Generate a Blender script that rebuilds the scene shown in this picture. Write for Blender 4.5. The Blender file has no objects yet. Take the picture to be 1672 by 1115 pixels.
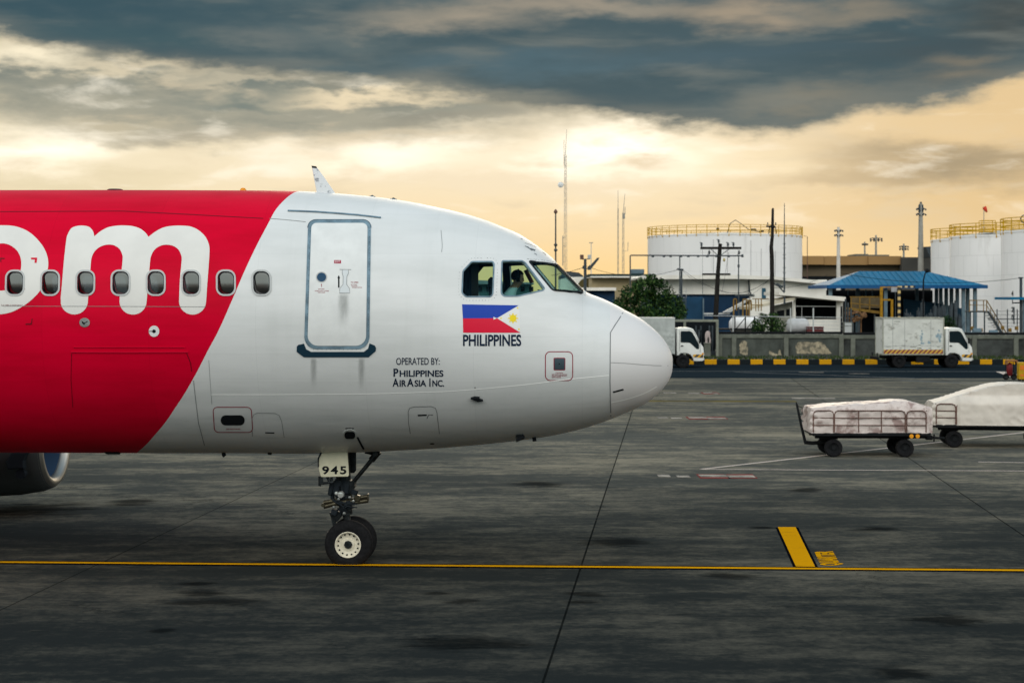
import bpy, bmesh, math, random
import numpy as np
from mathutils import Vector, Matrix, Euler
from mathutils.bvhtree import BVHTree
R = math.radians
rnd = random.Random(7)
SC = bpy.context.scene
COL = SC.collection

# ------------------------------------------------------------------ camera
F, H, HOR, CX = 2800.0, 4.20, 484.0, 836.0      # focal length in photo pixels, eye height, horizon row, centre column
IW, IH = 1672.0, 1115.0
cd = bpy.data.cameras.new("camera"); cam = bpy.data.objects.new("camera", cd); COL.objects.link(cam)
cam.location = (0, 0, H); cam.rotation_euler = (R(90), 0, 0)
cd.sensor_width = 36.0; cd.lens = 36.0 * F / IW
cd.shift_y = -(IH / 2 - HOR) / IW
cd.clip_start = 0.3; cd.clip_end = 6000
cd.dof.use_dof = True; cd.dof.focus_distance = 25.6; cd.dof.aperture_fstop = 3.0
SC.camera = cam
SC.view_settings.view_transform = 'Standard'; SC.view_settings.look = 'None'
SC.view_settings.exposure = 0.0; SC.view_settings.gamma = 1.0
SC.render.engine = 'CYCLES'
SC.cycles.max_bounces = 8; SC.cycles.transparent_max_bounces = 16
SC.cycles.use_denoising = True
SC.cycles.caustics_reflective = False

# ------------------------------------------------------------------ node expression helper
class E:
    """a float socket with arithmetic"""
    def __init__(s, t, o): s.t, s.o = t, o
    def _m(s, op, b=None, c=None, rev=False):
        n = s.t.nodes.new('ShaderNodeMath'); n.operation = op
        ins = [s, b, c]
        if rev: ins = [b, s, c]
        for i, v in enumerate(ins):
            if v is None: continue
            if isinstance(v, E): s.t.links.new(v.o, n.inputs[i])
            else: n.inputs[i].default_value = v
        return E(s.t, n.outputs[0])
    def __add__(s, b): return s._m('ADD', b)
    __radd__ = __add__
    def __sub__(s, b): return s._m('SUBTRACT', b)
    def __rsub__(s, b): return s._m('SUBTRACT', b, rev=True)
    def __mul__(s, b): return s._m('MULTIPLY', b)
    __rmul__ = __mul__
    def __truediv__(s, b): return s._m('DIVIDE', b)
    def atan2(s, b): return s._m('ARCTAN2', b)
    def asin(s): return s._m('ARCSINE')
    def abs(s): return s._m('ABSOLUTE')
    def gt(s, b): return s._m('GREATER_THAN', b)
    def mx(s, b): return s._m('MAXIMUM', b)
    def mn(s, b): return s._m('MINIMUM', b)
    def step(s, lo, hi, a=0.0, b=1.0):
        n = s.t.nodes.new('ShaderNodeMapRange'); n.interpolation_type = 'SMOOTHSTEP'
        s.t.links.new(s.o, n.inputs[0])
        for i, v in ((1, lo), (2, hi), (3, a), (4, b)): n.inputs[i].default_value = v
        return E(s.t, n.outputs[0])
    def curve(s, pts):
        """float curve through pts inside 0..1"""
        n = s.t.nodes.new('ShaderNodeFloatCurve'); c = n.mapping.curves[0]
        while len(c.points) > 2: c.points.remove(c.points[1])
        c.points[0].location = pts[0]; c.points[1].location = pts[-1]
        for p in pts[1:-1]: c.points.new(*p)
        n.mapping.update()
        s.t.links.new(s.o, n.inputs['Value'])
        return E(s.t, n.outputs[0])
def comb(t, x, y, z=0.0):
    n = t.nodes.new('ShaderNodeCombineXYZ')
    for i, v in enumerate((x, y, z)):
        if isinstance(v, E): t.links.new(v.o, n.inputs[i])
        else: n.inputs[i].default_value = v
    return n.outputs[0]
def sep(t, o):
    n = t.nodes.new('ShaderNodeSeparateXYZ'); t.links.new(o, n.inputs[0])
    return [E(t, k) for k in n.outputs]
def noise(t, vec, scale=1.0, detail=4.0, rough=0.5, dist=0.0):
    n = t.nodes.new('ShaderNodeTexNoise'); n.noise_dimensions = '3D'
    t.links.new(vec, n.inputs['Vector'])
    n.inputs['Scale'].default_value = scale; n.inputs['Detail'].default_value = detail
    n.inputs['Roughness'].default_value = rough; n.inputs['Distortion'].default_value = dist
    return E(t, n.outputs[0])
def mixc(t, f, a, b, blend='MIX'):
    n = t.nodes.new('ShaderNodeMix'); n.data_type = 'RGBA'; n.blend_type = blend
    for v, i in ((f, 0), (a, 6), (b, 7)):
        if isinstance(v, E): t.links.new(v.o, n.inputs[i])
        elif isinstance(v, bpy.types.NodeSocket): t.links.new(v, n.inputs[i])
        elif i == 0: n.inputs[0].default_value = v
        else: n.inputs[i].default_value = (*v[:3], 1)
    return n.outputs[2]

# ------------------------------------------------------------------ sky
SUN_EL, SUN_AZ = 14.0, 4.0      # degrees; azimuth from +Y towards +X: the sun stands behind the clouds ahead
def build_world():
    w = bpy.data.worlds.new("World"); SC.world = w; w.use_nodes = True
    t = w.node_tree; t.nodes.clear()
    out = t.nodes.new('ShaderNodeOutputWorld'); bg = t.nodes.new('ShaderNodeBackground')
    bg.inputs['Strength'].default_value = 0.1
    t.links.new(bg.outputs[0], out.inputs[0])
    sky = t.nodes.new('ShaderNodeTexSky'); sky.sky_type = 'NISHITA'; sky.sun_disc = False
    sky.sun_elevation = R(SUN_EL); sky.sun_rotation = R(SUN_AZ)
    tc = t.nodes.new('ShaderNodeTexCoord')
    x, y, z = sep(t, tc.outputs['Generated'])
    a = x.atan2(y) * 57.29578                     # azimuth, degrees, 0 = +Y
    e = z.mn(1.0).mx(-1.0).asin() * 57.29578      # elevation, degrees
    D = lambda px: math.degrees(math.atan((px - CX) / F))
    L = lambda py: math.degrees(math.atan((HOR - py) / F))
    w1 = noise(t, comb(t, a * 0.10, e * 0.42, 3.1), 1.0, 4, 0.55) - 0.5
    w2 = noise(t, comb(t, a * 0.22, e * 0.75, 9.7), 1.0, 5, 0.55) - 0.5
    fine = noise(t, comb(t, a * 0.50, e * 1.6, 5.3), 1.0, 7, 0.60) - 0.5
    puff = noise(t, comb(t, a * 0.9, e * 1.9, 1.3), 1.0, 6, 0.55) - 0.5
    aw = a + w1 * 9.0 + fine * 2.2
    ew = e + w2 * 1.7 + fine * 0.9 + puff * 0.35
    P = comb(t, aw, ew)
    def blob(px, py, sx, sy, soft=1.0):
        """0..1 soft ellipse centred at a sky direction; sizes in degrees"""
        n = t.nodes.new('ShaderNodeVectorMath'); n.operation = 'SUBTRACT'; t.links.new(P, n.inputs[0])
        n.inputs[1].default_value = (D(px), L(py), 0)
        m = t.nodes.new('ShaderNodeVectorMath'); m.operation = 'MULTIPLY'; t.links.new(n.outputs[0], m.inputs[0])
        m.inputs[1].default_value = (1 / sx, 1 / sy, 0)
        l = t.nodes.new('ShaderNodeVectorMath'); l.operation = 'LENGTH'; t.links.new(m.outputs[0], l.inputs[0])
        return E(t, l.outputs['Value']).step(1.0 + soft * 0.5, max(0.0, 1.0 - soft), 0, 1)
    # glow under the deck
    ramp = e.step(-1.0, 5.0)
    col = mixc(t, ramp, (1.0, 0.66, 0.25), (0.98, 0.84, 0.60))
    col = mixc(t, a.step(3.0, 16.0) * e.step(0.2, 3.0) * 0.8, col, (0.80, 0.55, 0.26))
    col = mixc(t, a.step(-5.0, -16.0) * 0.6, col, (0.92, 0.80, 0.55))
    for px, py, sx, sy, c, k in (
        (1005, 245, 3.2, 0.9, (1.45, 1.34, 1.12), 1.0), (620, 255, 3.4, 0.8, (1.28, 1.15, 0.92), 1.0),
        (60, 245, 2.4, 0.9, (1.35, 1.22, 0.98), 1.0), (430, 268, 1.0, 0.4, (1.1, 1.0, 0.8), 0.8),
        (830, 300, 5.5, 0.5, (0.95, 0.80, 0.58), 0.6), (1200, 262, 2.2, 0.6, (1.02, 0.84, 0.55), 0.7),
        (120, 300, 3.6, 0.35, (0.80, 0.68, 0.44), 0.6),
        (1030, 262, 1.3, 0.32, (0.78, 0.62, 0.40), 0.8), (1560, 275, 5.0, 0.75, (0.36, 0.29, 0.19), 0.85),
        (1330, 285, 3.2, 0.35, (0.60, 0.46, 0.28), 0.6), (1600, 215, 2.6, 0.7, (0.86, 0.64, 0.36), 0.8)):
        col = mixc(t, blob(px, py, sx, sy, 1.0) * k, col, c)
    # grey-beige bank on the left, between the gap and the deck
    bank = blob(400, 152, 12.5, 1.75, 0.5)
    bcol = mixc(t, (w2 * 2.2 + 0.5).step(0.1, 0.9), (0.165, 0.20, 0.185), (0.37, 0.36, 0.285))
    col = mixc(t, bank * 0.96, col, bcol)
    for px, py, sx, sy, c, k in (
        (190, 126, 4.0, 0.22, (0.86, 0.74, 0.52), 0.75), (620, 163, 4.6, 0.22, (0.92, 0.77, 0.52), 0.9), (380, 140, 3.2, 0.16, (0.62, 0.55, 0.40), 0.7), (150, 205, 2.0, 0.3, (0.62, 0.54, 0.38), 0.7),
        (15, 110, 1.7, 0.42, (1.05, 0.93, 0.68), 0.95), (360, 165, 2.8, 0.25, (0.17, 0.215, 0.20), 0.85),
        (300, 225, 3.0, 0.35, (0.42, 0.38, 0.29), 0.7), (700, 195, 2.6, 0.25, (0.30, 0.29, 0.235), 0.7)):
        col = mixc(t, blob(px, py, sx, sy, 0.9) * k, col, c)
    # dark deck: its lower edge is a line of elevation over azimuth
    pts = [(-200, 80), (0, 84), (100, 108), (300, 124), (500, 140), (700, 160), (850, 184), (1000, 198), (1120, 212), (1250, 222), (1340, 214), (1420, 196), (1520, 190), (1600, 174), (1672, 150), (1900, 130)]
    A0, A1, EL1 = D(-200), D(1900), 10.0
    eb = ((a - A0) / (A1 - A0)).curve([((D(p) - A0) / (A1 - A0), L(q) / EL1) for p, q in pts]) * EL1
    deck = (e + w2 * 0.9 + fine * 0.9 + puff * 0.8 - eb).step(-0.22, 0.48)
    dcol = mixc(t, (w1 * 2.0 + w2 * 1.2 + fine * 0.9 + 0.42).step(0.05, 0.95), (0.036, 0.086, 0.112), (0.095, 0.140, 0.152))
    dcol = mixc(t, (e - eb + w2 * 1.0).step(1.1, 0.0) * 0.60, dcol, (0.205, 0.21, 0.18))
    for px, py, sx, sy, c, k in (
        (720, 28, 3.0, 0.55, (0.36, 0.315, 0.245), 0.9), (950, 15, 4.6, 0.40, (0.36, 0.31, 0.24), 0.85),
        (1210, 32, 2.9, 0.55, (0.38, 0.31, 0.225), 0.9), (1400, 30, 1.6, 0.4, (0.28, 0.24, 0.18), 0.7),
        (1500, 95, 5.0, 0.75, (0.045, 0.075, 0.09), 0.8), (1120, 95, 5.0, 0.5, (0.045, 0.10, 0.135), 0.9),
        (900, 105, 4.0, 0.5, (0.055, 0.125, 0.165), 0.9), (200, 70, 5.0, 0.6, (0.05, 0.105, 0.125), 0.85),
        (1350, 160, 3.2, 0.5, (0.23, 0.215, 0.17), 0.8), (1590, 130, 2.0, 0.5, (0.25, 0.21, 0.15), 0.7),
        (1640, 40, 3.0, 0.9, (0.05, 0.06, 0.06), 0.8), (620, 125, 2.4, 0.35, (0.07, 0.13, 0.155), 0.6),
        (780, 160, 2.0, 0.35, (0.26, 0.26, 0.215), 0.7), (420, 60, 3.0, 0.4, (0.16, 0.185, 0.18), 0.7)):
        dcol = mixc(t, blob(px, py, sx, sy, 1.0) * k, dcol, c)
    bil = noise(t, comb(t, a * 0.20, e * 1.15, 14.0), 1.0, 6, 0.52, 0.2)
    dcol = mixc(t, bil.step(0.48, 0.74) * 0.55, dcol, (0.20, 0.215, 0.195))
    dcol = mixc(t, bil.step(0.52, 0.28) * 0.65, dcol, (0.034, 0.086, 0.114))
    glo = noise(t, comb(t, a * 0.26, e * 1.05, 27.0), 1.0, 6, 0.55, 0.3)
    low = e.step(7.5, 3.0)
    col = mixc(t, glo.step(0.52, 0.72) * e.step(1.2, 3.0) * 0.50, col, (0.80, 0.66, 0.45))
    col = mixc(t, glo.step(0.46, 0.28) * e.step(1.5, 3.5) * 0.45, col, (1.20, 1.10, 0.90))
    edge_glow = deck * (1.0 - deck) * 4.0
    col = mixc(t, deck, col, dcol)
    col = mixc(t, edge_glow * 0.12, col, (0.95, 0.78, 0.50))
    # unseen dome: broken overcast, a bright band added behind to light near sides
    thick = noise(t, comb(t, x * 2.2, y * 2.2, z * 3.0), 1.0, 5, 0.55)
    front = mixc(t, thick.step(0.3, 0.7), (0.16, 0.20, 0.235), (0.50, 0.54, 0.56))
    back = mixc(t, thick.step(0.3, 0.7), (2.65, 2.72, 2.70), (3.65, 3.58, 3.36))
    dome = mixc(t, y.step(0.35, -0.45), front, back)
    dome = mixc(t, z.step(0.42, 0.92) * 0.92, dome, (0.34, 0.52, 0.68))
    hz = z.step(0.48, 0.14) * y.step(0.1, -0.4)
    dome = mixc(t, hz * 0.95, dome, (0.30, 0.40, 0.385))
    side = x.abs().step(0.35, 0.8) * y.step(-0.1, 0.3)
    col = mixc(t, side, col, (0.70, 0.62, 0.47))
    view = e.step(24.0, 10.0) * y.step(0.1, 0.45)
    col = mixc(t, view, dome, col)
    ten = t.nodes.new('ShaderNodeVectorMath'); ten.operation = 'SCALE'; ten.inputs['Scale'].default_value = 9.6
    t.links.new(col, ten.inputs[0])
    fin = mixc(t, 0.008, ten.outputs[0], sky.outputs[0])    # a little of the clear sky shows through the cloud
    t.links.new(fin, bg.inputs['Color'])
build_world()

sd = bpy.data.lights.new("sun", 'SUN'); sun = bpy.data.objects.new("sun", sd); COL.objects.link(sun)
sd.energy = 0.6; sd.angle = R(24); sd.color = (1.0, 0.84, 0.62)
sun_dir = Vector((math.sin(R(SUN_AZ)) * math.cos(R(SUN_EL)), math.cos(R(SUN_AZ)) * math.cos(R(SUN_EL)), math.sin(R(SUN_EL))))
sun.rotation_euler = sun_dir.to_track_quat('Z', 'Y').to_euler()

# ------------------------------------------------------------------ materials
def mat(name, color, rough=0.5, metal=0.0, vary=0.0, scale=3.0, stretch=(1, 1, 1), bump=0.0, bscale=20.0, spec=None, stain=None, sscale=1.0, smin=0.55, coat=0.0):
    if spec is None: spec = 0.02 if max(color) < 0.06 else 0.16
    m = bpy.data.materials.new(name); m.use_nodes = True
    t = m.node_tree; b = t.nodes['Principled BSDF']
    b.inputs['Base Color'].default_value = (*color, 1); b.inputs['Roughness'].default_value = rough
    b.inputs['Metallic'].default_value = metal; b.inputs['Specular IOR Level'].default_value = spec
    b.inputs['Coat Weight'].default_value = coat; b.inputs['Coat Roughness'].default_value = 0.08
    if vary or stain or bump:
        tc = t.nodes.new('ShaderNodeTexCoord'); mp = t.nodes.new('ShaderNodeMapping')
        t.links.new(tc.outputs['Object'], mp.inputs[0]); mp.inputs['Scale'].default_value = stretch
        c = None
        if vary:
            n = noise(t, mp.outputs[0], scale, 6, 0.6)
            c = mixc(t, n.step(0.25, 0.75), tuple(max(0, k * (1 - vary)) for k in color), tuple(min(1, k * (1 + vary)) for k in color))
        if stain:
            n2 = noise(t, mp.outputs[0], sscale, 7, 0.65)
            c = mixc(t, n2.step(smin, smin + 0.16) * 0.85, c if c else color, stain)
        if c: t.links.new(c, b.inputs['Base Color'])
        if bump:
            n3 = noise(t, mp.outputs[0], bscale, 5, 0.6)
            bp = t.nodes.new('ShaderNodeBump'); bp.inputs['Strength'].default_value = bump; bp.inputs['Distance'].default_value = 0.02
            t.links.new(n3.o, bp.inputs['Height']); t.links.new(bp.outputs[0], b.inputs['Normal'])
    return m
def glass(name, tint, gloss_rough=0.02, refl=(1, 1, 1), frost=0.0, layers=0.0, ior=1.5):
    m = bpy.data.materials.new(name); m.use_nodes = True
    t = m.node_tree; t.nodes.clear()
    out = t.nodes.new('ShaderNodeOutputMaterial')
    if frost:
        tr = t.nodes.new('ShaderNodeBsdfRefraction'); tr.inputs['IOR'].default_value = 1.01; tr.inputs['Roughness'].default_value = frost
    else:
        tr = t.nodes.new('ShaderNodeBsdfTransparent')
    tr.inputs['Color'].default_value = (*tint, 1)
    gl = t.nodes.new('ShaderNodeBsdfGlossy'); gl.inputs['Roughness'].default_value = gloss_rough
    gl.inputs['Color'].default_value = (*refl, 1)
    fr = t.nodes.new('ShaderNodeFresnel'); ge = t.nodes.new('ShaderNodeNewGeometry'); bk = E(t, ge.outputs['Backfacing'])
    t.links.new((bk * (1 / ior - ior) + ior).o, fr.inputs['IOR'])     # same reflection from both sides of the sheet
    mx = t.nodes.new('ShaderNodeMixShader')
    t.links.new((E(t, fr.outputs[0]) + layers).o, mx.inputs[0]); t.links.new(tr.outputs[0], mx.inputs[1]); t.links.new(gl.outputs[0], mx.inputs[2])
    t.links.new(mx.outputs[0], out.inputs[0])
    return m

# ------------------------------------------------------------------ object helpers
def tag(o, label=None, cat=None, group=None, kind=None):
    for k, v in (('label', label), ('category', cat), ('group', group), ('kind', kind)):
        if v: o[k] = v
    return o
def thing(name, label, cat, loc=(0, 0, 0), rz=0.0, group=None):
    o = bpy.data.objects.new(name, None); COL.objects.link(o)
    o.location = loc; o.rotation_euler = (0, 0, rz); o.empty_display_size = 0.2
    return tag(o, label, cat, group)
def obj(name, bm, m, parent=None, smooth=False, loc=None):
    me = bpy.data.meshes.new(name); bm.normal_update(); bm.to_mesh(me); bm.free()
    ms = m if isinstance(m, (list, tuple)) else [m]
    for k in ms: me.materials.append(k)
    if smooth:
        me.polygons.foreach_set('use_smooth', [True] * len(me.polygons))
        if smooth is not True: me.set_sharp_from_angle(angle=R(smooth))
    o = bpy.data.objects.new(name, me); COL.objects.link(o)
    if parent: o.parent = parent
    if loc: o.location = loc
    return o
def copy_thing(root, loc, label=None, rz=None, group=None):
    r = root.copy(); COL.objects.link(r); r.location = loc
    if rz is not None: r.rotation_euler = (0, 0, rz)
    if label: r['label'] = label
    if group: r['group'] = group
    for ch in list(root.children):
        c = ch.copy(); COL.objects.link(c); c.parent = r
        for g in list(ch.children):
            d = g.copy(); COL.objects.link(d); d.parent = c
    return r
def B(): return bmesh.new()
def box(bm, c, s, bev=0.0, rot=None, mi=0, seg=1):
    M = Matrix.Translation(c) @ (Euler(rot).to_matrix().to_4x4() if rot else Matrix()) @ Matrix.Diagonal((*s, 1))
    r = bmesh.ops.create_cube(bm, size=1.0, matrix=M)
    vs = r['verts']; fs = list({f for v in vs for f in v.link_faces})
    for f in fs: f.material_index = mi
    if bev:
        es = list({e for v in vs for e in v.link_edges})
        bmesh.ops.bevel(bm, geom=es, offset=bev, segments=seg, affect='EDGES', profile=0.5)
    return bm
def prism(bm, pts, y0, y1, axis='y', bev=0.0, mi=0, seg=2):
    """outline pts in two axes, swept along the third"""
    def v3(p, k):
        return {'y': (p[0], k, p[1]), 'x': (k, p[0], p[1]), 'z': (p[0], p[1], k)}[axis]
    a = [bm.verts.new(v3(p, y0)) for p in pts]; b = [bm.verts.new(v3(p, y1)) for p in pts]
    n = len(pts); fs = [bm.faces.new(a), bm.faces.new(b[::-1])]
    for i in range(n): fs.append(bm.faces.new((a[i], b[i], b[(i + 1) % n], a[(i + 1) % n])))
    for f in fs: f.material_index = mi
    bmesh.ops.recalc_face_normals(bm, faces=fs)
    if bev:
        es = list({e for f in fs[:2] for e in f.edges})
        bmesh.ops.bevel(bm, geom=es, offset=bev, segments=seg, affect='EDGES', profile=0.5)
    return bm
def tube(bm, pts, r, n=8, mi=0, cap=True):
    pts = [Vector(p) for p in pts]; rs = r if isinstance(r, (list, tuple)) else [r] * len(pts)
    rings = []; up = None
    for i, p in enumerate(pts):
        d = (pts[min(i + 1, len(pts) - 1)] - pts[max(i - 1, 0)]).normalized()
        if up is None or abs(d.dot(up)) > 0.98: up = Vector((0, 0, 1)) if abs(d.z) < 0.9 else Vector((0, 1, 0))
        s = d.cross(up).normalized(); u = s.cross(d).normalized(); up = u
        rings.append([bm.verts.new(p + (s * math.cos(2 * math.pi * k / n) + u * math.sin(2 * math.pi * k / n)) * rs[i]) for k in range(n)])
    for a, b in zip(rings, rings[1:]):
        for k in range(n):
            f = bm.faces.new((a[k], a[(k + 1) % n], b[(k + 1) % n], b[k])); f.material_index = mi
    if cap:
        bm.faces.new(rings[0][::-1]).material_index = mi; bm.faces.new(rings[-1]).material_index = mi
    return bm
def lathe(bm, prof, c, axis='z', n=32, mi=0, close=False):
    """prof: list of (radius, height along axis)"""
    c = Vector(c); rings = []
    def pt(r, h, t):
        x, y = r * math.cos(t), r * math.sin(t)
        return c + Vector({'z': (x, y, h), 'y': (x, h, y), 'x': (h, x, y)}[axis])
    for r, h in prof:
        if r < 1e-6: rings.append([bm.verts.new(pt(0, h, 0))])
        else: rings.append([bm.verts.new(pt(r, h, 2 * math.pi * k / n)) for k in range(n)])
    fs = []
    prs = list(zip(rings, rings[1:])) + ([(rings[-1], rings[0])] if close else [])
    for a, b in prs:
        for k in range(n):
            k2 = (k + 1) % n
            if len(a) == 1 and len(b) == 1: continue
            if len(a) == 1: fs.append(bm.faces.new((a[0], b[k2], b[k])))
            elif len(b) == 1: fs.append(bm.faces.new((a[k], a[k2], b[0])))
            else: fs.append(bm.faces.new((a[k], a[k2], b[k2], b[k])))
    for f in fs: f.material_index = mi
    bmesh.ops.recalc_face_normals(bm, faces=fs)
    return bm
def quad(bm, pts, mi=0):
    f = bm.faces.new([bm.verts.new(p) for p in pts]); f.material_index = mi
    return bm
def wx(px, Y): return (px - CX) * Y / F
def wz(py, Y): return H - (py - HOR) * Y / F
def gnd(px, py):
    Y = F * H / (py - HOR); return (wx(px, Y), Y)
def text_mesh(s, size=1.0, bold=0.0, space=1.0, align='LEFT'):
    cu = bpy.data.curves.new('t', 'FONT'); cu.body = s; cu.size = size; cu.offset = bold; cu.space_character = space; cu.align_x = align
    cu.resolution_u = 6
    o = bpy.data.objects.new('t', cu); COL.objects.link(o)
    bpy.context.view_layer.update()
    me = bpy.data.meshes.new_from_object(o.evaluated_get(bpy.context.evaluated_depsgraph_get()))
    bm = bmesh.new(); bm.from_mesh(me)
    bpy.data.objects.remove(o); bpy.data.curves.remove(cu); bpy.data.meshes.remove(me)
    bmesh.ops.remove_doubles(bm, verts=bm.verts, dist=1e-5)
    return bm

# ================================================================== AIRLINER
YAW = R(3.0); PY0 = 27.05
plane = thing('airliner', 'large white airliner with red rear fuselage standing on the apron', 'airliner', (0, PY0, 0), -YAW)
PM = Matrix.Translation((0, PY0, 0)) @ Matrix.Rotation(-YAW, 4, 'Z'); PI_ = PM.inverted()
def cpl(px, py):
    """photo pixel -> (x, z) on the aircraft's plane of symmetry"""
    u = (px - CX) / F
    lx = PY0 * u / (math.cos(YAW) + u * math.sin(YAW)); Y = PY0 - lx * math.sin(YAW)
    return lx, H - (py - HOR) * Y / F
TIPX, TIPZ = cpl(1098.4, 591)
TOP = [(1098.2, 585), (1095.4, 574.7), (1088.5, 561), (1078.6, 548), (1063, 533), (1045, 519.5), (1019.5, 505.6), (1000, 495), (980, 486), (962, 479.2), (956, 476), (940, 460.2), (925, 445.4), (911, 431.8), (905, 424.5), (885, 407.5), (868, 395), (845, 381), (820, 370.5), (800, 362.3), (765, 351), (740, 344.6), (712, 338.4), (680, 331.7), (651, 327), (613, 322), (545, 316), (483, 312.5), (400, 311.5), (0, 311)]
BOT = [(1098.2, 598), (1097.4, 606), (1092.4, 620), (1082.6, 634), (1068.8, 647.7), (1045, 663.5), (1019.5, 674.5), (997, 684), (954, 698.5), (891, 712.5), (846, 718.8), (765.6, 727), (703, 732), (640, 735.2), (600, 737.2), (540, 739), (483, 739.8), (400, 739), (240, 739), (0, 738)]
def pchip(xs, ys):
    xs = np.array(xs, float); ys = np.array(ys, float); h = np.diff(xs); d = np.diff(ys) / h
    m = np.zeros_like(xs); m[0], m[-1] = d[0], d[-1]
    for i in range(1, len(xs) - 1):
        if d[i - 1] * d[i] > 0:
            w1, w2 = 2 * h[i] + h[i - 1], h[i] + 2 * h[i - 1]
            m[i] = (w1 + w2) / (w1 / d[i - 1] + w2 / d[i])
    def f(x):
        x = min(max(x, xs[0]), xs[-1]); i = min(int(np.searchsorted(xs, x, side='right')) - 1, len(xs) - 2); i = max(i, 0)
        t = (x - xs[i]) / h[i]; t2, t3 = t * t, t * t * t
        return float((2 * t3 - 3 * t2 + 1) * ys[i] + (t3 - 2 * t2 + t) * h[i] * m[i] + (-2 * t3 + 3 * t2) * ys[i + 1] + (t3 - t2) * h[i] * m[i + 1])
    return f
def prof(tab):
    s, z = [0.0], [TIPZ]
    for p in tab:
        x, zz = cpl(*p); s.append(math.sqrt(max(TIPX - x, 1e-4))); z.append(zz)
    s.append(6.0); z.append(z[-1])
    return pchip(s, z)
ftop, fbot = prof(TOP), prof(BOT)
fw = pchip([math.sqrt(d) for d in (0, .02, .1, .25, .5, 1, 1.5, 2, 3, 4, 5, 6, 7, 36)], [0, .165, .365, .58, .82, 1.13, 1.35, 1.51, 1.74, 1.87, 1.945, 1.975, 1.975, 1.975])
fzc = pchip([0, 1, 2, 3, 4, 6, 36], [TIPZ, cpl(990, 590)[1], cpl(890, 577)[1], cpl(790, 560)[1], cpl(680, 542)[1], cpl(483, 526)[1], cpl(483, 525.5)[1]])
def section(d, t, inset=0.0):
    s = math.sqrt(d); zt, zb, w = ftop(s) - inset, fbot(s) + inset, fw(s) - inset
    zc = min(max(fzc(d), zb + 0.3 * (zt - zb)), zt - 0.3 * (zt - zb))
    c, k = math.cos(t), math.sin(t)
    return Vector((TIPX - d, w * c, zc + (zt - zc if k > 0 else zc - zb) * k))
NS = 120
def stations(lo):
    d, out = lo, []
    while d < 22.0:
        out.append(d)
        d += 0.004 if d < .008 else 0.012 if d < .03 else 0.03 if d < .12 else 0.05 if d < 2.6 else 0.10 if d < 6.5 else 0.4
    return out + [22.0]
def hull(bm, ds, inset, mi, flip):
    rings = [[bm.verts.new(section(d, 2 * math.pi * k / NS, inset)) for k in range(NS)] for d in ds]
    tip = bm.verts.new((TIPX - (0 if not inset else ds[0] - 0.02), 0, TIPZ if not inset else section(ds[0], 0, inset).z))
    fs = [bm.faces.new((tip, rings[0][(k + 1) % NS], rings[0][k])) for k in range(NS)]
    for a, b in zip(rings, rings[1:]):
        for k in range(NS): fs.append(bm.faces.new((a[k], a[(k + 1) % NS], b[(k + 1) % NS], b[k])))
    for f in fs:
        f.material_index = mi; f.smooth = True
        if flip: f.normal_flip()
    return rings
# outer skin alone, for placing everything that lies on it
bm = B(); hull(bm, stations(0.0015), 0.0, 0, False); bmesh.ops.recalc_face_normals(bm, faces=bm.faces)
bm.normal_update()
SKV = [v.co.copy() for v in bm.verts]; SKN = [v.normal.copy() for v in bm.verts]
SKF = [[v.index for v in f.verts] for f in bm.faces] if bm.verts.index_update() is None else None
bm.free()
SKIN = BVHTree.FromPolygons(SKV, SKF)
EYE = PI_ @ Vector((0, 0, H))
from mathutils.interpolate import poly_3d_calc
def nrm(p):
    q, n, i, _ = SKIN.find_nearest(p)
    f = SKF[i]; w = poly_3d_calc([SKV[k] for k in f], q)
    r = Vector((0, 0, 0))
    for k, x in zip(f, w): r += SKN[k] * x
    return r.normalized()
def S(px, py):
    """photo pixel -> point and normal on the near side of the skin (aircraft coordinates)"""
    d = PI_.to_3x3() @ Vector(((px - CX) / F, 1.0, -(py - HOR) / F))
    h = SKIN.ray_cast(EYE, d.normalized())
    if h[0] is None:
        h = SKIN.find_nearest(EYE + d * ((PY0 - 0.3)))
    return h[0], nrm(h[0])

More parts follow.
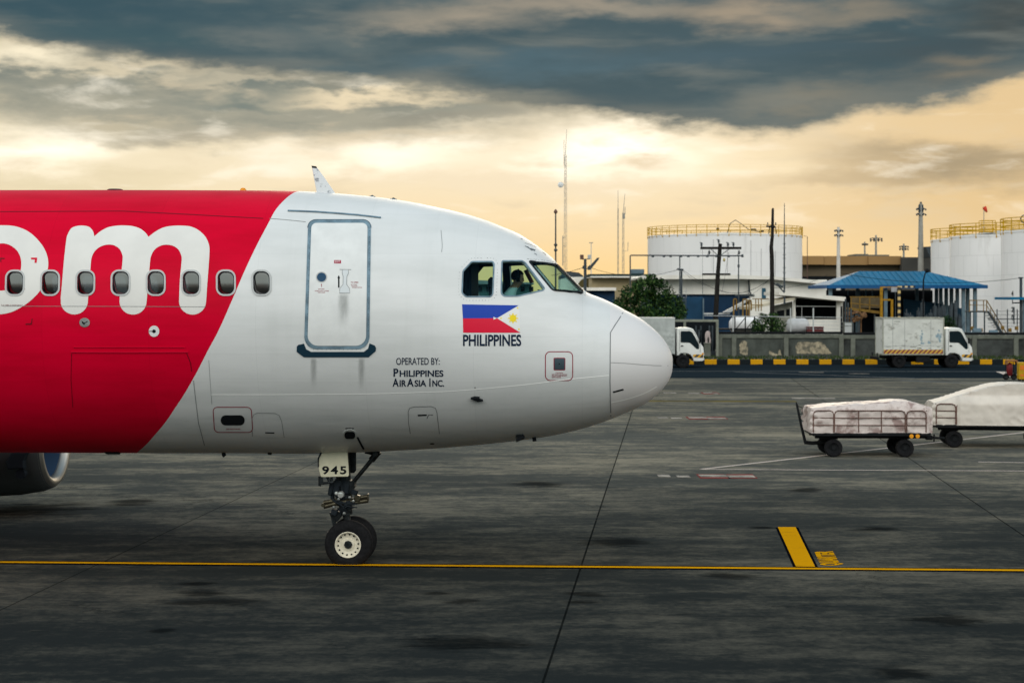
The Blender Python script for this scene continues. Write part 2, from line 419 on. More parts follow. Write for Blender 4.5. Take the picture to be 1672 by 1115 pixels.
# ---- paint
def livery():
    m = bpy.data.materials.new('fuselage_paint'); m.use_nodes = True
    t = m.node_tree; b = t.nodes['Principled BSDF']
    tc = t.nodes.new('ShaderNodeTexCoord'); x, y, z = sep(t, tc.outputs['Object'])
    edge = [(486, 312.8), (478, 316), (463, 328), (450, 343), (438, 365), (420, 399), (400, 441), (378, 492), (356.6, 540), (341.7, 568), (315, 619), (290, 660), (258, 704), (226, 737)]
    pts = []
    for p in edge:
        q = S(*p)[0]; pts.append(((q.z - 1.6) / 4.4, (q.x + 8.0) / 8.0))
    pts.sort(); pts = [(0.0, pts[0][1] - 0.05)] + [p for i, p in enumerate(pts) if i == 0 or p[0] - pts[i - 1][0] > 0.004] + [(1.0, pts[-1][1] + 0.03)]
    xb = ((z - 1.6) / 4.4).curve(pts) * 8.0 - 8.0
    red = (xb - x).gt(0.0)
    grime = noise(t, comb(t, x * 0.5, y, z * 2.6), 1.3, 6, 0.6)
    drip = noise(t, comb(t, x * 5.0, y * 0.3, z * 0.35), 1.0, 5, 0.6)
    wht = mixc(t, grime.step(0.35, 0.75) * 0.7 + drip.step(0.5, 0.8) * 0.3, (0.685, 0.69, 0.68), (0.58, 0.59, 0.575))
    rdc = mixc(t, grime.step(0.35, 0.75), (0.65, 0.001, 0.026), (0.53, 0.001, 0.019))
    # each skin panel has a slightly different tone
    wn = t.nodes.new('ShaderNodeTexWhiteNoise'); wn.noise_dimensions = '2D'
    t.links.new(comb(t, (x * (1 / 1.6) + 0.3)._m('FLOOR'), (z * (1 / 0.62) + 0.2)._m('FLOOR')), wn.inputs[0])
    ptone = E(t, wn.outputs['Value'])
    wht = mixc(t, ptone * 0.22, wht, (0.60, 0.61, 0.60)); rdc = mixc(t, ptone * 0.20, rdc, (0.45, 0.001, 0.016))
    lap = ((z * (1 / 0.62) + 0.2)._m('FRACT') - 0.5).abs().step(0.4955, 0.499).mx(((x * (1 / 1.6) + 0.3)._m('FRACT') - 0.5).abs().step(0.4975, 0.4995)) * (x - cpl(960, 600)[0])._m('LESS_THAN', 0.0)
    wht = mixc(t, lap * 0.20, wht, (0.30, 0.31, 0.31)); rdc = mixc(t, lap * 0.25, rdc, (0.22, 0.0, 0.008))
    belly_tone = (z.step(3.4, 1.9)) * noise(t, comb(t, x * 0.35, y, z * 2.2), 1.6, 7, 0.65).step(0.42, 0.72)  # patchy darker grey-green towards the belly
    wht = mixc(t, belly_tone * 0.35, wht, (0.30, 0.34, 0.33))
    c = mixc(t, red, wht, rdc)
    rad = x.gt(cpl(996, 600)[0] + 0.0)
    c = mixc(t, rad, c, (0.69, 0.67, 0.66))
    t.links.new(c, b.inputs['Base Color'])
    t.links.new((grime * 0.22 + 0.26).o, b.inputs['Roughness'])
    t.links.new((0.42 - red * 0.38).o, b.inputs['Specular IOR Level'])
    wob = noise(t, comb(t, x * 1.9, y * 1.2, z * 1.6), 1.0, 2, 0.4)
    bp = t.nodes.new('ShaderNodeBump'); bp.inputs['Strength'].default_value = 0.22; bp.inputs['Distance'].default_value = 0.02
    bay = ((x * (1 / 0.533))._m('FRACT') - 0.5).abs().step(0.40, 0.50) * 0.10 + ((z * (1 / 0.42))._m('FRACT') - 0.5).abs().step(0.44, 0.50) * 0.07
    wob = wob * 1.3 + bay
    t.links.new(wob.o, bp.inputs['Height']); t.links.new(bp.outputs[0], b.inputs['Normal'])
    return m
M_liv = livery()
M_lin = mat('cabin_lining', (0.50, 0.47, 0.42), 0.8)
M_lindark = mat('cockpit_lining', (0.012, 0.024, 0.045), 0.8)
M_red = mat('red_paint', (0.62, 0.003, 0.03), 0.35)
M_ltr = mat('white_lettering', (0.70, 0.68, 0.64), 0.4, vary=0.05, scale=1.5)
M_navy = mat('navy_lettering', (0.012, 0.022, 0.045), 0.45)
M_blue = mat('flag_blue', (0.004, 0.045, 0.36), 0.35)
M_fred = mat('flag_red', (0.66, 0.004, 0.035), 0.35)
M_fyel = mat('flag_yellow', (0.82, 0.62, 0.01), 0.4)
M_fwht = mat('flag_white', (0.74, 0.74, 0.72), 0.35)
M_seal = mat('door_seal', (0.15, 0.225, 0.275), 0.55, vary=0.35, scale=6.0)
M_scuff = mat('scuff_plate', (0.012, 0.035, 0.055), 0.5)
M_line = mat('panel_gap', (0.20, 0.21, 0.21), 0.7)
M_linelt = mat('pale_pinstripe', (0.95, 0.95, 0.92), 0.3)
M_linered = mat('red_outline', (0.28, 0.02, 0.04), 0.5)
M_lineredd = mat('dark_red_seam', (0.16, 0.0, 0.008), 0.5)
M_black = mat('black_paint', (0.012, 0.014, 0.016), 0.5)
M_dark = mat('dark_metal', (0.03, 0.034, 0.036), 0.45, metal=0.6, vary=0.4, scale=12)
M_steel = mat('steel', (0.42, 0.42, 0.41), 0.32, metal=1.0, vary=0.15, scale=8)
M_grey = mat('window_frame_grey', (0.46, 0.47, 0.46), 0.4)
M_rub = mat('rubber_seal', (0.02, 0.025, 0.03), 0.6)
M_plate = mat('static_plate', (0.10, 0.14, 0.17), 0.35, metal=0.7)
M_wpaint = mat('white_paint', (0.70, 0.705, 0.69), 0.35, vary=0.06, scale=4)
M_cream = mat('cream_paint', (0.74, 0.70, 0.52), 0.4, vary=0.08, scale=5)
M_tyre = mat('tyre_rubber', (0.014, 0.014, 0.015), 0.75, vary=0.3, scale=20)
M_wheel = mat('wheel_cream', (0.74, 0.68, 0.54), 0.4, vary=0.12, scale=12)
M_orange = mat('beacon_orange', (0.75, 0.30, 0.02), 0.3)
M_pane = glass('cabin_pane', (0.26, 0.36, 0.50), 0.10, (0.95, 0.86, 0.82), frost=0.35, layers=0.42)
M_cock = glass('cockpit_glass', (0.62, 0.80, 0.76), 0.01, (0.10, 0.26, 0.38), ior=1.25)

# ---- outlines in photo pixels laid onto the skin
def rrect(x0, y0, x1, y1, r, n=6):
    pts = []
    for cx, cy, a0 in ((x1 - r, y1 - r, 0), (x0 + r, y1 - r, 90), (x0 + r, y0 + r, 180), (x1 - r, y0 + r, 270)):
        for k in range(n + 1):
            a = R(a0 + 90 * k / n); pts.append((cx + r * math.cos(a), cy + r * math.sin(a)))
    return pts
def ell(cx, cy, rx, ry, n=24): return [(cx + rx * math.cos(2 * math.pi * k / n), cy + ry * math.sin(2 * math.pi * k / n)) for k in range(n)]
def smooth(pts, n=6, closed=False):
    """Catmull-Rom through pts"""
    P = [Vector(p) for p in pts]; out = []; N = len(P)
    for i in range(N if closed else N - 1):
        a, b, c, d = (P[(i - 1) % N] if closed or i else P[0]), P[i], P[(i + 1) % N], (P[(i + 2) % N] if closed or i + 2 < N else P[-1])
        for k in range(n):
            t = k / n
            out.append(0.5 * ((2 * b) + (c - a) * t + (2 * a - 5 * b + 4 * c - d) * t * t + (3 * b - a - 3 * c + d) * t ** 3))
    if not closed: out.append(P[-1])
    return [(v.x, v.y) for v in out]
def shrink(pts, k):
    """offset a closed outline inwards by k pixels"""
    n = len(pts); ar = sum(pts[i][0] * pts[(i + 1) % n][1] - pts[(i + 1) % n][0] * pts[i][1] for i in range(n)); sg = 1 if ar > 0 else -1
    out = []
    for i in range(n):
        a, b, c = Vector(pts[i - 1]), Vector(pts[i]), Vector(pts[(i + 1) % n])
        d1, d2 = (b - a).normalized(), (c - b).normalized()
        n1, n2 = Vector((-d1.y, d1.x)) * sg, Vector((-d2.y, d2.x)) * sg
        m = n1 + n2; q = m.length_squared
        m = m * (2 / q) if q > 0.3 else n1
        out.append((b.x + m.x * k, b.y + m.y * k))
    return out
def fill2d(loops, flip=False):
    bm = B(); es = []
    for lp in loops:
        vs = [bm.verts.new((p[0], p[1], 0)) for p in lp]
        es += [bm.edges.new((vs[i], vs[(i + 1) % len(vs)])) for i in range(len(vs))]
    bmesh.ops.triangle_fill(bm, edges=es, use_beauty=True, use_dissolve=False)
    return bm
def cut_grid(bm, sx, sy):
    xs = [v.co.x for v in bm.verts]; ys = [v.co.y for v in bm.verts]
    for ax, lo, hi, st in ((0, min(xs), max(xs), sx), (1, min(ys), max(ys), sy)):
        k = math.ceil(lo / st) * st
        while k < hi:
            co = (k, 0, 0) if ax == 0 else (0, k, 0); no = (1, 0, 0) if ax == 0 else (0, 1, 0)
            bmesh.ops.bisect_plane(bm, geom=bm.verts[:] + bm.edges[:] + bm.faces[:], plane_co=co, plane_no=no, dist=1e-4); k += st
def lay(name, bm, m, off=0.004, parent=None, sx=14, sy=7, thick=0.0):
    """flat mesh in photo pixels -> painted-on mesh on the skin"""
    cut_grid(bm, sx, sy)
    ns = []
    for v in bm.verts:
        p, n = S(v.co.x, v.co.y); v.co = p + n * off; ns.append(n)
    bm.normal_update()
    bm.verts.index_update()
    for f in bm.faces:
        f.smooth = True
        if f.normal.dot(ns[f.verts[0].index]) < 0: f.normal_flip()
    if thick:
        nv = len(ns)
        r = bmesh.ops.extrude_face_region(bm, geom=bm.faces[:])
        vs = [g for g in r['geom'] if isinstance(g, bmesh.types.BMVert)]
        for v in vs: v.co += nrm(v.co) * thick
        for f in bm.faces: f.smooth = False
        bmesh.ops.recalc_face_normals(bm, faces=bm.faces)
        return obj(name, bm, m, parent or plane, smooth=25)
    o = obj(name, bm, m, parent or plane)
    o.data.normals_split_custom_set_from_vertices([tuple(n) for n in ns])
    return o
def line2d(bm, pts, w, closed=False):
    P = [Vector(p) for p in pts]; n = len(P); L_, R_ = [], []
    for i in range(n):
        a = P[i - 1] if (i or closed) else P[i]; c = P[(i + 1) % n] if (i < n - 1 or closed) else P[i]
        d = (c - a).normalized(); k = Vector((-d.y, d.x)) * w / 2
        L_.append(bm.verts.new((*(P[i] + k), 0))); R_.append(bm.verts.new((*(P[i] - k), 0)))
    for i in range(n if closed else n - 1):
        j = (i + 1) % n; bm.faces.new((L_[i], L_[j], R_[j], R_[i]))
    return bm
def line(name, pts, w, m, off=0.004, closed=False, parent=None, thick=0.0):
    return lay(name, line2d(B(), pts, w, closed), m, off, parent, thick=thick)
def patch(name, pts, m, off=0.004, parent=None, thick=0.0, holes=()):
    return lay(name, fill2d([pts, *holes]), m, off, parent, thick=thick)
def words(name, lines, m, parent=None, off=0.004, bold=0.0):
    """lines: (text, x0, y_baseline, x1, cap height) in photo pixels"""
    bm = B()
    for tx, x0, yb, x1, h in lines:
        t = text_mesh(tx, 1.0, bold)
        xs = [v.co.x for v in t.verts]; ys = [v.co.y for v in t.verts]; w = max(xs) - min(xs); y0 = min(ys); hh = max(ys) - y0
        for v in t.verts: v.co = Vector((x0 + (v.co.x - min(xs)) / w * (x1 - x0), yb - (v.co.y - y0) / hh * h, 0))
        me = bpy.data.meshes.new('t'); t.to_mesh(me); t.free(); bm.from_mesh(me); bpy.data.meshes.remove(me)
    return lay(name, bm, m, off, parent, sx=20, sy=8)

# ---- window outlines
CABW = [(24.5, 461.5), (82, 461.5), (139.5, 461.8), (197, 462), (254.5, 462), (312, 462), (369, 462), (427, 462)]
def cabwin(cx, cy, k=0.0): return rrect(cx - 13.6 + k, cy - 18.8 + k, cx + 13.6 - k, cy + 18.8 - k, 10.5 - k * 0.9, 6)
CW = [  # cockpit glass: rear side, forward side, windscreen
    [(756.5, 443), (770.5, 428.2), (803.5, 428), (806, 431), (804, 480), (801, 484), (761, 484.2), (754.8, 478)],
    [(821, 427), (852, 426.8), (857, 430), (888, 471), (886.5, 473.5), (846, 483), (823, 483.2), (819, 479), (820, 429)],
    [(864.5, 426.8), (909, 432.8), (952, 476.5), (949.5, 478.5), (904, 473.4), (900.5, 471)]]
def rounded(pts, r, n=4):
    out = []; N = len(pts)
    for i in range(N):
        a, b, c = Vector(pts[i - 1]), Vector(pts[i]), Vector(pts[(i + 1) % N])
        k = min(r, (a - b).length * .45, (c - b).length * .45)
        p, q = b + (a - b).normalized() * k, b + (c - b).normalized() * k
        for j in range(n + 1):
            t = j / n; out.append(tuple(p * (1 - t) ** 2 + b * 2 * t * (1 - t) + q * t * t))
    return out
CW = [rounded(p, 2.5) for p in CW]

# ---- hull as a closed shell with real openings
bm = B()
ro = hull(bm, stations(0.0015), 0.0, 0, False); ri = hull(bm, stations(0.5), 0.055, 1, True)
for k in range(NS): bm.faces.new((ro[-1][k], ro[-1][(k + 1) % NS], ri[-1][(k + 1) % NS], ri[-1][k]))
bmesh.ops.recalc_face_normals(bm, faces=bm.faces)
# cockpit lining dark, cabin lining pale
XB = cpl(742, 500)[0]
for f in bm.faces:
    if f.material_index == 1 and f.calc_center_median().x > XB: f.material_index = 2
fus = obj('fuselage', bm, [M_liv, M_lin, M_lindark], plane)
cut = B()
def cutter(pts3, inward, mirror):
    sg = -1 if mirror else 1
    P = [Vector((p.x, p.y * sg, p.z)) for p in pts3]; n = Vector((inward.x, inward.y * sg, inward.z))
    a = [cut.verts.new(p - n * 0.25) for p in P]; b = [cut.verts.new(p + n * 0.22) for p in P]; N = len(P)
    fs = [cut.faces.new(a), cut.faces.new(b[::-1])] + [cut.faces.new((a[i], b[i], b[(i + 1) % N], a[(i + 1) % N])) for i in range(N)]
    bmesh.ops.recalc_face_normals(cut, faces=fs)
win3 = [[S(*p)[0] for p in w] for w in CW]
for w3 in win3:
    n = sum((nrm(p) for p in w3), Vector()).normalized()
    for mir in (False, True): cutter(w3, -n, mir)
pitch = S(427, 462)[0].x - S(369, 462)[0].x
cab3 = [S(*p)[0] for p in cabwin(254.5, 462)]
cabc = S(254.5, 462)[0]
cabx = [S(*c)[0].x - cabc.x for c in CABW]
offs = [cabx[0] - pitch * k for k in (4, 3, 2, 1)] + cabx
cabn = -nrm(cabc)
for i, dx in enumerate(offs):
    P = [p + Vector((dx, 0, 0)) for p in cab3]
    if i >= 2: cutter(P, cabn, False)
    cutter(P, cabn, True)
cme = bpy.data.meshes.new('cut'); cut.to_mesh(cme); cut.free(); co = bpy.data.objects.new('cut', cme); COL.objects.link(co); co.parent = plane
md = fus.modifiers.new('b', 'BOOLEAN'); md.operation = 'DIFFERENCE'; md.object = co; md.solver = 'EXACT'; md.use_self = True
bpy.context.view_layer.update()
me = bpy.data.meshes.new_from_object(fus.evaluated_get(bpy.context.evaluated_depsgraph_get()))
fus.modifiers.clear(); old = fus.data; fus.data = me; bpy.data.meshes.remove(old)
bpy.data.objects.remove(co); bpy.data.meshes.remove(cme)
me.name = 'fuselage'
ns = []
for v in me.vertices:
    q, n, i, dist = SKIN.find_nearest(v.co)
    ns.append(tuple(nrm(v.co)) if dist < 0.002 else (0, 0, 0))
me.polygons.foreach_set('use_smooth', [True] * len(me.polygons))
me.normals_split_custom_set_from_vertices(ns)
print('HULL', len(me.polygons))

# ---- things inside the shell
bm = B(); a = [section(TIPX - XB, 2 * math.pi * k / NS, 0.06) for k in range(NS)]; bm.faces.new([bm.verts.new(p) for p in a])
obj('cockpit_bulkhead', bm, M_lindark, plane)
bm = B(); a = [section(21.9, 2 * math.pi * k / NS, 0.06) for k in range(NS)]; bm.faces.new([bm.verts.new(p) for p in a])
obj('rear_end_cap', bm, M_lin, plane)  # unseen cap on the cut rear end, added to keep the interior dark
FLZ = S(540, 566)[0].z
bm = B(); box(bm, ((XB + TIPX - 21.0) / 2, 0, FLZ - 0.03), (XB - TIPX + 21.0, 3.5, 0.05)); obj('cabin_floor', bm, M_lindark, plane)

# ---- cabin windows
def shift(o_me, dx): o_me.location.x = dx
proto = None
for i, (dx, mir) in enumerate([(d, 1) for d in offs[2:]] + [(d, -1) for d in offs]):
    if proto is None:
        px0 = 254.5
        fr = lay('cabin_window', fill2d([cabwin(px0, 462, -2.6), cabwin(px0, 462, 0.2)]), M_grey, 0.003, thick=0.008, sx=40, sy=6)
        sl = lay('rubber_seal', fill2d([cabwin(px0, 462, 0.2), cabwin(px0, 462, 1.8)]), M_rub, -0.012, parent=fr, sx=40, sy=6)
        # flat upright pane, slightly domed, set back behind the skin
        c0 = S(px0, 462)[0]; yt = S(px0, 444)[0].y; bm = B(); G_ = {}
        for i_ in range(9):
            for k_ in range(15):
                u, w = i_ / 4 - 1, k_ / 7 - 1
                G_[i_, k_] = bm.verts.new((c0.x + u * .15, yt + .010 + .012 * w * w + .003 * u * u, c0.z + w * .205))
        for i_ in range(8):
            for k_ in range(14): bm.faces.new((G_[i_, k_], G_[i_ + 1, k_], G_[i_ + 1, k_ + 1], G_[i_, k_ + 1]))
        pn = obj('pane', bm, M_pane, fr, smooth=True)
        proto = fr
        fr['dx0'] = 0
        fr.location = (dx, 0, 0)
    else:
        c = proto.copy(); COL.objects.link(c); c.location = (dx, 0, 0); c.scale = (1, mir, 1)
        for g in proto.children:
            d = g.copy(); COL.objects.link(d); d.parent = c
del proto['dx0']

# ---- cockpit windows: frame, glass, fasteners
for k, w in enumerate(CW):
    fr = lay('cockpit_window', fill2d([shrink(w, -1.7), shrink(w, 0.5)]), M_seal if k < 2 else M_rub, 0.001, thick=0.006, sx=30, sy=12)
    gl = lay('pane', fill2d([shrink(w, -0.3)]), M_cock, -0.014, parent=fr, sx=10, sy=8)
    c = fr.copy(); COL.objects.link(c); c.scale = (1, -1, 1)
    d = gl.copy(); COL.objects.link(d); d.parent = c
bm = B()
def dots(pts, r, step):
    P = [Vector(p) for p in pts]; P.append(P[0]); acc = 0.0
    for a, b in zip(P, P[1:]):
        L0 = (b - a).length; t = (step - acc) if acc else 0.0
        while t < L0:
            c = a.lerp(b, t / L0); rr = r * rnd.uniform(0.7, 1.15)
            if rnd.random() > 0.08: bm.faces.new([bm.verts.new((c.x + rr * math.cos(q * 1.0472), c.y + rr * math.sin(q * 1.0472), 0)) for q in range(6)])
            t += step
        acc = (acc + L0) % step
dots(shrink(CW[0], -6.5), 0.55, 5.2)
dots([(861, 423), (880, 424.5), (912, 429.5), (905, 428), (880, 424)], 0.5, 4.6)
lay('window_fasteners', bm, M_dark, 0.004, sx=400, sy=400)
# worn paint above the windscreen
bm = B()
for x0, y0, x1, y1, w in ((857, 402, 868, 409, .9), (866, 406, 873, 410, 1.3), (868, 409, 874, 408, .9), (863, 406, 861, 403, .7), (886, 412, 891, 417, .8), (850, 390, 853, 391, .7), (872, 414, 876, 417, .6), (857, 397, 876, 404, .45)):
    line2d(bm, [(x0, y0), ((x0 + x1) / 2 + 1, (y0 + y1) / 2 - .5), (x1, y1)], w)
lay('paint_chips', bm, M_plate, 0.004)
# wiper
line('wiper', [(904, 474.6), (925, 476.3), (949, 479.6)], 1.2, M_black, 0.012, thick=0.02)
bm = B(); box(bm, S(953.5, 480)[0] + S(953.5, 480)[1] * 0.02, (0.05, 0.05, 0.06), 0.01); obj('wiper_pivot', bm, M_wpaint, plane)

# ---- big letters
def pierce(bm):
    """leave the window openings out of a painted letter (the ragged rim lies under the window frame)"""
    for cx, cy in CABW:
        for ax, lo, hi in ((0, cx - 15, cx + 15), (1, cy - 20.5, cy + 20.5)):
            k = lo
            while k < hi:
                fs = [f for f in bm.faces if max(v.co.x for v in f.verts) > cx - 15 and min(v.co.x for v in f.verts) < cx + 15 and max(v.co.y for v in f.verts) > cy - 20.5 and min(v.co.y for v in f.verts) < cy + 20.5]
                if not fs: break
                g = list({v for f in fs for v in f.verts}) + list({e for f in fs for e in f.edges}) + fs
                bmesh.ops.bisect_plane(bm, geom=g, plane_co=(k, 0, 0) if ax == 0 else (0, k, 0), plane_no=(1, 0, 0) if ax == 0 else (0, 1, 0), dist=1e-4); k += 1.5
        dead = []
        for f in bm.faces:
            c = f.calc_center_median(); dx, dy = max(0, abs(c.x - cx) - 4.2), max(0, abs(c.y - cy) - 9.4)
            if math.hypot(dx, dy) < 10.6: dead.append(f)
        bmesh.ops.delete(bm, geom=dead, context='FACES')
    return bm
def arcs(pts): return [(x / 3.981, 260 + y / 3.981) for x, y in pts]
mleft = smooth([(395, 900), (404, 800), (417, 650), (432, 520), (440, 490)], 4)[:-1] + smooth([(440, 490), (462, 452), (498, 436), (540, 433), (580, 442), (605, 470), (613, 503)], 4)[:-1]
m1 = smooth([(613, 503), (650, 472), (700, 445), (755, 434), (805, 432), (860, 436), (910, 452), (945, 478), (965, 506)], 4)[:-1]
m2 = smooth([(965, 506), (1010, 472), (1060, 446), (1115, 435), (1170, 433), (1235, 438), (1290, 462), (1335, 505), (1358, 555), (1362, 605), (1356, 700), (1347, 820), (1340, 930)], 4)[:-1]
def foot(x0, x1, y): # rounded bottom, right to left
    c, r = (x0 + x1) / 2, (x1 - x0) / 2
    return [(c + r * math.cos(t), y + r * math.sin(t) * 0.98) for t in [math.pi * k / 14 for k in range(15)]]
mo = mleft + m1 + m2 + foot(1164, 1340, 924) + smooth([(1164, 915), (1170, 780), (1181, 660), (1178, 625), (1160, 588), (1125, 564), (1085, 557), (1045, 563), (1008, 586), (985, 622), (976, 665), (966, 780), (954, 920)], 4)[1:-1] + foot(777, 953, 924) + smooth([(777, 915), (785, 780), (797, 660), (795, 622), (778, 586), (745, 562), (705, 556), (660, 566), (622, 592), (600, 628), (592, 665), (583, 780), (572, 920)], 4)[1:-1] + foot(394, 572, 922)[:-1]
lay('letter_m', pierce(fill2d([arcs(mo)])), M_ltr, 0.003)
oo = smooth([(-290, 720), (-270, 600), (-200, 500), (-90, 440), (20, 431), (110, 440), (190, 475), (255, 535), (297, 600), (314, 670), (305, 740), (270, 840), (215, 905), (150, 955), (70, 995), (-20, 1008), (-120, 990), (-230, 910), (-280, 820)], 4, True)
oi = smooth([(-110, 700), (-90, 620), (-40, 565), (15, 548), (70, 562), (115, 600), (137, 655), (135, 720), (115, 790), (70, 835), (10, 855), (-60, 840), (-100, 780)], 4, True)
lay('letter_o', pierce(fill2d([arcs(oo), arcs(oi)])), M_ltr, 0.003)
bm = B()
for c in ([(50.5, 421), (61, 421), (60, 429.5), (56.5, 429.5), (57, 424), (51, 424)], ): 
    f = bm.faces.new([bm.verts.new((*p, 0)) for p in c])
lay('corner_mark', bm, M_red, 0.0055)
for c in ([(0.5, 421), (8, 421.5), (7.6, 423), (2.4, 423), (1.8, 428), (0.5, 428)], [(52, 520), (53.5, 520), (52, 530), (42, 530), (42, 528), (50.5, 528)]):
    bm = B(); bm.faces.new([bm.verts.new((*p, 0)) for p in c]); lay('corner_mark', bm, M_lineredd, 0.0055)
words('small_lettering', [('CUT HERE IN EMERGENCY', 2, 499.5, 37, 2)], M_lineredd, off=0.0055)
line('skin_seam', [(4, 500), (170, 500.3), (336, 501)], 0.7, M_line, 0.0055)

# ---- flag and writing
bm = fill2d([[(754.4, 497), (846.8, 498.6), (811.5, 519.6), (755.8, 520)]]); flag = lay('flag_emblem', bm, M_blue, 0.0035)
patch('red_field', [(755.8, 520), (811.5, 519.6), (849.5, 543.4), (756.2, 543.2)], M_fred, 0.0035, flag)
patch('white_field', [(847.4, 498.8), (850, 543), (811.5, 519.6)], M_fwht, 0.0035, flag)
patch('white_point', [(805.5, 517.5), (811.5, 519.7), (805.8, 522)], M_fwht, 0.005, flag)
bm = fill2d([ell(837.5, 519.8, 5.6, 5.8)])
for k in range(8):
    a = R(45 * k); c, s = math.cos(a), math.sin(a)
    p = [(837.5 + c * 6 - s * 1.5, 519.8 + s * 6 + c * 1.5), (837.5 + c * 9.2, 519.8 + s * 9.2), (837.5 + c * 6 + s * 1.5, 519.8 + s * 6 - c * 1.5)]
    bm.faces.new([bm.verts.new((*q, 0)) for q in p])
def star(bm, x, y, r):
    pts = [(x + (r if k % 2 == 0 else r * .42) * math.cos(R(36 * k - 90)), y + (r if k % 2 == 0 else r * .42) * math.sin(R(36 * k - 90))) for k in range(10)]
    c = bm.verts.new((x, y, 0)); v = [bm.verts.new((*p, 0)) for p in pts]
    for k in range(10): bm.faces.new((c, v[k], v[(k + 1) % 10]))
for x, y in ((845, 503), (847.2, 537.6), (818, 519.6)): star(bm, x, y, 2.0)
lay('sun_and_stars', bm, M_fyel, 0.005, flag)
words('country_lettering', [('PHILIPPINES', 756, 565.2, 851, 19)], M_navy, bold=0.026)
words('operator_lettering', [('OPERATED BY:', 647, 595.5, 718, 11.5)], M_navy, bold=0.008)
words('operator_lettering', [('P', 642.5, 615, 650.5, 13.5), ('HILIPPINES', 652.5, 615, 724, 10.8), ('A', 641, 631, 651, 13.5), ('IR', 652.5, 631, 663.5, 10.8), ('A', 664.5, 631, 675.5, 13.5), ('SIA', 677, 631, 696, 10.8), ('I', 701, 631, 703, 13.5), ('NC.', 706, 631, 725, 10.8)], M_navy, bold=0.024)

# ---- passenger door
def door_outline(k=0.0): # right side leans with the barrel
    l = smooth([(503.5 + k, 372), (501.2 + k, 420), (499 + k, 470), (497.3 + k, 520), (497 + k, 548)], 4)
    r = smooth([(603.2 - k, 548), (604, 520), (604.5, 470), (605, 420), (605.6, 372)], 4)
    r = [(x - (k if i else 0), y) for i, (x, y) in enumerate(r)]
    tr = [(605.6 - k - 0 - 13 + 13 * math.cos(a), 372 - 13.5 * math.sin(a) + (k if False else 0)) for a in [R(q) for q in (15, 30, 45, 60, 75, 90)]]
    return l, r
def door_loop(k):
    t, b, rt, rb = 359.5 + k, 570 - k, max(13 - k * .8, 4), max(20 - k * .6, 6)
    pts = []
    def xl(y): return 497 + k + (548 - y) * 0.033
    def xr(y): return 603.4 - k + (548 - y) * 0.0125
    for a in range(0, 91, 15): pts.append((xl(t + rt) + rt - rt * math.cos(R(a)), t + rt - rt * math.sin(R(a))))
    for a in range(90, -1, -15): pts.append((xr(t + rt) - rt + rt * math.cos(R(a)), t + rt - rt * math.sin(R(a))))
    for a in range(0, 91, 15): pts.append((xr(b - rb) - rb + rb * math.cos(R(a)), b - rb + rb * math.sin(R(a))))
    for a in range(90, -1, -15): pts.append((xl(b - rb) + rb - rb * math.cos(R(a)), b - rb + rb * math.sin(R(a))))
    return pts
door = lay('passenger_door', fill2d([door_loop(5.6)]), M_wpaint, 0.004, thick=0.008)
lay('door_frame', fill2d([door_loop(0), door_loop(5.4)]), M_seal, 0.003, thick=0.004, parent=door)
bm = B(); line2d(bm, [(x, y) for x, y in door_loop(-0.4)[:14]] , 1.0)
lay('frame_edge', bm, M_scuff, 0.006, parent=door)
bm = B()
for y in range(378, 560, 9):
    for x in (501 + (548 - y) * .033, 601.5 + (548 - y) * 0.0125): bm.faces.new([bm.verts.new((x + .6 * math.cos(q), y + .6 * math.sin(q), 0)) for q in (0, 1.57, 3.14, 4.71)])
for x in range(512, 596, 7): bm.faces.new([bm.verts.new((x + .5 * math.cos(q), 570.5 + .5 * math.sin(q), 0)) for q in (0, 1.57, 3.14, 4.71)])
lay('screws', bm, M_black, 0.0085, parent=door, sx=500, sy=500)
patch('sill_panel', [(497.2, 552), (500, 561), (505, 568), (513, 571.5), (590, 571.5), (597, 568), (601, 561), (603, 552), (603.5, 560), (601, 569), (594, 574.3), (508, 574.3), (500, 570), (496.5, 561)], M_wpaint, 0.003, door, thick=0.003)
patch('scuff_plate', [(496.5, 561), (500, 570), (508, 574.3), (594, 574.3), (601, 569), (603.5, 560.5), (612, 564), (614, 568), (613.5, 573), (602, 583), (496, 583), (484.5, 574), (484.8, 565.5), (487, 563)], M_scuff, 0.003, thick=0.006)
line('rain_gutter', [(470, 345), (490, 345.7), (520, 347), (552, 349.3), (585, 352), (622, 356.3)], 1.6, M_seal, 0.004, thick=0.014)
ph = lay('porthole', fill2d([ell(525.2, 453, 9.3, 9)]), M_grey, 0.0125, parent=door, thick=0.003)
patch('porthole_glass', ell(525.2, 453.2, 7.6, 7.3), mat('porthole_glass', (0.006, 0.05, 0.11), 0.08), 0.0165, door)
patch('exit_sign', [(545.6, 425.5), (556.8, 425.5), (556.8, 430.8), (545.6, 430.8)], mat('exit_red', (0.35, 0.005, 0.04), 0.4), 0.0135, door)
words('exit_lettering', [('EXIT', 547, 429.8, 555.5, 3.4)], M_fwht, door, 0.015)
patch('arrow_mark', [(553.3, 449.5), (555.5, 455), (554.5, 455), (554.5, 470), (552.1, 470), (552.1, 455), (551, 455)], M_black, 0.0135, door)
ho = [(559, 441), (569, 441), (569, 447), (566.5, 452), (566, 465), (570.5, 471), (571.3, 479), (554.5, 479), (555, 471.5), (560.2, 465), (560.5, 452), (559, 447)]
lay('door_handle', fill2d([ho]), mat('handle_grey', (0.62, 0.65, 0.66), 0.35), 0.0125, parent=door, thick=0.004)
line('handle_outline', ho, 0.7, M_line, 0.0175, True, door)
line('handle_outline', [(554.5, 440.6), (573.5, 441)], 0.9, M_line, 0.0135, False, door)
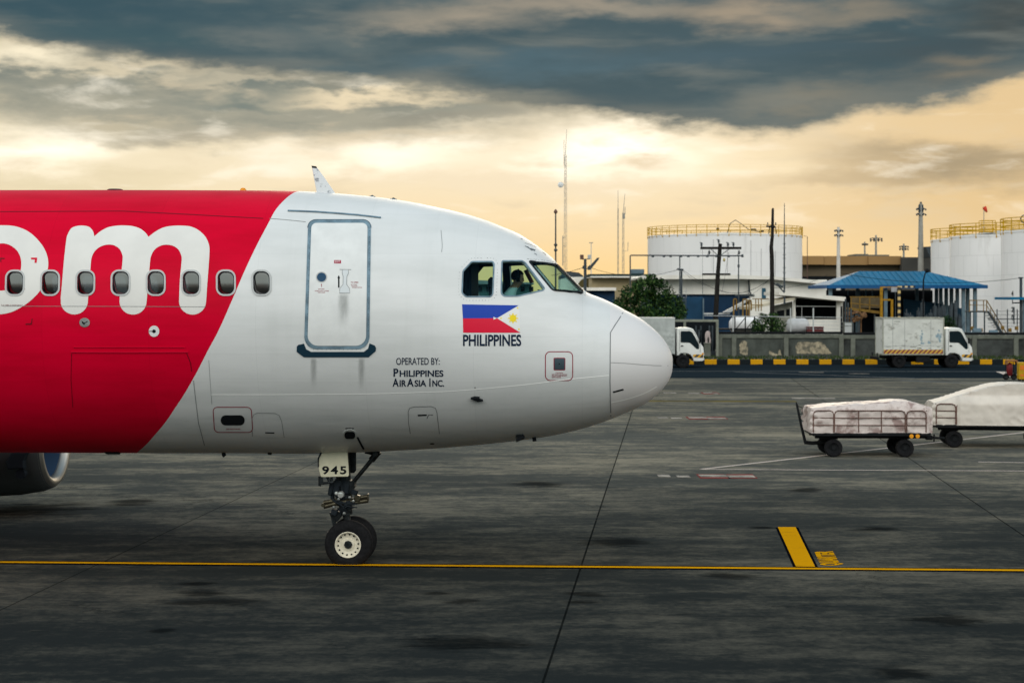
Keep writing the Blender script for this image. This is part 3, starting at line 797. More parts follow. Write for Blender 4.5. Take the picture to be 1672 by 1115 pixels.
words('red_notice', [('TO OPEN', 572.8, 462.8, 585, 2.4), ('LIFT HANDLE', 573, 466, 583, 1.5), ('PUSH DOOR', 574, 468.6, 583.5, 1.5), ('OUT AND FORWARD', 575, 470.6, 591, 1.5)], M_linered, door, 0.0135, 0.02)
words('red_notice', [('!', 524.3, 469, 525.8, 5), ('DO NOT', 520, 473.4, 530, 1.8), ('WHEN LIGHT FLASHES', 514, 476.3, 537, 1.6), ('OPEN DOOR', 519, 478.8, 531, 1.6)], M_linered, door, 0.0135, 0.02)
# streaks of dirt
def smear(name, pts, dens, parent=None, off=0.0045):
    m = bpy.data.materials.get('grime_streak')
    if not m:
        m = bpy.data.materials.new('grime_streak'); m.use_nodes = True; t = m.node_tree; b = t.nodes['Principled BSDF']
        b.inputs['Base Color'].default_value = (0.16, 0.17, 0.16, 1); b.inputs['Roughness'].default_value = 0.7
        tc = t.nodes.new('ShaderNodeTexCoord'); u, v, _ = sep(t, tc.outputs['UV'])
        n = noise(t, comb(t, u * 2.5, v * 1.2), 2.0, 5, 0.6)
        al = (u - 0.5).abs().step(0.5, 0.05) * v.step(1.0, 0.25) * v.step(0.0, 0.12) * (n * 1.0 + 0.1)
        t.links.new((al * 0.55).o, b.inputs['Alpha'])
    x0, y0, x1, y1 = pts
    bm = fill2d([[(x0, y0), (x1, y0), (x1, y1), (x0, y1)]]); cut_grid(bm, 4, 6)
    uv = bm.loops.layers.uv.new()
    for f in bm.faces:
        for l in f.loops: l[uv].uv = ((l.vert.co.x - x0) / (x1 - x0), (l.vert.co.y - y0) / (y1 - y0))
    return lay(name, bm, m, off, parent)
smear('grime_streak', (505, 582, 519, 640), 1); smear('grime_streak', (583, 582, 597, 645), 1)
smear('grime_streak', (549, 478, 573, 540), 1, door, 0.0135)

# ---- panels, ports, seams
line('pinstripe', smooth([(345, 644), (420, 644.2), (500, 643.8), (600, 643), (680, 640.6), (740, 638.2), (800, 633.5), (860, 627.5), (920, 620), (960, 616), (994, 612.6)], 6), 1.3, M_linelt, 0.003)
line('radome_pinstripe', smooth([(998, 657), (1015, 653.5), (1035, 648), (1055, 640.5), (1072, 631)], 6), 1.3, M_linelt, 0.003)
line('radome_joint', [(1019.5, 506.2), (1012, 519), (1004, 531), (996.6, 543), (996.2, 580), (996, 620), (996.5, 655), (997.5, 684)], 1.5, M_line, 0.003)
line('radome_seam', [(997, 592), (1020, 593), (1045, 595), (1070, 596.8), (1091, 597)], 0.7, M_line, 0.003)
line('radome_mark', [(1001, 640), (1018, 635.6)], 2.6, M_black, 0.004)
apn = line('access_panel', rrect(890.5, 574.2, 935, 621, 8), 1.4, M_linered, 0.003, True)
patch('static_plate', rrect(903.8, 584, 923, 604.5, 2), M_linered, 0.003, apn)
patch('plate_centre', rrect(905, 585.2, 921.8, 603.3, 1.5), M_plate, 0.005, apn)
patch('plate_port', ell(913, 594, 1, 1.2, 8), M_black, 0.0065, apn)
words('red_notice', [('CAUTION', 907, 609.5, 919, 1.7), ('KEEP CLEAN AND SMOOTH', 901, 612, 926, 1.6), ('DO NOT COVER OR PAINT', 901, 614.2, 926, 1.6), ('INSIDE THIS BOX', 901, 616.6, 916, 1.6)], M_linered, apn, 0.004, 0.02)
ap2 = line('access_panel', [(x + (685 - y) * -0.06, y) for x, y in rrect(349, 664.5, 411.5, 705.5, 7)], 1.3, M_linered, 0.003, True)
patch('oval_port', rrect(360.5, 677.5, 399.5, 694, 8), M_black, 0.004, ap2)
words('red_notice', [('SERVICE PANEL', 369, 701, 393, 2)], M_linered, ap2, 0.004, 0.02)
line('panel_outline', [(412, 712), (411.5, 683), (414, 677), (420, 674), (449, 674.5), (456, 678), (460, 688), (464, 714)], 0.8, M_line, 0.003)
line('panel_latch', [(433, 706), (448, 706.4)], 2.0, M_black, 0.004)
line('panel_outline', [(670, 708), (667, 690), (666.5, 672), (669, 666), (676, 664), (704, 663.3), (711, 666), (713.5, 674), (717.5, 708)], 1.0, M_line, 0.003)
patch('panel_latch', [(682, 676.5), (697.5, 676), (696, 678.5), (682.5, 679.2)], M_black, 0.004)
line('panel_latch', [(697, 683), (700, 677), (707, 677)], 0.9, M_black, 0.004)
patch('panel_latch', ell(705.5, 724, 4, 1.2, 10), M_black, 0.004)
line('cargo_door_seam', [(316, 621), (318, 640), (324, 690), (334, 727)], 1.1, M_line, 0.003)
line('cargo_door_seam', [(341, 588), (343, 620), (346, 660)], 0.6, M_line, 0.003)
line('cargo_door_sill', [(116, 574.5), (210, 574.8), (307, 574.5)], 2.0, M_red, 0.003, thick=0.012)
line('cargo_door_sill', [(120, 567), (210, 566.5), (302, 567)], 1.2, M_red, 0.003, thick=0.008)
line('cargo_door_seam', [(305, 577), (311, 592), (313, 606)], 1.4, M_lineredd, 0.003)
line('cargo_door_seam', [(117, 577), (116, 620), (119, 665)], 1.0, M_lineredd, 0.003)
line('skin_seam', [(0, 346), (200, 345), (300, 350), (430, 357)], 1.2, M_lineredd, 0.003)
line('skin_seam', smooth([(440, 357), (470, 359.5), (499, 362.5)], 4), 0.8, M_line, 0.003)
line('skin_seam', smooth([(720, 376), (722, 400), (721, 412)], 3), 0.7, M_line, 0.003)
for x, y, c in ((138.3, 526.6, 0), (251.7, 540.8, 1)):
    f = lay('drain_port', fill2d([ell(x, y, 8.6, 7.6 if not c else 9.2)]), M_steel if not c else M_wpaint, 0.003, thick=0.004)
    if c:
        patch('port_hole', ell(x, y, 3, 3, 12), M_black, 0.009, f); line('port_slot', [(x - 8, y), (x, y)], 1.2, M_black, 0.009, False, f)
    else:
        patch('port_hole', [(x - 5, y - 3), (x + 1, y + 1), (x - 1, y + 4), (x - 4, y + 1)], M_black, 0.009, f); line('port_slot', [(x, y + 1), (x + 5, y - 2)], 1.3, M_black, 0.009, False, f)
vp = lay('vent_port', fill2d([ell(571, 709, 11.5, 9)]), mat('vent_rim', (0.50, 0.52, 0.50), 0.45), 0.003, thick=0.01)
patch('vent_hole', rrect(562.5, 703.2, 580, 715.3, 5), M_black, 0.0145, vp)
line('vent_lip', [(564, 699), (578, 699)], 1.6, M_black, 0.006)
line('gear_bay_edge', [(583.5, 713), (588, 722), (594, 733)], 3.2, M_rub, 0.006)
def stub(px, py, pts, th, m=M_black, name='air_probe'):
    """small probe standing on the skin: outline in metres (x forward, out along the normal)"""
    p, n = S(px, py); fwd = Vector((1, 0, 0)); fwd = (fwd - n * fwd.dot(n)).normalized(); sd = n.cross(fwd)
    bm = B(); A = [bm.verts.new(p + fwd * a + n * b + sd * th / 2) for a, b in pts]; C = [bm.verts.new(p + fwd * a + n * b - sd * th / 2) for a, b in pts]
    N = len(pts); bm.faces.new(A); bm.faces.new(C[::-1])
    for i in range(N): bm.faces.new((A[i], C[i], C[(i + 1) % N], A[(i + 1) % N]))
    bmesh.ops.recalc_face_normals(bm, faces=bm.faces)
    return obj(name, bm, m, plane)
patch('air_probe', [(768.5, 648.5), (775, 646.5), (783, 647), (782, 650), (788.5, 651.6), (780, 652.8), (774, 650.5)], M_black, 0.004, thick=0.05)
patch('static_hole', ell(775.6, 632.8, 1, 1, 8), M_black, 0.004)
stub(849, 710, [(-.06, -.02), (.03, -.02), (.07, .03), (.06, .06), (.0, .08), (-.07, .1)], 0.05)
stub(872, 714, [(-.03, -.02), (.03, -.02), (.03, .06), (-.03, .06)], 0.05)
stub(364, 739, [(-.02, -.02), (.03, -.02), (.05, .04), (.01, .07), (-.01, .05)], 0.04)
stub(440, 739, [(-.03, -.02), (.04, -.02), (.03, .03), (-.02, .03)], 0.05)
stub(186, 738.5, [(-.14, -.01), (.1, -.01), (.08, .025), (-.12, .025)], 0.12)
# roof antennas
def fin(name, px_pts, th, m):
    q = [cpl(*p) for p in px_pts]; bm = B(); prism(bm, q, -th / 2, th / 2, 'y', bev=th * 0.3); return obj(name, bm, m, plane, smooth=40)
M_chip = mat('chipped_white', (0.70, 0.71, 0.72), 0.45, stain=(0.10, 0.12, 0.15), sscale=9, smin=0.55)
an = fin('blade_antenna', [(509, 271.5), (516.5, 272.5), (526, 285), (548.5, 317.5), (518, 318)], 0.05, M_chip)
q = [cpl(*p) for p in [(509, 271), (516.5, 272), (518, 275), (510, 274.5)]]; bm = B(); prism(bm, q, -.028, .028); obj('antenna_tip', bm, M_dark, an)
bm = B(); x, z = cpl(188, 311.5); lathe(bm, [(0.13, -.03), (0.125, 0.015), (0.10, 0.026), (0, 0.03)], (x, 0, z), 'z', 24); obj('roof_dome', bm, M_dark, plane, smooth=40)
fin('roof_strip', [(603, 322), (604, 320), (613, 320.8), (614, 323)], 0.12, M_plate)
fin('roof_strip', [(636, 326), (638, 324.2), (648, 325.2), (650, 328)], 0.12, M_plate)
bm = B(); x, z = cpl(397, 314); box(bm, (x, 0, z + 0.0), (0.13, 0.14, 0.03), 0.01); lathe(bm, [(0.05, 0), (0.05, 0.03), (0.03, 0.055), (0, 0.06)], (x, 0, z + 0.01), 'z', 12)
obj('beacon_lamp', bm, M_orange, plane, smooth=40)

# ---- nose gear
def gp(px, py, ly=0.0):
    """pixel -> aircraft coordinates at lateral offset ly"""
    u = (px - CX) / F; d = PI_.to_3x3() @ Vector((u, 1.0, -(py - HOR) / F)); k = (ly - EYE.y) / d.y
    return EYE + d * k
AX = gp(569.2, 889, -0.27); AX.y = 0; TR = 0.315; AX.z = TR  # axle height = loaded radius
bm = B(); P0, P1 = gp(556, 735), gp(565.5, 845)
dirv = (P1 - P0).normalized()
tube(bm, [P0 + Vector((0, 0, .35)), P0 + dirv * 0.72], 0.118, 20)
tube(bm, [P0 + dirv * 0.70, P0 + dirv * 0.76], 0.125, 20)
tube(bm, [P0 + dirv * 0.76, P0 + dirv * 1.00], 0.105, 20)
tube(bm, [P0 + dirv * 0.96, P0 + dirv * 1.02], 0.105, 20)
gear = obj('nose_gear', bm, M_dark, plane, smooth=40)
bm = B(); tube(bm, [P0 + dirv * 0.98, Vector((AX.x - .01, 0, AX.z + .05))], 0.06, 16); tube(bm, [(AX.x, -.34, AX.z), (AX.x, .34, AX.z)], 0.045, 14); tube(bm, [Vector((AX.x, 0, AX.z + .16)), Vector((AX.x, 0, AX.z - .07))], 0.085, 14)
obj('piston_and_axle', bm, M_dark, gear, smooth=40)
# wheels
def make_wheel(parent):
    w = bpy.data.objects.new('nose_wheel', bpy.data.meshes.new('nose_wheel'))
    r = 0.378; h = 0.112
    pr = [(0.20, -.075), (0.205, -.095), (0.25, -h), (r - .09, -h), (r - .035, -.092), (r - .008, -.06), (r, -.02)]
    for i in (-1, 0, 1): pass
    pr += [(r, .02), (r - .008, .06), (r - .035, .092), (r - .09, h), (0.25, h), (0.205, .095), (0.20, .075)]
    bm = B(); lathe(bm, pr, (0, 0, 0), 'y', 56, close=True)
    for v in bm.verts:   # flattened where it stands
        if v.co.z < -TR + 0.001: v.co.z = -TR + 0.001; v.co.y *= 1.06
    o = obj('nose_wheel', bm, M_tyre, parent, smooth=40)
    bm = B(); lathe(bm, [(0.206, -.098), (0.200, -.105), (0.188, -.100), (0.182, -.075), (0.165, -.055), (0.10, -.045), (0.095, -.06), (0.0, -.06)], (0, 0, 0), 'y', 48)
    lathe(bm, [(0.206, .098), (0.200, .105), (0.188, .100), (0.182, .075), (0.165, .055), (0.10, .045), (0.095, .06), (0.0, .06)], (0, 0, 0), 'y', 48)
    obj('rim', bm, M_wheel, o, smooth=35)
    bm = B()
    for sg in (-1, 1):
        for k in range(14):
            a = 2 * math.pi * k / 14 + .1; box(bm, (0.160 * math.cos(a), sg * .060, 0.160 * math.sin(a)), (.022, .03, .022), .004)
    obj('wheel_bolt', bm, M_black, o)
    bm = B()
    for sg in (-1, 1): lathe(bm, [(0.066, 0.055 * sg), (0.064, 0.085 * sg), (0.05, 0.10 * sg), (0.03, 0.10 * sg), (0.028, 0.088 * sg), (0, 0.088 * sg)], (0, 0, 0), 'y', 8)
    obj('hub_cap', bm, M_dark, o, smooth=30)
    return o
w1 = make_wheel(plane); w1.location = (AX.x, -0.25, TR)
w2 = w1.copy(); COL.objects.link(w2); w2.location.y = 0.25
for g in list(w1.children):
    d = g.copy(); COL.objects.link(d); d.parent = w2
# drag brace, actuators, scissors, lamps
bm = B(); a, b = gp(614, 742), gp(576, 788)
tube(bm, [a + Vector((0, -.05, 0)), b + Vector((0, -.06, 0))], [0.035, 0.03], 10); tube(bm, [a + Vector((0, .05, 0)), b + Vector((0, .06, 0))], [0.035, 0.03], 10)
tube(bm, [a + (a - b) * .12, a + (b - a) * .2], 0.055, 10); tube(bm, [b + Vector((0, -.12, 0)), b + Vector((0, .12, 0))], 0.045, 12)
tube(bm, [gp(596, 737), gp(612, 741)], .03, 8); tube(bm, [a + Vector((0, -.14, .02)), a + Vector((0, .14, .02))], 0.04, 10)
obj('drag_brace', bm, M_dark, gear, smooth=40)
bm = B()
prism(bm, [(gp(*p).x, gp(*p).z) for p in [(565, 780), (578, 786), (581, 793), (574, 803), (568, 812), (560, 806), (558, 786)]], -.11, .11, 'y', .01)
obj('brace_lug', bm, M_dark, gear)
M_olive = mat('hydraulic_olive', (0.085, 0.075, 0.05), 0.35, metal=0.7, vary=.3, scale=14)
bm = B()
for dz in (0, .065): tube(bm, [gp(528.5, 827, -.13) + Vector((0, 0, dz)), gp(551, 821, -.13) + Vector((0, 0, dz * .7))], .036, 12)
tube(bm, [gp(528, 824, -.13) + Vector((0, -.05, 0)), gp(528, 824, -.13) + Vector((0, .05, 0))], .03, 8)
for dz in (0, .065): tube(bm, [gp(580, 820, -.13) + Vector((0, 0, dz)), gp(601, 817, -.13) + Vector((0, 0, dz))], .035, 12)
box(bm, gp(584, 813, -.12), (.1, .12, .1), .015, (0, .2, 0)); box(bm, gp(601, 812, -.13), (.02, .1, .12), .004)
tube(bm, [gp(551, 821, -.1), gp(580, 818, -.1)], .05, 14)
obj('steering_actuator', bm, M_olive, gear, smooth=40)
bm = B()
prism(bm, [(gp(*p).x, gp(*p).z) for p in [(538, 836), (552, 834), (560, 840), (552, 850), (546, 853), (541, 843)]], -.06, .06, 'y', .008)
prism(bm, [(gp(*p).x, gp(*p).z) for p in [(541, 845), (549, 852), (556, 872), (552, 878), (545, 862)]], -.05, .05, 'y', .008)
tube(bm, [gp(546, 851) + Vector((0, -.1, 0)), gp(546, 851) + Vector((0, .1, 0))], .025, 10)
tube(bm, [gp(536, 868, -.05), gp(533, 878, -.05)], .02, 8)
obj('torque_link', bm, M_dark, gear, smooth=40)
bm = B()
rr = random.Random(3)
for k in range(13):   # hoses and cable runs
    x0 = rr.uniform(542, 568); a = gp(x0, 780 + rr.uniform(-4, 6), -.12); b = gp(x0 + rr.uniform(-6, 6), 806 + rr.uniform(-6, 6), -.14); c = gp(557 + rr.uniform(-9, 9), 836 + rr.uniform(-4, 6), -.1)
    tube(bm, [a.lerp(b, t) * (1 - t) + b.lerp(c, t) * t for t in [i / 8 for i in range(9)]], .009, 6)
box(bm, gp(549, 800, -.12), (.1, .1, .16), .02); box(bm, gp(566, 796, -.1), (.09, .1, .2), .02); box(bm, gp(543, 806, -.06), (.05, .12, .22), .01)
tube(bm, [P0 + dirv * .80, P0 + dirv * .84], .135, 18); tube(bm, [P0 + dirv * .90, P0 + dirv * .93], .13, 18)
for px, py, w, h in ((541, 797, .07, .22), (570, 824, .09, .14), (546, 836, .10, .10), (579, 803, .10, .08), (551, 789, .12, .10)): box(bm, gp(px, py, -.10), (w, .12, h), .015, (0, rr.uniform(-.4, .4), 0))
for k in range(6):
    a = gp(rr.uniform(540, 552), rr.uniform(812, 822), -.16); b = gp(rr.uniform(570, 584), rr.uniform(815, 830), -.17); m_ = (a + b) / 2 + Vector((0, -.03, rr.uniform(-.10, .06)))
    tube(bm, [a, a.lerp(m_, .6), m_, m_.lerp(b, .4), b], .010, 6)
obj('hoses', bm, M_rub, gear, smooth=40)
bm = B()
for px, py in ((553, 815), (571, 812), (562, 838), (545, 828), (577, 818)): lathe(bm, [(0, -.02), (.022, -.016), (.024, .02), (0, .03)], gp(px, py, -.2), 'y', 10)
obj('fittings', bm, M_steel, gear, smooth=40)
for px, py, r in ((556.5, 807.5, .055), (549.5, 805, .03)):
    bm = B(); c = gp(px, py, -.19); lathe(bm, [(0, -.045), (r * .8, -.04), (r, -.0), (r, .05), (0, .06)], c, 'y', 20); obj('gear_lamp', bm, mat('lamp_lens', (0.80, 0.80, 0.76), 0.08, metal=.6), gear, smooth=40)
# gear doors
def plate(name, px_pts, ly, th, m, parent=None, bev=0.006):
    q = [gp(*p, ly) for p in px_pts]; bm = B(); prism(bm, [(v.x, v.z) for v in q], ly - th / 2, ly + th / 2, 'y', bev); return obj(name, bm, m, parent or plane, smooth=40)
gd = plate('gear_door', rounded([(519.8, 760), (520, 748), (524, 739), (534, 735.5), (567.5, 735.5), (570, 777.5), (524, 778.5)], 3), -.34, .03, M_cream)
plate('door_edge', [(519.2, 762), (519, 748), (523.4, 738.2), (533, 734.6), (534, 736.4), (525, 740), (521, 749), (521, 762)], -.345, .05, M_rub, gd, 0)
bm = text_mesh('945', 1.0, 0.03, 1.25)
xs = [v.co.x for v in bm.verts]; ys = [v.co.y for v in bm.verts]
for v in bm.verts:
    u = (v.co.x - min(xs)) / (max(xs) - min(xs)); w = (v.co.y - min(ys)) / (max(ys) - min(ys))
    q = gp(526 + u * 39.5, 774.3 - w * 13.6, -.36); v.co = q
obj('number_lettering', bm, M_black, gd)
plate('gear_door', [(568, 734), (581.5, 734), (581.5, 768), (578, 772), (571, 772), (569.5, 760)], .1, .04, M_dark)
plate('gear_door', [(523, 734), (566, 734), (566, 772), (523, 772)], .36, .03, M_dark)
bm = B()
for p in ([(522, 777), (522, 792), (524, 792)], [(522, 789), (544, 787)], [(534, 778), (539, 788)], [(541, 779), (542, 786)]):
    tube(bm, [gp(*q, -.28) for q in p], .022, 8)
prism(bm, [(gp(*p, -.28).x, gp(*p, -.28).z) for p in [(521, 778), (527, 778), (528, 788), (523, 793)]], -.30, -.26)
obj('door_bracket', bm, M_dark, gear, smooth=40)
plate('bay_lip', [(522, 739), (524, 729), (568, 727), (570, 737)], -.30, .05, mat('bay_lip', (0.22, 0.24, 0.23), .5))

# ---- far engine, pylon and wing
EC = Vector((gp(90, 735, 5.75).x, 5.75, 1.49))
bm = B()
pr = [(0.86, .03), (0.80, -.02), (0.79, -.12), (0.83, -.45), (0.86, -1.0)]
out = [(0.86, .03), (0.93, .035), (0.99, -.02), (1.06, -.2), (1.13, -.6), (1.18, -1.3), (1.18, -2.0), (1.08, -2.9), (0.92, -3.5), (0.90, -3.5), (0.86, -1.0)]
lathe(bm, out, EC, 'x', 56); nac = obj('engine_nacelle', bm, mat('shaded_nacelle', (0.075, 0.085, 0.085), 0.4, vary=.12, scale=2), plane, smooth=50)  # the shade under the fuselage is put into this dark colour
bm = B(); lathe(bm, [(0.995, -.03), (0.935, .04), (0.86, .045), (0.80, -.01), (0.785, -.12)], EC, 'x', 56); obj('inlet_lip', bm, mat('polished_lip', (0.40, 0.38, 0.34), 0.42, metal=1.0), nac, smooth=60)
bm = B(); lathe(bm, [(0.786, -.10), (0.80, -.3), (0.85, -1.0)], EC, 'x', 56); obj('inlet_duct', bm, mat('duct_blue', (0.05, 0.10, 0.18), 0.5), nac, smooth=60)
bm = B(); lathe(bm, [(0.86, -1.0), (0.2, -1.0), (0.12, -.75), (0, -.6)], EC, 'x', 40); obj('fan', bm, M_dark, nac, smooth=40)
bm = B(); p = gp(30, 772, 4.6)
prism(bm, [(gp(*q, 4.58).x, gp(*q, 4.58).z) for q in [(20, 738), (44, 738), (38, 752), (39, 765), (13, 766), (9, 755)]], 4.56, 4.75, 'y', .02)
lathe(bm, [(0.0, 0), (.09, 0), (.09, .15), (0, .15)], (gp(33, 774, 4.6).x, 4.60, gp(33, 774, 4.6).z), 'y', 20)
obj('cowl_latch_panel', bm, M_rub, nac)
bm = B(); prism(bm, [(EC.x - .6, 2.5), (EC.x - 2.2, 3.3), (EC.x - 6, 3.3), (EC.x - 5.2, 2.5)], 5.6, 5.9, 'y', .05); obj('engine_pylon', bm, M_wpaint, plane)
bm = B()
rt, tp = (-9.9, 1.4, 2.35), (-17.2, 17.0, 3.75)
def foil(x, y, z, c): return [bm.verts.new((x - c * u, y, z + c * w)) for u, w in ((0, 0), (.1, .05), (.35, .07), (.7, .045), (1, 0), (.7, -.02), (.35, -.04), (.1, -.03))]
a, m_, b = foil(*rt, 6.2), foil(-13.2, 6.6, 2.85, 3.9), foil(*tp, 1.6)
for p, q in ((a, m_), (m_, b)):
    for i in range(8): bm.faces.new((p[i], p[(i + 1) % 8], q[(i + 1) % 8], q[i]))
bm.faces.new(a); bm.faces.new(b[::-1]); bmesh.ops.recalc_face_normals(bm, faces=bm.faces)
obj('wing', bm, mat('wing_grey', (0.42, 0.43, 0.44), 0.45, vary=.08, scale=1), plane, smooth=40)

# ---- cockpit furnishing
def cp(px, py, ly): return gp(px, py, ly)
M_seat = mat('seat_grey', (0.03, 0.045, 0.07), .8); M_visor = mat('visor_red_brown', (0.30, 0.07, 0.05), .5)
SX = cp(838, 480, -.52).x; SZ = cp(838, 484, -.52).z
for ly in (-.52, .52):
    bm = B(); box(bm, (SX - .27, ly, SZ - .22), (.12, .50, .72), .04, (0, -.12, 0)); box(bm, (SX - .34, ly, SZ + .20), (.09, .28, .20), .04)
    box(bm, (SX, ly, SZ - .60), (.52, .50, .12), .04); box(bm, (SX, ly, SZ - .82), (.3, .3, .34), .02)
    obj('pilot_seat', bm, M_seat, plane, smooth=40)
bm = B(); q = [cp(p, r, 0) for p, r in ((880, 473), (915, 478), (922, 482), (922, 505), (880, 510))]; prism(bm, [(v.x, v.z) for v in q], -.62, .62, 'y', .03); obj('instrument_panel', bm, M_seat, plane)
bm = B(); q = [cp(p, r, 0) for p, r in ((790, 418), (858, 421), (858, 426), (790, 427))]; prism(bm, [(v.x, v.z) for v in q], -.45, .45, 'y', .01); obj('overhead_panel', bm, M_seat, plane)
bm = B(); a, b = cp(858, 441, .75), cp(869, 462, .75); tube(bm, [a, b], .035, 8); obj('sun_visor', bm, M_visor, plane, smooth=40)
bm = B(); box(bm, (XB + .25, .2, cp(760, 455, 0).z), (.12, 1.6, 1.1), .03); obj('jump_seat_panel', bm, M_lindark, plane)

# ================================================================== PILOT
def person_skin(name, joints, bones, m, parent, root=0, sub=2):
    me = bpy.data.meshes.new(name); me.from_pydata([j[:3] for j in joints], bones, []); o = bpy.data.objects.new(name, me); COL.objects.link(o)
    sk = o.modifiers.new('s', 'SKIN'); sk.use_smooth_shade = True; o.modifiers.new('d', 'SUBSURF').levels = sub; o.modifiers['d'].render_levels = sub
    for i, j in enumerate(joints):
        v = me.skin_vertices[0].data[i]; r = j[3]; v.radius = r if isinstance(r, tuple) else (r, r); v.use_root = (i == root)
    bpy.context.view_layer.update()
    m2 = bpy.data.meshes.new_from_object(o.evaluated_get(bpy.context.evaluated_depsgraph_get())); o.modifiers.clear(); o.data = m2; bpy.data.meshes.remove(me)
    m2.materials.clear()
    for k in (m if isinstance(m, list) else [m]): m2.materials.append(k)
    o.parent = parent; m2.name = name
    m2.polygons.foreach_set('use_smooth', [True] * len(m2.polygons))
    return o
M_skin = mat('skin', (0.30, 0.17, 0.11), .55); M_shirt = mat('pale_shirt', (0.42, 0.60, 0.62), .8); M_hair = mat('black_hair', (0.01, 0.009, 0.009), .5); M_trs = mat('dark_trousers', (0.012, 0.015, 0.025), .8)
pil = thing('person', 'seated pilot in a pale short sleeved shirt behind the cockpit side window', 'person', PM @ Vector((SX + .02, -.52, SZ - .20)), -YAW)
J = [(-.10, 0, -.26, (.15, .13)), (-.11, 0, -.05, (.13, .11)), (-.10, 0, .14, (.17, .12)), (-.08, 0, .26, (.12, .09)), (-.02, 0, .33, .062), (.04, 0, .385, .060),
     (.06, 0, .45, (.078, .098)), (.06, 0, .53, (.072, .090)), (.06, 0, .58, .05)]
BN = [(0, 1), (1, 2), (2, 3), (3, 4), (4, 5), (5, 6), (6, 7), (7, 8)]
for s in (-1, 1):
    b0 = len(J); J += [(-.09, s * .17, .23, .068), (-.02, s * .22, .02, .050), (.05, s * .23, -.08, .045), (.20, s * .18, -.07, .036), (.31, s * .14, -.04, .028), (.36, s * .135, -.035, (.036, .018))]
    BN += [(3, b0), (b0, b0 + 1), (b0 + 1, b0 + 2), (b0 + 2, b0 + 3), (b0 + 3, b0 + 4), (b0 + 4, b0 + 5)]
    for k, (dy, L_) in enumerate(((.028, .075), (.010, .085), (-.010, .078), (-.028, .060))):
        f0 = len(J); J += [(.395, s * (.135 + dy), -.035, .009), (.395 + L_ * .5, s * (.135 + dy), -.042, .0085), (.395 + L_ * .75, s * (.135 + dy), -.065, .008)]
        BN += [(b0 + 5, f0), (f0, f0 + 1), (f0 + 1, f0 + 2)]
    f0 = len(J); J += [(.37, s * .095, -.045, .010), (.40, s * .083, -.065, .009)]; BN += [(b0 + 5, f0), (f0, f0 + 1)]
    l0 = len(J); J += [(-.04, s * .11, -.26, .095), (.36, s * .13, -.23, .070), (.44, s * .13, -.50, .055), (.46, s * .13, -.70, .042), (.56, s * .13, -.74, .035)]
    BN += [(0, l0), (l0, l0 + 1), (l0 + 1, l0 + 2), (l0 + 2, l0 + 3), (l0 + 3, l0 + 4)]
bd = person_skin('body', J, BN, [M_skin, M_shirt, M_trs], pil)
for f in bd.data.polygons:
    c = f.center
    f.material_index = 2 if c.z < -.24 or (c.z < -.15 and c.x > -.02 and abs(c.y) < .14 and c.x < .5 and c.z < -.14) else 1 if (c.z < .335 and c.x < .09) else 0
bm = B(); lathe(bm, [(0, .0), (.02, .01), (.018, .05), (.006, .06), (0, .062)], (0, 0, 0), 'z', 10)
bmesh.ops.transform(bm, matrix=Matrix.Translation((.135, 0, .425)) @ Matrix.Rotation(R(-12), 4, 'Y'), verts=bm.verts)
for s in (-1, 1):
    bmesh.ops.create_uvsphere(bm, u_segments=10, v_segments=6, radius=.03, matrix=Matrix.Translation((.05, s * .082, .455)) @ Matrix.Diagonal((.7, .35, 1.1, 1)))
box(bm, (.132, 0, .405), (.02, .05, .012), .005)
obj('face', bm, M_skin, pil, smooth=True)
bm = B()
for s in (-1, 1): bmesh.ops.create_uvsphere(bm, u_segments=10, v_segments=6, radius=.013, matrix=Matrix.Translation((.132, s * .033, .47)))
obj('eyes', bm, M_black, pil, smooth=True)
bm = B(); bmesh.ops.create_uvsphere(bm, u_segments=24, v_segments=14, radius=.1, matrix=Matrix.Translation((.045, 0, .515)) @ Matrix.Diagonal((1.04, .88, 1.0, 1)))
bmesh.ops.delete(bm, geom=[v for v in bm.verts if v.co.z < .45 or (v.co.x > .10 and v.co.z < .525)], context='VERTS')
obj('hair', bm, M_hair, pil, smooth=True)
bm = B(); tube(bm, [(.06, .098, .46), (.06, .095, .55), (.06, .05, .615), (.06, -.05, .615), (.06, -.095, .55), (.06, -.098, .46)], .012, 7)
for s in (-1, 1): box(bm, (.06, s * .1, .46), (.06, .03, .075), .012)
tube(bm, [(.07, -.1, .44), (.14, -.07, .39), (.165, -.02, .38)], .005, 5); obj('headset', bm, M_black, pil, smooth=40)

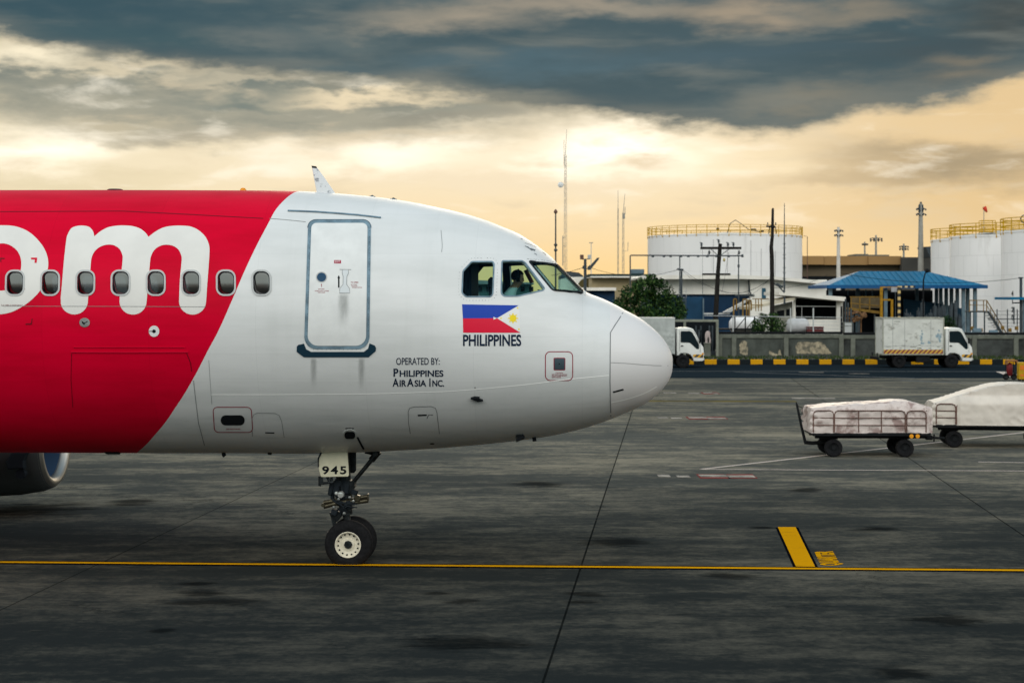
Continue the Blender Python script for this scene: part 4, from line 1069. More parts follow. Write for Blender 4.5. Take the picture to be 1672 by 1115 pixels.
# ================================================================== GROUND
def apron_mat():
    m = bpy.data.materials.new('apron_concrete'); m.use_nodes = True
    t = m.node_tree; b = t.nodes['Principled BSDF']
    tc = t.nodes.new('ShaderNodeTexCoord'); x, y, z = sep(t, tc.outputs['Object'])
    big = noise(t, comb(t, x * 0.07, y * 0.11), 1.0, 6, 0.6)
    strk = noise(t, comb(t, x * 0.16, y * 0.52, 4.0), 1.0, 9, 0.68)
    strk2 = noise(t, comb(t, x * 0.55, y * 1.5, 8.0), 1.0, 8, 0.68)
    fine = noise(t, comb(t, x, y), 9.0, 6, 0.7)
    grit = noise(t, comb(t, x, y), 55.0, 3, 0.7)
    mid = noise(t, comb(t, x, y, 6.0), 2.6, 7, 0.7)
    v = (strk.step(0.30, 0.72) * 0.42 + strk2.step(0.3, 0.75) * 0.34 + big.step(0.3, 0.7) * 0.34 + mid.step(0.3, 0.7) * 0.26 + fine.step(0.3, 0.7) * 0.18 + grit * 0.12) * 0.70
    vv = v.step(0.40, 0.86)
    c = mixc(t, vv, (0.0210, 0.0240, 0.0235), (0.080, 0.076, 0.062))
    far = (y + (big - 0.5) * 26.0 + (strk - 0.5) * 10.0).step(20.0, 48.0)  # darker near, paler far: lens falloff and grazing sheen put into the colour
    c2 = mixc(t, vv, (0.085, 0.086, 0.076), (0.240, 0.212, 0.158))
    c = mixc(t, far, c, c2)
    # slabs: joints run away from the terminal, each slab a slightly different tone
    u = (x - (y - 18.6) * 0.092 - 0.33) * (1 / 7.6)
    fr = u._m('FRACT'); sl = u._m('FLOOR')
    q = (y + x * 0.092) * (1 / 7.6); fq = q._m('FRACT'); sq = q._m('FLOOR')
    wn = t.nodes.new('ShaderNodeTexWhiteNoise'); wn.noise_dimensions = '2D'; t.links.new(comb(t, sl, sq), wn.inputs[0])
    tone = E(t, wn.outputs['Value'])
    c = mixc(t, tone * 0.22, c, (0.012, 0.015, 0.016))
    ju = (fr - 0.5).abs().step(0.4972, 0.4988) * ((sl - 0.0).abs().step(1.6, 1.4) * 0.6 + 0.4) * (mid * 0.9 + 0.55); jq = (fq - 0.5).abs().step(0.4975, 0.4990)
    c = mixc(t, (ju * 0.85).mn(1.0).mx(jq * 0.38), c, (0.004, 0.005, 0.005))
    vo = t.nodes.new('ShaderNodeTexVoronoi'); vo.feature = 'DISTANCE_TO_EDGE'; vo.inputs['Scale'].default_value = 0.16
    t.links.new(comb(t, x + (mid - 0.5) * 2.4, y + (strk2 - 0.5) * 3.0), vo.inputs['Vector'])
    crk = E(t, vo.outputs['Distance']).step(0.006, 0.002) * big.step(0.45, 0.6)
    c = mixc(t, crk * 0.55, c, (0.004, 0.005, 0.005))
    # pale patches farther from the camera, and oil
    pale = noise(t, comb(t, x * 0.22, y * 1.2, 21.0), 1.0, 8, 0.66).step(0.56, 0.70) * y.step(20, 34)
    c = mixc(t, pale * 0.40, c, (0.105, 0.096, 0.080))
    wb = noise(t, comb(t, x * 0.7, y * 2.2, 2.0), 1.0, 8, 0.7) - 0.5
    wc = noise(t, comb(t, x * 1.1, y * 3.0, 17.0), 1.0, 8, 0.7) - 0.5
    oil = None
    for px, py, wpx, hy in ((760, 1049, 105, .46), (330, 967, 46, .32), (320, 953, 34, .22), (345, 983, 82, .34), (270, 1029, 26, .15), (762, 982, 36, .22), (718, 968, 26, .15), (957, 969, 34, .22), (955, 983, 36, .22),
                         (1428, 864, 44, .35), (1245, 861, 24, .2), (1545, 1012, 60, .4), (1478, 1100, 60, .35), (1190, 940, 50, .3), (1000, 885, 60, .6), (1320, 800, 30, .5), (215, 820, 40, .6), (880, 790, 50, .7), (60, 830, 90, 1.2)):
        gx, gy = gnd(px, py); sx = wpx * gy / F
        d = comb(t, (x - gx) * (1 / sx) + wb * 3.0, (y - gy) * (1 / hy) + wc * 3.4)
        ln = t.nodes.new('ShaderNodeVectorMath'); ln.operation = 'LENGTH'; t.links.new(d, ln.inputs[0])
        o = E(t, ln.outputs['Value']).step(1.25, 0.35)
        oil = o if oil is None else oil.mx(o)
    c = mixc(t, oil * (mid * 0.7 + 0.45).mn(1.0) * 0.9, c, (0.0025, 0.0035, 0.004))
    sp = noise(t, comb(t, x * 0.5, y * 1.6, 31.0), 1.2, 5, 0.7).step(0.66, 0.75)
    c = mixc(t, sp * 0.6, c, (0.005, 0.006, 0.006))
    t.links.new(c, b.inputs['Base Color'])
    t.links.new((v * 0.12 + 0.62).o, b.inputs['Roughness'])
    b.inputs['Specular IOR Level'].default_value = 0.0
    bp = t.nodes.new('ShaderNodeBump'); bp.inputs['Strength'].default_value = 0.35; bp.inputs['Distance'].default_value = 0.01
    t.links.new((grit * 0.5 + fine).o, bp.inputs['Height']); t.links.new(bp.outputs[0], b.inputs['Normal'])
    return m
def sheet(name, x0, y0, x1, y1, z, m, label=None):
    bm = B(); quad(bm, [(x0, y0, z), (x1, y0, z), (x1, y1, z), (x0, y1, z)])
    return tag(obj(name, bm, m), label, None, None, 'structure')
M_asph = mat('road_asphalt', (0.014, 0.021, 0.026), 0.75, vary=0.25, scale=.35, stretch=(.15, 1.4, 1), bump=.15, bscale=30, spec=0.0)
M_soil = mat('bare_ground', (0.07, 0.066, 0.052), 0.9, vary=.4, scale=.6)
sheet('ground', -2500, -400, 2500, 4000, -0.012, M_soil)
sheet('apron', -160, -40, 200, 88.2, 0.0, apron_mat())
sheet('road', -160, 88.2, 200, 106.0, -0.004, M_asph)
def worn(name, col, worn_col, k=0.5, sc=3.0):
    m = bpy.data.materials.new(name); m.use_nodes = True; t = m.node_tree; b = t.nodes['Principled BSDF']
    tc = t.nodes.new('ShaderNodeTexCoord'); x, y, z = sep(t, tc.outputs['Object'])
    n = noise(t, comb(t, x * .5, y * 1.6), sc, 8, .7); n2 = noise(t, comb(t, x, y), sc * 12, 3, .7)
    t.links.new(mixc(t, (n * .75 + n2 * .25).step(k, k + .14) * .85, col, worn_col), b.inputs['Base Color']); b.inputs['Roughness'].default_value = 0.6
    b.inputs['Specular IOR Level'].default_value = 0.0
    return m
M_yl = worn('line_yellow', (0.58, 0.27, 0.004), (0.16, 0.085, 0.014), .55)
M_wl = worn('line_white', (0.50, 0.42, 0.36), (0.20, 0.18, 0.16), .52)
M_wl2 = worn('patchy_white', (0.42, 0.37, 0.31), (0.09, 0.085, 0.075), .42, 2.6)
M_rl = worn('line_red', (0.22, 0.045, 0.04), (0.08, 0.05, 0.045), .48, 2.5)
M_bl = worn('line_black', (0.003, 0.004, 0.006), (0.012, 0.012, 0.012), .6)
M_gl = worn('line_grey', (0.13, 0.135, 0.135), (0.04, 0.045, 0.045), .5, 1.5)
def mark(name, px_polys, m, z, label, sub=1):
    bm = B()
    for poly in px_polys: quad(bm, [(*gnd(*p), z) for p in poly])
    return tag(obj(name, bm, m), label, None, None, 'structure')
def strip(a, b, w):
    """ground stripe between two pixels, w metres across"""
    p, q = Vector(gnd(*a)), Vector(gnd(*b)); d = (q - p).normalized(); n = Vector((-d.y, d.x)) * w / 2
    return [p - n, q - n, q + n, p + n]
def stripes(name, segs, m, z, label):
    bm = B()
    for a, b, w in segs: quad(bm, [(*v, z) for v in strip(a, b, w)])
    return tag(obj(name, bm, m), label, None, None, 'structure')
stripes('taxi_line_edge', [((-900, 910.6), (2590, 938.6), .34)], M_bl, 0.004, 'thin black border along the yellow taxi line')
stripes('taxi_line', [((-900, 910.6), (2590, 938.6), .16)], M_yl, 0.008, 'long yellow taxi line under the nose wheel')
mark('stop_bar_edge', [[(1266.5, 861), (1303.5, 861), (1335.5, 925.5), (1295, 925)]], M_bl, 0.004, 'black border of the yellow stop bar')
mark('stop_bar', [[(1270, 861), (1299, 861), (1331, 926), (1299.5, 925.5)]], M_yl, 0.012, 'short wide yellow stop bar joining the taxi line')
bm = text_mesh('QUARTER', 1.0, 0.06, 1.12)
xs = [v.co.x for v in bm.verts]; ys = [v.co.y for v in bm.verts]
for v in bm.verts:
    s = (v.co.x - min(xs)) / (max(xs) - min(xs)); h = (v.co.y - min(ys)) / (max(ys) - min(ys))
    a = Vector((1379, 923.4)).lerp(Vector((1365, 900)), s); b = Vector((1339.5, 923.4)).lerp(Vector((1329, 900)), s); c = a.lerp(b, h)
    v.co = Vector((*gnd(c.x, c.y), 0.008))
for f in bm.faces:
    f.normal_update()
    if f.normal.z < 0: f.normal_flip()
tag(obj('stand_lettering', bm, M_yl), 'small yellow letters painted beside the stop bar', None, None, 'structure')
stripes('service_line', [((1145, 766), (1760, 696), .14)], M_wl, 0.004, 'slanting pale service line passing under the carts')
stripes('service_line', [((1150, 766.5), (1760, 769.5), .12)], M_wl, 0.008, 'thin pale line along the apron in front of the carts')
stripes('service_line', [((1597, 754), (1700, 755.5), .12)], M_wl, 0.004, 'short pale line right of the covered cart')
for j, (y, segs, w) in enumerate(((642, ((1083, 1104), (1124, 1142), (1148, 1164), (1165, 1172)), .8), (682.5, ((1074, 1090), (1096, 1114), (1124, 1154), (1155, 1185)), .75), (777.5, ((1074, 1094), (1105, 1126), (1142, 1188), (1188, 1232)), .55))):
    o_ = ['far', 'middle', 'near'][j]
    stripes('stand_marking_edge', [((a - 2, y), (b + 1, y), w * 1.7) for a, b in segs[2:]], M_rl, 0.004, f'faded red border of the {o_} broken white row')
    stripes('stand_marking', [((a, y + (i % 2) * .9 - .4), (b, y + (i % 2) * .9 - .4), w) for i, (a, b) in enumerate(segs)], M_wl2, 0.008, f'worn white dashes, the {o_} broken row past the nose')
stripes('faint_line', [((1000, 654.5), (1300, 655.5), .9)], worn('faint_yellow', (0.14, 0.11, 0.04), (0.07, 0.065, 0.05), .45, 1.0), 0.004, 'faint yellow line far across the apron')
stripes('faint_line', [((1293, 650.3), (1364, 650.6), .8)], M_wl2, 0.008, 'faint white dash above the front cart')
stripes('faint_line', [((1470, 621), (1700, 631), .5)], M_gl, 0.004, 'thin grey line slanting beyond the covered carts')
stripes('road_line', [((1090, 606), (1634, 606.5), .35)], M_gl, 0.0, 'grey lane line on the airside road')
stripes('road_line', [((1304, 607.7), (1345, 608), .45), ((1386, 610), (1420, 610.3), .4)], M_wl2, 0.004, 'two pale dashes on the airside road')
stripes('road_line', [((1636, 606.6), (1663, 616.5), .7)], M_wl, 0.004, 'white diagonal dash beside the fire extinguisher')
stripes('road_line', [((1200, 607.5), (1500, 618), .35)], M_gl, 0.008, 'grey line slanting across the road edge')

# kerb, verge and the yard behind
KY = 106.0
M_kerb = bpy.data.materials.new('kerb_paint'); M_kerb.use_nodes = True
t = M_kerb.node_tree; tc = t.nodes.new('ShaderNodeTexCoord'); x, y, z = sep(t, tc.outputs['Object'])
PIT = wx(1225.6, KY); per = (wx(1413, KY) - PIT) / 5
fr = ((x - PIT + per * 40) * (1 / per))._m('FRACT')
n = noise(t, tc.outputs['Object'], 3.0, 6, .65)
c = mixc(t, n.step(.5, .75) * .5, (0.62, 0.30, 0.01), (0.33, 0.18, 0.03))
c = mixc(t, fr.gt(0.52), c, (0.014, 0.018, 0.02)); t.links.new(c, t.nodes['Principled BSDF'].inputs['Base Color']); t.nodes['Principled BSDF'].inputs['Roughness'].default_value = .6; t.nodes['Principled BSDF'].inputs['Specular IOR Level'].default_value = 0.0
bm = B(); box(bm, (20, KY + .15, .145), (360, .30, .31), .02); tag(obj('kerb', bm, M_kerb), 'long kerb painted in yellow and black blocks', None, None, 'structure')
sheet('yard', -160, KY + .3, 260, 420, 0.26, M_soil)
M_grass = mat('grass_blades', (0.035, 0.055, 0.018), .8, vary=.5, scale=2)
bm = B(); rr = random.Random(11)
for k in range(5200):
    gx, gy = rr.uniform(8, 66), rr.uniform(KY + .35, 112.2); h = rr.uniform(.05, .2); a = rr.uniform(0, 3.14); w = rr.uniform(.02, .06)
    dx, dy = math.cos(a) * w, math.sin(a) * w
    v = [bm.verts.new(p) for p in ((gx - dx, gy - dy, .26), (gx + dx, gy + dy, .26), (gx + rr.uniform(-.06, .06), gy + rr.uniform(-.06, .06), .26 + h))]
    bm.faces.new(v)
tag(obj('grass', bm, M_grass), 'narrow strip of dark grass behind the kerb', 'grass', None, 'stuff')

# ================================================================== TRUCKS
M_glass = mat('vehicle_glass', (0.008, 0.016, 0.020), 0.06, spec=.3)
M_cab = mat('cab_white', (0.74, 0.74, 0.70), 0.3, vary=.07, scale=2.5, stain=(.42, .40, .34), sscale=1.5, smin=.62)
M_boxw = mat('dirty_white_box', (0.60, 0.60, 0.55), 0.5, vary=.10, scale=1.4, stain=(.24, .23, .19), sscale=1.6, smin=.54, stretch=(1, 1, 1.3))
M_tarp = mat('silver_tarp', (0.40, 0.42, 0.40), 0.32, vary=.15, scale=1.6)
M_chas = mat('chassis_black', (0.014, 0.015, 0.016), .6, vary=.3, scale=6)
M_lamp = mat('headlamp_glass', (0.75, 0.75, 0.72), .1)
M_amber = mat('amber_lens', (0.75, 0.30, 0.02), .25)
def hazard(name, c1, c2, per, lean=1.0):
    m = bpy.data.materials.new(name); m.use_nodes = True; t = m.node_tree; b = t.nodes['Principled BSDF']
    tc = t.nodes.new('ShaderNodeTexCoord'); x, y, z = sep(t, tc.outputs['Object'])
    f = ((x + z * -lean + 50.0) * (1 / per))._m('FRACT').gt(.5)
    n = noise(t, tc.outputs['Object'], 3.0, 6, .65)
    c = mixc(t, f, c1, c2); c = mixc(t, n.step(.5, .72) * .5, c, (.16, .13, .10))
    t.links.new(c, b.inputs['Base Color']); b.inputs['Roughness'].default_value = .5
    return m
M_hzr = hazard('red_yellow_stripes', (0.60, 0.36, 0.04), (0.20, 0.02, 0.02), .26)
M_hzk = hazard('black_yellow_stripes', (0.66, 0.34, 0.01), (0.012, 0.012, 0.012), .34)
def wheel(parent, x, y, r, w, name='wheel', mt=None, rim=None):
    bm = B(); lathe(bm, [(r * .58, -w / 2), (r * .9, -w / 2), (r * .98, -w * .4), (r, -w * .2), (r, w * .2), (r * .98, w * .4), (r * .9, w / 2), (r * .58, w / 2)], (0, 0, 0), 'y', 28, close=True)
    o = obj(name, bm, mt or M_tyre, parent, smooth=40, loc=(x, y, r))
    bm = B(); lathe(bm, [(r * .6, -w * .42), (r * .5, -w * .25), (r * .25, -w * .22), (r * .22, -w * .4), (0, -w * .4)], (0, 0, 0), 'y', 20)
    lathe(bm, [(r * .6, w * .42), (r * .5, w * .25), (r * .25, w * .22), (r * .22, w * .4), (0, w * .4)], (0, 0, 0), 'y', 20)
    obj('rim', bm, rim or M_dark, o, smooth=40)
    return o
def truck(label, loc, kind):
    t = thing('box_truck', label, 'truck', loc, 0, 'trucks on the airside road')
    L_, W = 5.5, 1.95     # length, width; nose towards +x, origin under the tail on the ground, y = 0 on the centre line
    bm = B()
    for s in (-.38, .38): box(bm, (2.7, s, .62), (4.9, .09, .16), .01)
    box(bm, (2.55, -.75, .50), (.8, .35, .34), .03); box(bm, (2.2, .70, .50), (.9, .4, .36), .03)
    tube(bm, [(1.15, -.85, .40), (1.15, .85, .40)], .06, 10); tube(bm, [(4.23, -.85, .40), (4.23, .85, .40)], .06, 10)
    for x in (.75, 1.55): box(bm, (x, -.80, .66), (.03, .34, .26), .005)
    box(bm, (-.12, 0, .58), (.12, 1.9, .2), .02)
    for s in (-.7, .7): box(bm, (-.1, s, .74), (.06, .1, .3), .01)
    obj('chassis', bm, M_chas, t)
    for x in (1.15, 4.23):
        for s in (-1, 1): wheel(t, x, s * (.80 if x > 2 else .78), .40, .30 if x < 2 else .22, rim=M_chas)
    # body
    if kind == 'box':
        bm = B(); box(bm, (1.95, 0, 1.86), (3.56, W + .04, 2.16), .015); bd = obj('cargo_box', bm, M_boxw, t)
        bm = B()
        for z in (.81, 2.93):
            for s in (-1, 1): box(bm, (1.95, s * (W / 2 + .02), z), (3.62, .05, .07), .008)
        for x in (.17, 3.73):
            for s in (-1, 1): box(bm, (x, s * (W / 2 + .02), 1.86), (.07, .055, 2.05), .008)
        for z in (.81, 2.93):
            for x in (.15, 3.75): box(bm, (x, 0, z), (.05, W, .08), .008)
        obj('edge_trim', bm, mat('trim_grey', (.30, .30, .25), .5, vary=.3, scale=5), bd)
        bm = B()
        for x in (.75, 1.45, 2.98): box(bm, (x, -(W / 2 + .025), 2.0), (.012, .008, 1.78))
        box(bm, (1.95, -(W / 2 + .025), 1.30), (3.4, .008, .012))
        obj('panel_joint', bm, M_line, bd)
        bm = B(); box(bm, (1.95, -(W / 2 + .028), .97), (3.46, .012, .24)); obj('hazard_stripe', bm, M_hzr, bd)
        # blotches of old blue and rust
        bm = B(); rr = random.Random(4)
        for cx, cz, sx, sz, n in ((2.45, 1.72, .10, .26, 9), (3.4, 2.0, .24, .30, 12), (2.75, 1.5, .30, .06, 6), (3.45, 1.75, .15, .2, 6)):
            for k in range(n):
                a, b = rr.gauss(cx, sx * .5), rr.gauss(cz, sz * .5); q = [(a + rr.uniform(.02, .09) * math.cos(w), b + rr.uniform(.02, .11) * math.sin(w)) for w in (0, 1, 2, 3.1, 4, 5)]
                if all(.2 < p[0] < 3.7 and 1.12 < p[1] < 2.85 for p in q): bm.faces.new([bm.verts.new((p[0], -(W / 2 + .0225 + k * .0004), p[1])) for p in q])
        obj('faded_marks', bm, mat('faded_blue', (.27, .36, .40), .6, vary=.3, scale=6), bd)
        bm = B(); rr = random.Random(9)
        for k in range(26):
            a = rr.uniform(.25, 3.6); b = rr.uniform(1.12, 1.42) if k < 18 else rr.uniform(1.5, 2.8); w = rr.uniform(.04, .35); h = rr.uniform(.008, .03)
            w = min(w, 3.68 - a); bm.faces.new([bm.verts.new((p, -(W / 2 + .0215 + k * .0003), q)) for p, q in ((a, b), (a + w, b + rr.uniform(-.02, .02)), (a + w, b + h), (a, b + h))])
        obj('scrapes', bm, mat('scrape_grey', (.17, .17, .14), .7), bd)
    else:
        bm = B(); box(bm, (1.95, 0, .86), (3.56, W + .04, .16), .01); bd = obj('cargo_bed', bm, M_chas, t)
        bm = B()
        for x in (.2, 1.95, 3.7):
            for s in (-1, 1): box(bm, (x, s * W / 2, 1.93), (.06, .06, 2.0), .005)
        for s in (-1, 1): box(bm, (1.95, s * W / 2, 2.92), (3.6, .07, .07), .005)
        box(bm, (1.95, 0, 2.95), (3.6, W, .04), .005); box(bm, (3.72, 0, 1.9), (.04, W, 2.0), .005)
        obj('body_frame', bm, M_grey, bd)
        # wrinkled curtain
        nx, nz = 70, 36
        from mathutils import noise as mn
        for s in (-1, 1):
            bm = B(); g = {}
            for i in range(nx + 1):
                for k in range(nz + 1):
                    xx, zz = .16 + 3.58 * i / nx, .84 + 2.06 * k / nz
                    gather = max(0.0, 1 - abs(xx - 3.45) / .55) * max(0.0, 1 - (zz - .84) / 1.7)
                    d = .03 * mn.noise((xx * 2.2 + zz * .9, zz * .8, s)) + .025 * mn.noise((xx * 6, zz * 1.3, s + 4)) + .10 * gather * mn.noise((xx * 9 + zz * 4, zz * 6, 2))
                    g[s, i, k] = bm.verts.new((xx, s * (W / 2 + .045) + s * abs(d) * 1.5, zz))
            for i in range(nx):
                for k in range(nz): bm.faces.new((g[s, i, k], g[s, i + 1, k], g[s, i + 1, k + 1], g[s, i, k + 1]))
            bmesh.ops.recalc_face_normals(bm, faces=bm.faces); obj('tarp_curtain', bm, M_tarp, bd, smooth=True)
    # cab
    prof_ = [(3.86, .74), (3.86, 2.22), (3.93, 2.32), (4.15, 2.38), (4.62, 2.37), (4.82, 2.30), (4.95, 2.08), (5.28, 1.42), (5.42, 1.22), (5.45, .95), (5.44, .46), (5.34, .40), (4.86, .40), (4.80, .62), (4.64, .80), (4.40, .88), (4.10, .87), (3.98, .74)]
    bm = B(); prism(bm, prof_, -.92, .92, 'y', .05, seg=3); cab = obj('cab', bm, M_cab, t, smooth=35)
    wq = rounded([(4.08, 1.50), (4.08, 2.17), (4.62, 2.18), (4.78, 2.10), (5.16, 1.40), (5.17, 1.12), (5.03, 1.11), (4.86, 1.28), (4.62, 1.49)], .07)
    for s in (-1, 1):
        bm = B(); prism(bm, wq, s * .915, s * .932, 'y'); obj('side_window', bm, M_glass, cab)
        bm = B(); line_pts = [(4.03, .98), (4.03, 2.24), (4.68, 2.25), (4.86, 2.16), (5.22, 1.42), (5.24, .92)]
        tube(bm, [(p[0], s * .925, p[1]) for p in line_pts], .008, 5); box(bm, (4.17, s * .935, 1.30), (.14, .03, .07), .01); obj('cab_door', bm, M_chas, cab)
        bm = B(); box(bm, (5.18, s * 1.08, 1.62), (.06, .18, .34), .02); tube(bm, [(5.2, s * .9, 1.9), (5.2, s * 1.08, 1.85), (5.2, s * 1.08, 1.75)], .012, 6); obj('mirror', bm, M_chas, cab)
        bm = B(); box(bm, (5.42, s * .66, .80), (.1, .42, .20), .03); obj('headlight', bm, M_lamp, cab)
        bm = B(); box(bm, (5.38, s * .905, .84), (.12, .05, .12), .015); obj('indicator', bm, M_amber, cab)
        bm = B(); pz = [(4.84, .64), (4.80, .76), (4.86, .80), (5.40, .80), (5.41, .60)]; prism(bm, pz, s * .921, s * .932, 'y'); obj('hazard_stripe', bm, M_hzk, cab)
    bm = B()
    a = [(4.99, 2.06), (5.29, 1.46)]
    quad(bm, [(a[1][0] + .012, -.80, a[1][1] + .01), (a[1][0] + .012, .80, a[1][1] + .01), (a[0][0] + .012, .76, a[0][1]), (a[0][0] + .012, -.76, a[0][1])]); obj('windscreen', bm, M_glass, cab)
    bm = B(); box(bm, (5.455, 0, .98), (.03, 1.3, .20), .01); box(bm, (5.46, 0, .52), (.06, 1.8, .16), .03); obj('bumper', bm, M_grey, cab)
    return t
truck('white box truck with peeling dirty sides and a red and yellow striped lower edge', (wx(1431, 101.5), 101.5, -0.004), 'box')
truck('truck with a wrinkled silver tarp body, half hidden behind the airliner nose', (wx(1146.5, 101.5) - 5.45, 101.5, -0.004), 'tarp')

# ================================================================== BAGGAGE CARTS
M_rail = mat('rail_brown', (0.13, 0.07, 0.055), .5, vary=.3, scale=9)
M_cover = mat('pale_pink_plastic', (0.60, 0.52, 0.48), .38, vary=.10, scale=2.2, stain=(.24, .155, .14), sscale=2.4, smin=.48)
M_cover2 = mat('beige_tarpaulin', (0.62, 0.56, 0.49), .5, vary=.10, scale=1.6, stain=(.42, .34, .29), sscale=1.2, smin=.56)
def cart(label, loc, rz, ax=(-.98, .88)):
    """luggage cart, 3.1 m long, x along the train, near side towards -y, origin on the ground under its middle"""
    t = thing('baggage_cart', label, 'baggage cart', loc, rz, 'baggage carts in the train')
    bm = B(); box(bm, (0, 0, .60), (3.06, 1.5, .09), .01)
    for s in (-.5, .5): box(bm, (0, s, .52), (2.9, .08, .08), .005)
    for x in ax: box(bm, (x, 0, .50), (.28, .9, .10), .01)
    obj('deck', bm, M_chas, t)
    for x in ax:
        for s in (-1, 1): wheel(t, x, s * .58, .235, .17, rim=M_chas)
    bm = B()
    for sy in (-.76, .76):
        for x0, x1, uprights in ((-1.53, -1.0, ()), (-.98, .86, (-.35, .24)), (.90, 1.40, ())):
            r = .10; z0, z1 = .66, 1.22
            pts = [(x0, z0), (x0, z1 - r), (x0 + r * .3, z1 - r * .3), (x0 + r, z1), (x1 - r, z1), (x1 - r * .3, z1 - r * .3), (x1, z1 - r), (x1, z0)]
            tube(bm, [(p[0], sy, p[1]) for p in pts], .016, 7)
            for z in (.84, 1.03): tube(bm, [(x0, sy, z), (x1, sy, z)], .013, 6)
            for x in uprights: tube(bm, [(x, sy, z0), (x, sy, z1)], .013, 6)
    for x in (-1.54, 1.42):
        for z in (.84, 1.03, 1.22): tube(bm, [(x, -.74, z), (x, .74, z)], .014, 6)
    obj('side_rail', bm, M_rail, t, smooth=50)
    bm = B(); tube(bm, [(1.45, 0, .50), (1.75, 0, .46), (2.05, 0, .44)], .035, 8); box(bm, (1.62, -.1, .47), (.18, .16, .12), .02); tube(bm, [(1.75, -.12, .36), (1.75, -.12, .56)], .02, 6); obj('tow_hitch', bm, M_chas, t, smooth=40)
    bm = B()
    for x in (1.02, 1.18): lathe(bm, [(0, -.015), (.055, -.012), (.055, .0), (0, .0)], (x, -.765, .56), 'y', 12)
    obj('reflector', bm, M_amber, t)
    return t
def load(name, label, loc, rz, prof_, m, seed, x0, x1, pleat, over=0.0, amp=1.0):
    """plastic sheet pulled over luggage: top height over x, pushed out between the rails"""
    from mathutils import noise as mn
    bm = B(); nx, nu = 190, 110; g = []
    q_ = amp
    hf = pchip([p[0] for p in prof_], [p[1] for p in prof_])
    for i in range(nx + 1):
        x = x0 + (x1 - x0) * i / nx; zt = hf(x); zb = .63; row = []
        fall = min(1.0, (x - x0) / .10, (x1 - x) / .14); hw = .70 + .03 * min(1, fall) + (over * max(0.0, min(1.0, (x + 1.0) / .12)))
        for k in range(nu + 1):
            s = k / nu; per = 2 * (zt - zb) + 2 * hw; d = s * per
            if d < zt - zb: y, z, side = -hw, zb + d, -1
            elif d < zt - zb + 2 * hw: y, z, side = -hw + d - (zt - zb), zt, 0
            else: y, z, side = hw, zt - (d - (zt - zb) - 2 * hw), 1
            p = Vector((x, y, z)); n1 = mn.noise((x * 2.1 + seed, y * 2.1, z * 2.6)); n2 = mn.noise((x * 7 + seed, y * 6, z * 8)); n3 = 1 - abs(mn.noise((x * 3.1 + z * 2.2 + seed, y * 4 + 7, z * 3.3 - x))) * 2.2
            if side:
                bulge = abs(math.sin((z - .65) * math.pi / .19)) * .045 * pleat * (1.0 if z < 1.24 else 0) * max(0, 1 - abs(x - x0) / .6)
                soft = q_ * (.030 * n1 + .016 * n2 + .026 * n3)
                p.y += side * (bulge * .6 + soft * .8); p.x -= bulge * 1.6 * max(0, 1 - (x - x0) / .3)
                ins = max(0.0, min(1.0, (z - 1.20) / .25)); p.y -= side * .16 * ins ** 1.5
            else:
                edge = max(0, abs(y) - hw + .22) / .22
                p.z += q_ * (.018 * n1 + .008 * n2 + .014 * n3) - .06 * edge ** 2; p.y *= .985 - .18 * max(0.0, min(1.0, (z - 1.20) / .25)) ** 1.5 * (1 if zt > 1.2 else 0)
            row.append(bm.verts.new(p))
        g.append(row)
    for a, b in zip(g, g[1:]):
        for k in range(nu): bm.faces.new((a[k], a[k + 1], b[k + 1], b[k]))
    bm.faces.new(g[0][::-1]); bm.faces.new(g[-1])
    bmesh.ops.recalc_face_normals(bm, faces=bm.faces)
    o = obj(name, bm, m, None, smooth=60, loc=loc); o.rotation_euler = (0, 0, rz)
    return tag(o, label, 'tarpaulin')
C1 = Vector((wx(1423, 44.9), 44.9 + .6, 0)); CR = R(-1.2)
c1 = cart('baggage cart with brown side rails and its tow bar folded upright', C1, CR)
bm = B(); tube(bm, [(-1.0, -.1, .36), (-1.45, -.1, .32), (-1.66, -.1, .34)], .05, 10); tube(bm, [(-1.64, -.1, .33), (-1.74, -.1, .75), (-1.86, -.1, 1.32), (-1.88, -.1, 1.40)], [.04, .035, .03, .012], 10)
tube(bm, [(-1.82, -.1, 1.08), (-1.72, -.1, 1.10), (-1.72, -.1, 1.26), (-1.86, -.1, 1.30)], .012, 6); obj('tow_bar', bm, M_chas, c1, smooth=40)
load('plastic_cover', 'crumpled pale pink plastic sheet over the bags on the front cart', C1, CR, [(-1.6, 1.27), (-1.2, 1.31), (-.4, 1.37), (.2, 1.415), (.75, 1.45), (1.0, 1.45), (1.3, 1.37), (1.62, 1.27)], M_cover, 3, -1.56, 1.58, 1.0)
bm = B(); tube(bm, [(1.50, -.4, .74), (1.60, -.4, .95), (1.66, -.4, 1.14), (1.58, -.4, 1.27), (1.40, -.4, 1.32)], .02, 7); obj('sheet_roll', bm, mat('pale_pipe', (.72, .66, .56), .4), c1, smooth=True)
C2 = Vector((wx(1620, 47.6) + .05, 47.6 + .6, 0))
c2 = cart('second baggage cart, hitched behind the first and cut by the picture edge', C2, R(-6), (-1.02, 1.32))
load('tarpaulin', 'tall smooth beige tarpaulin draped over the second cart load', C2, R(-6), [(-1.6, 1.24), (-1.45, 1.27), (-1.0, 1.42), (-.5, 1.58), (.0, 1.72), (.2, 1.76), (.6, 1.78), (1.2, 1.76), (1.62, 1.74)], M_cover2, 9, -1.58, 1.6, .9, .09, .55)

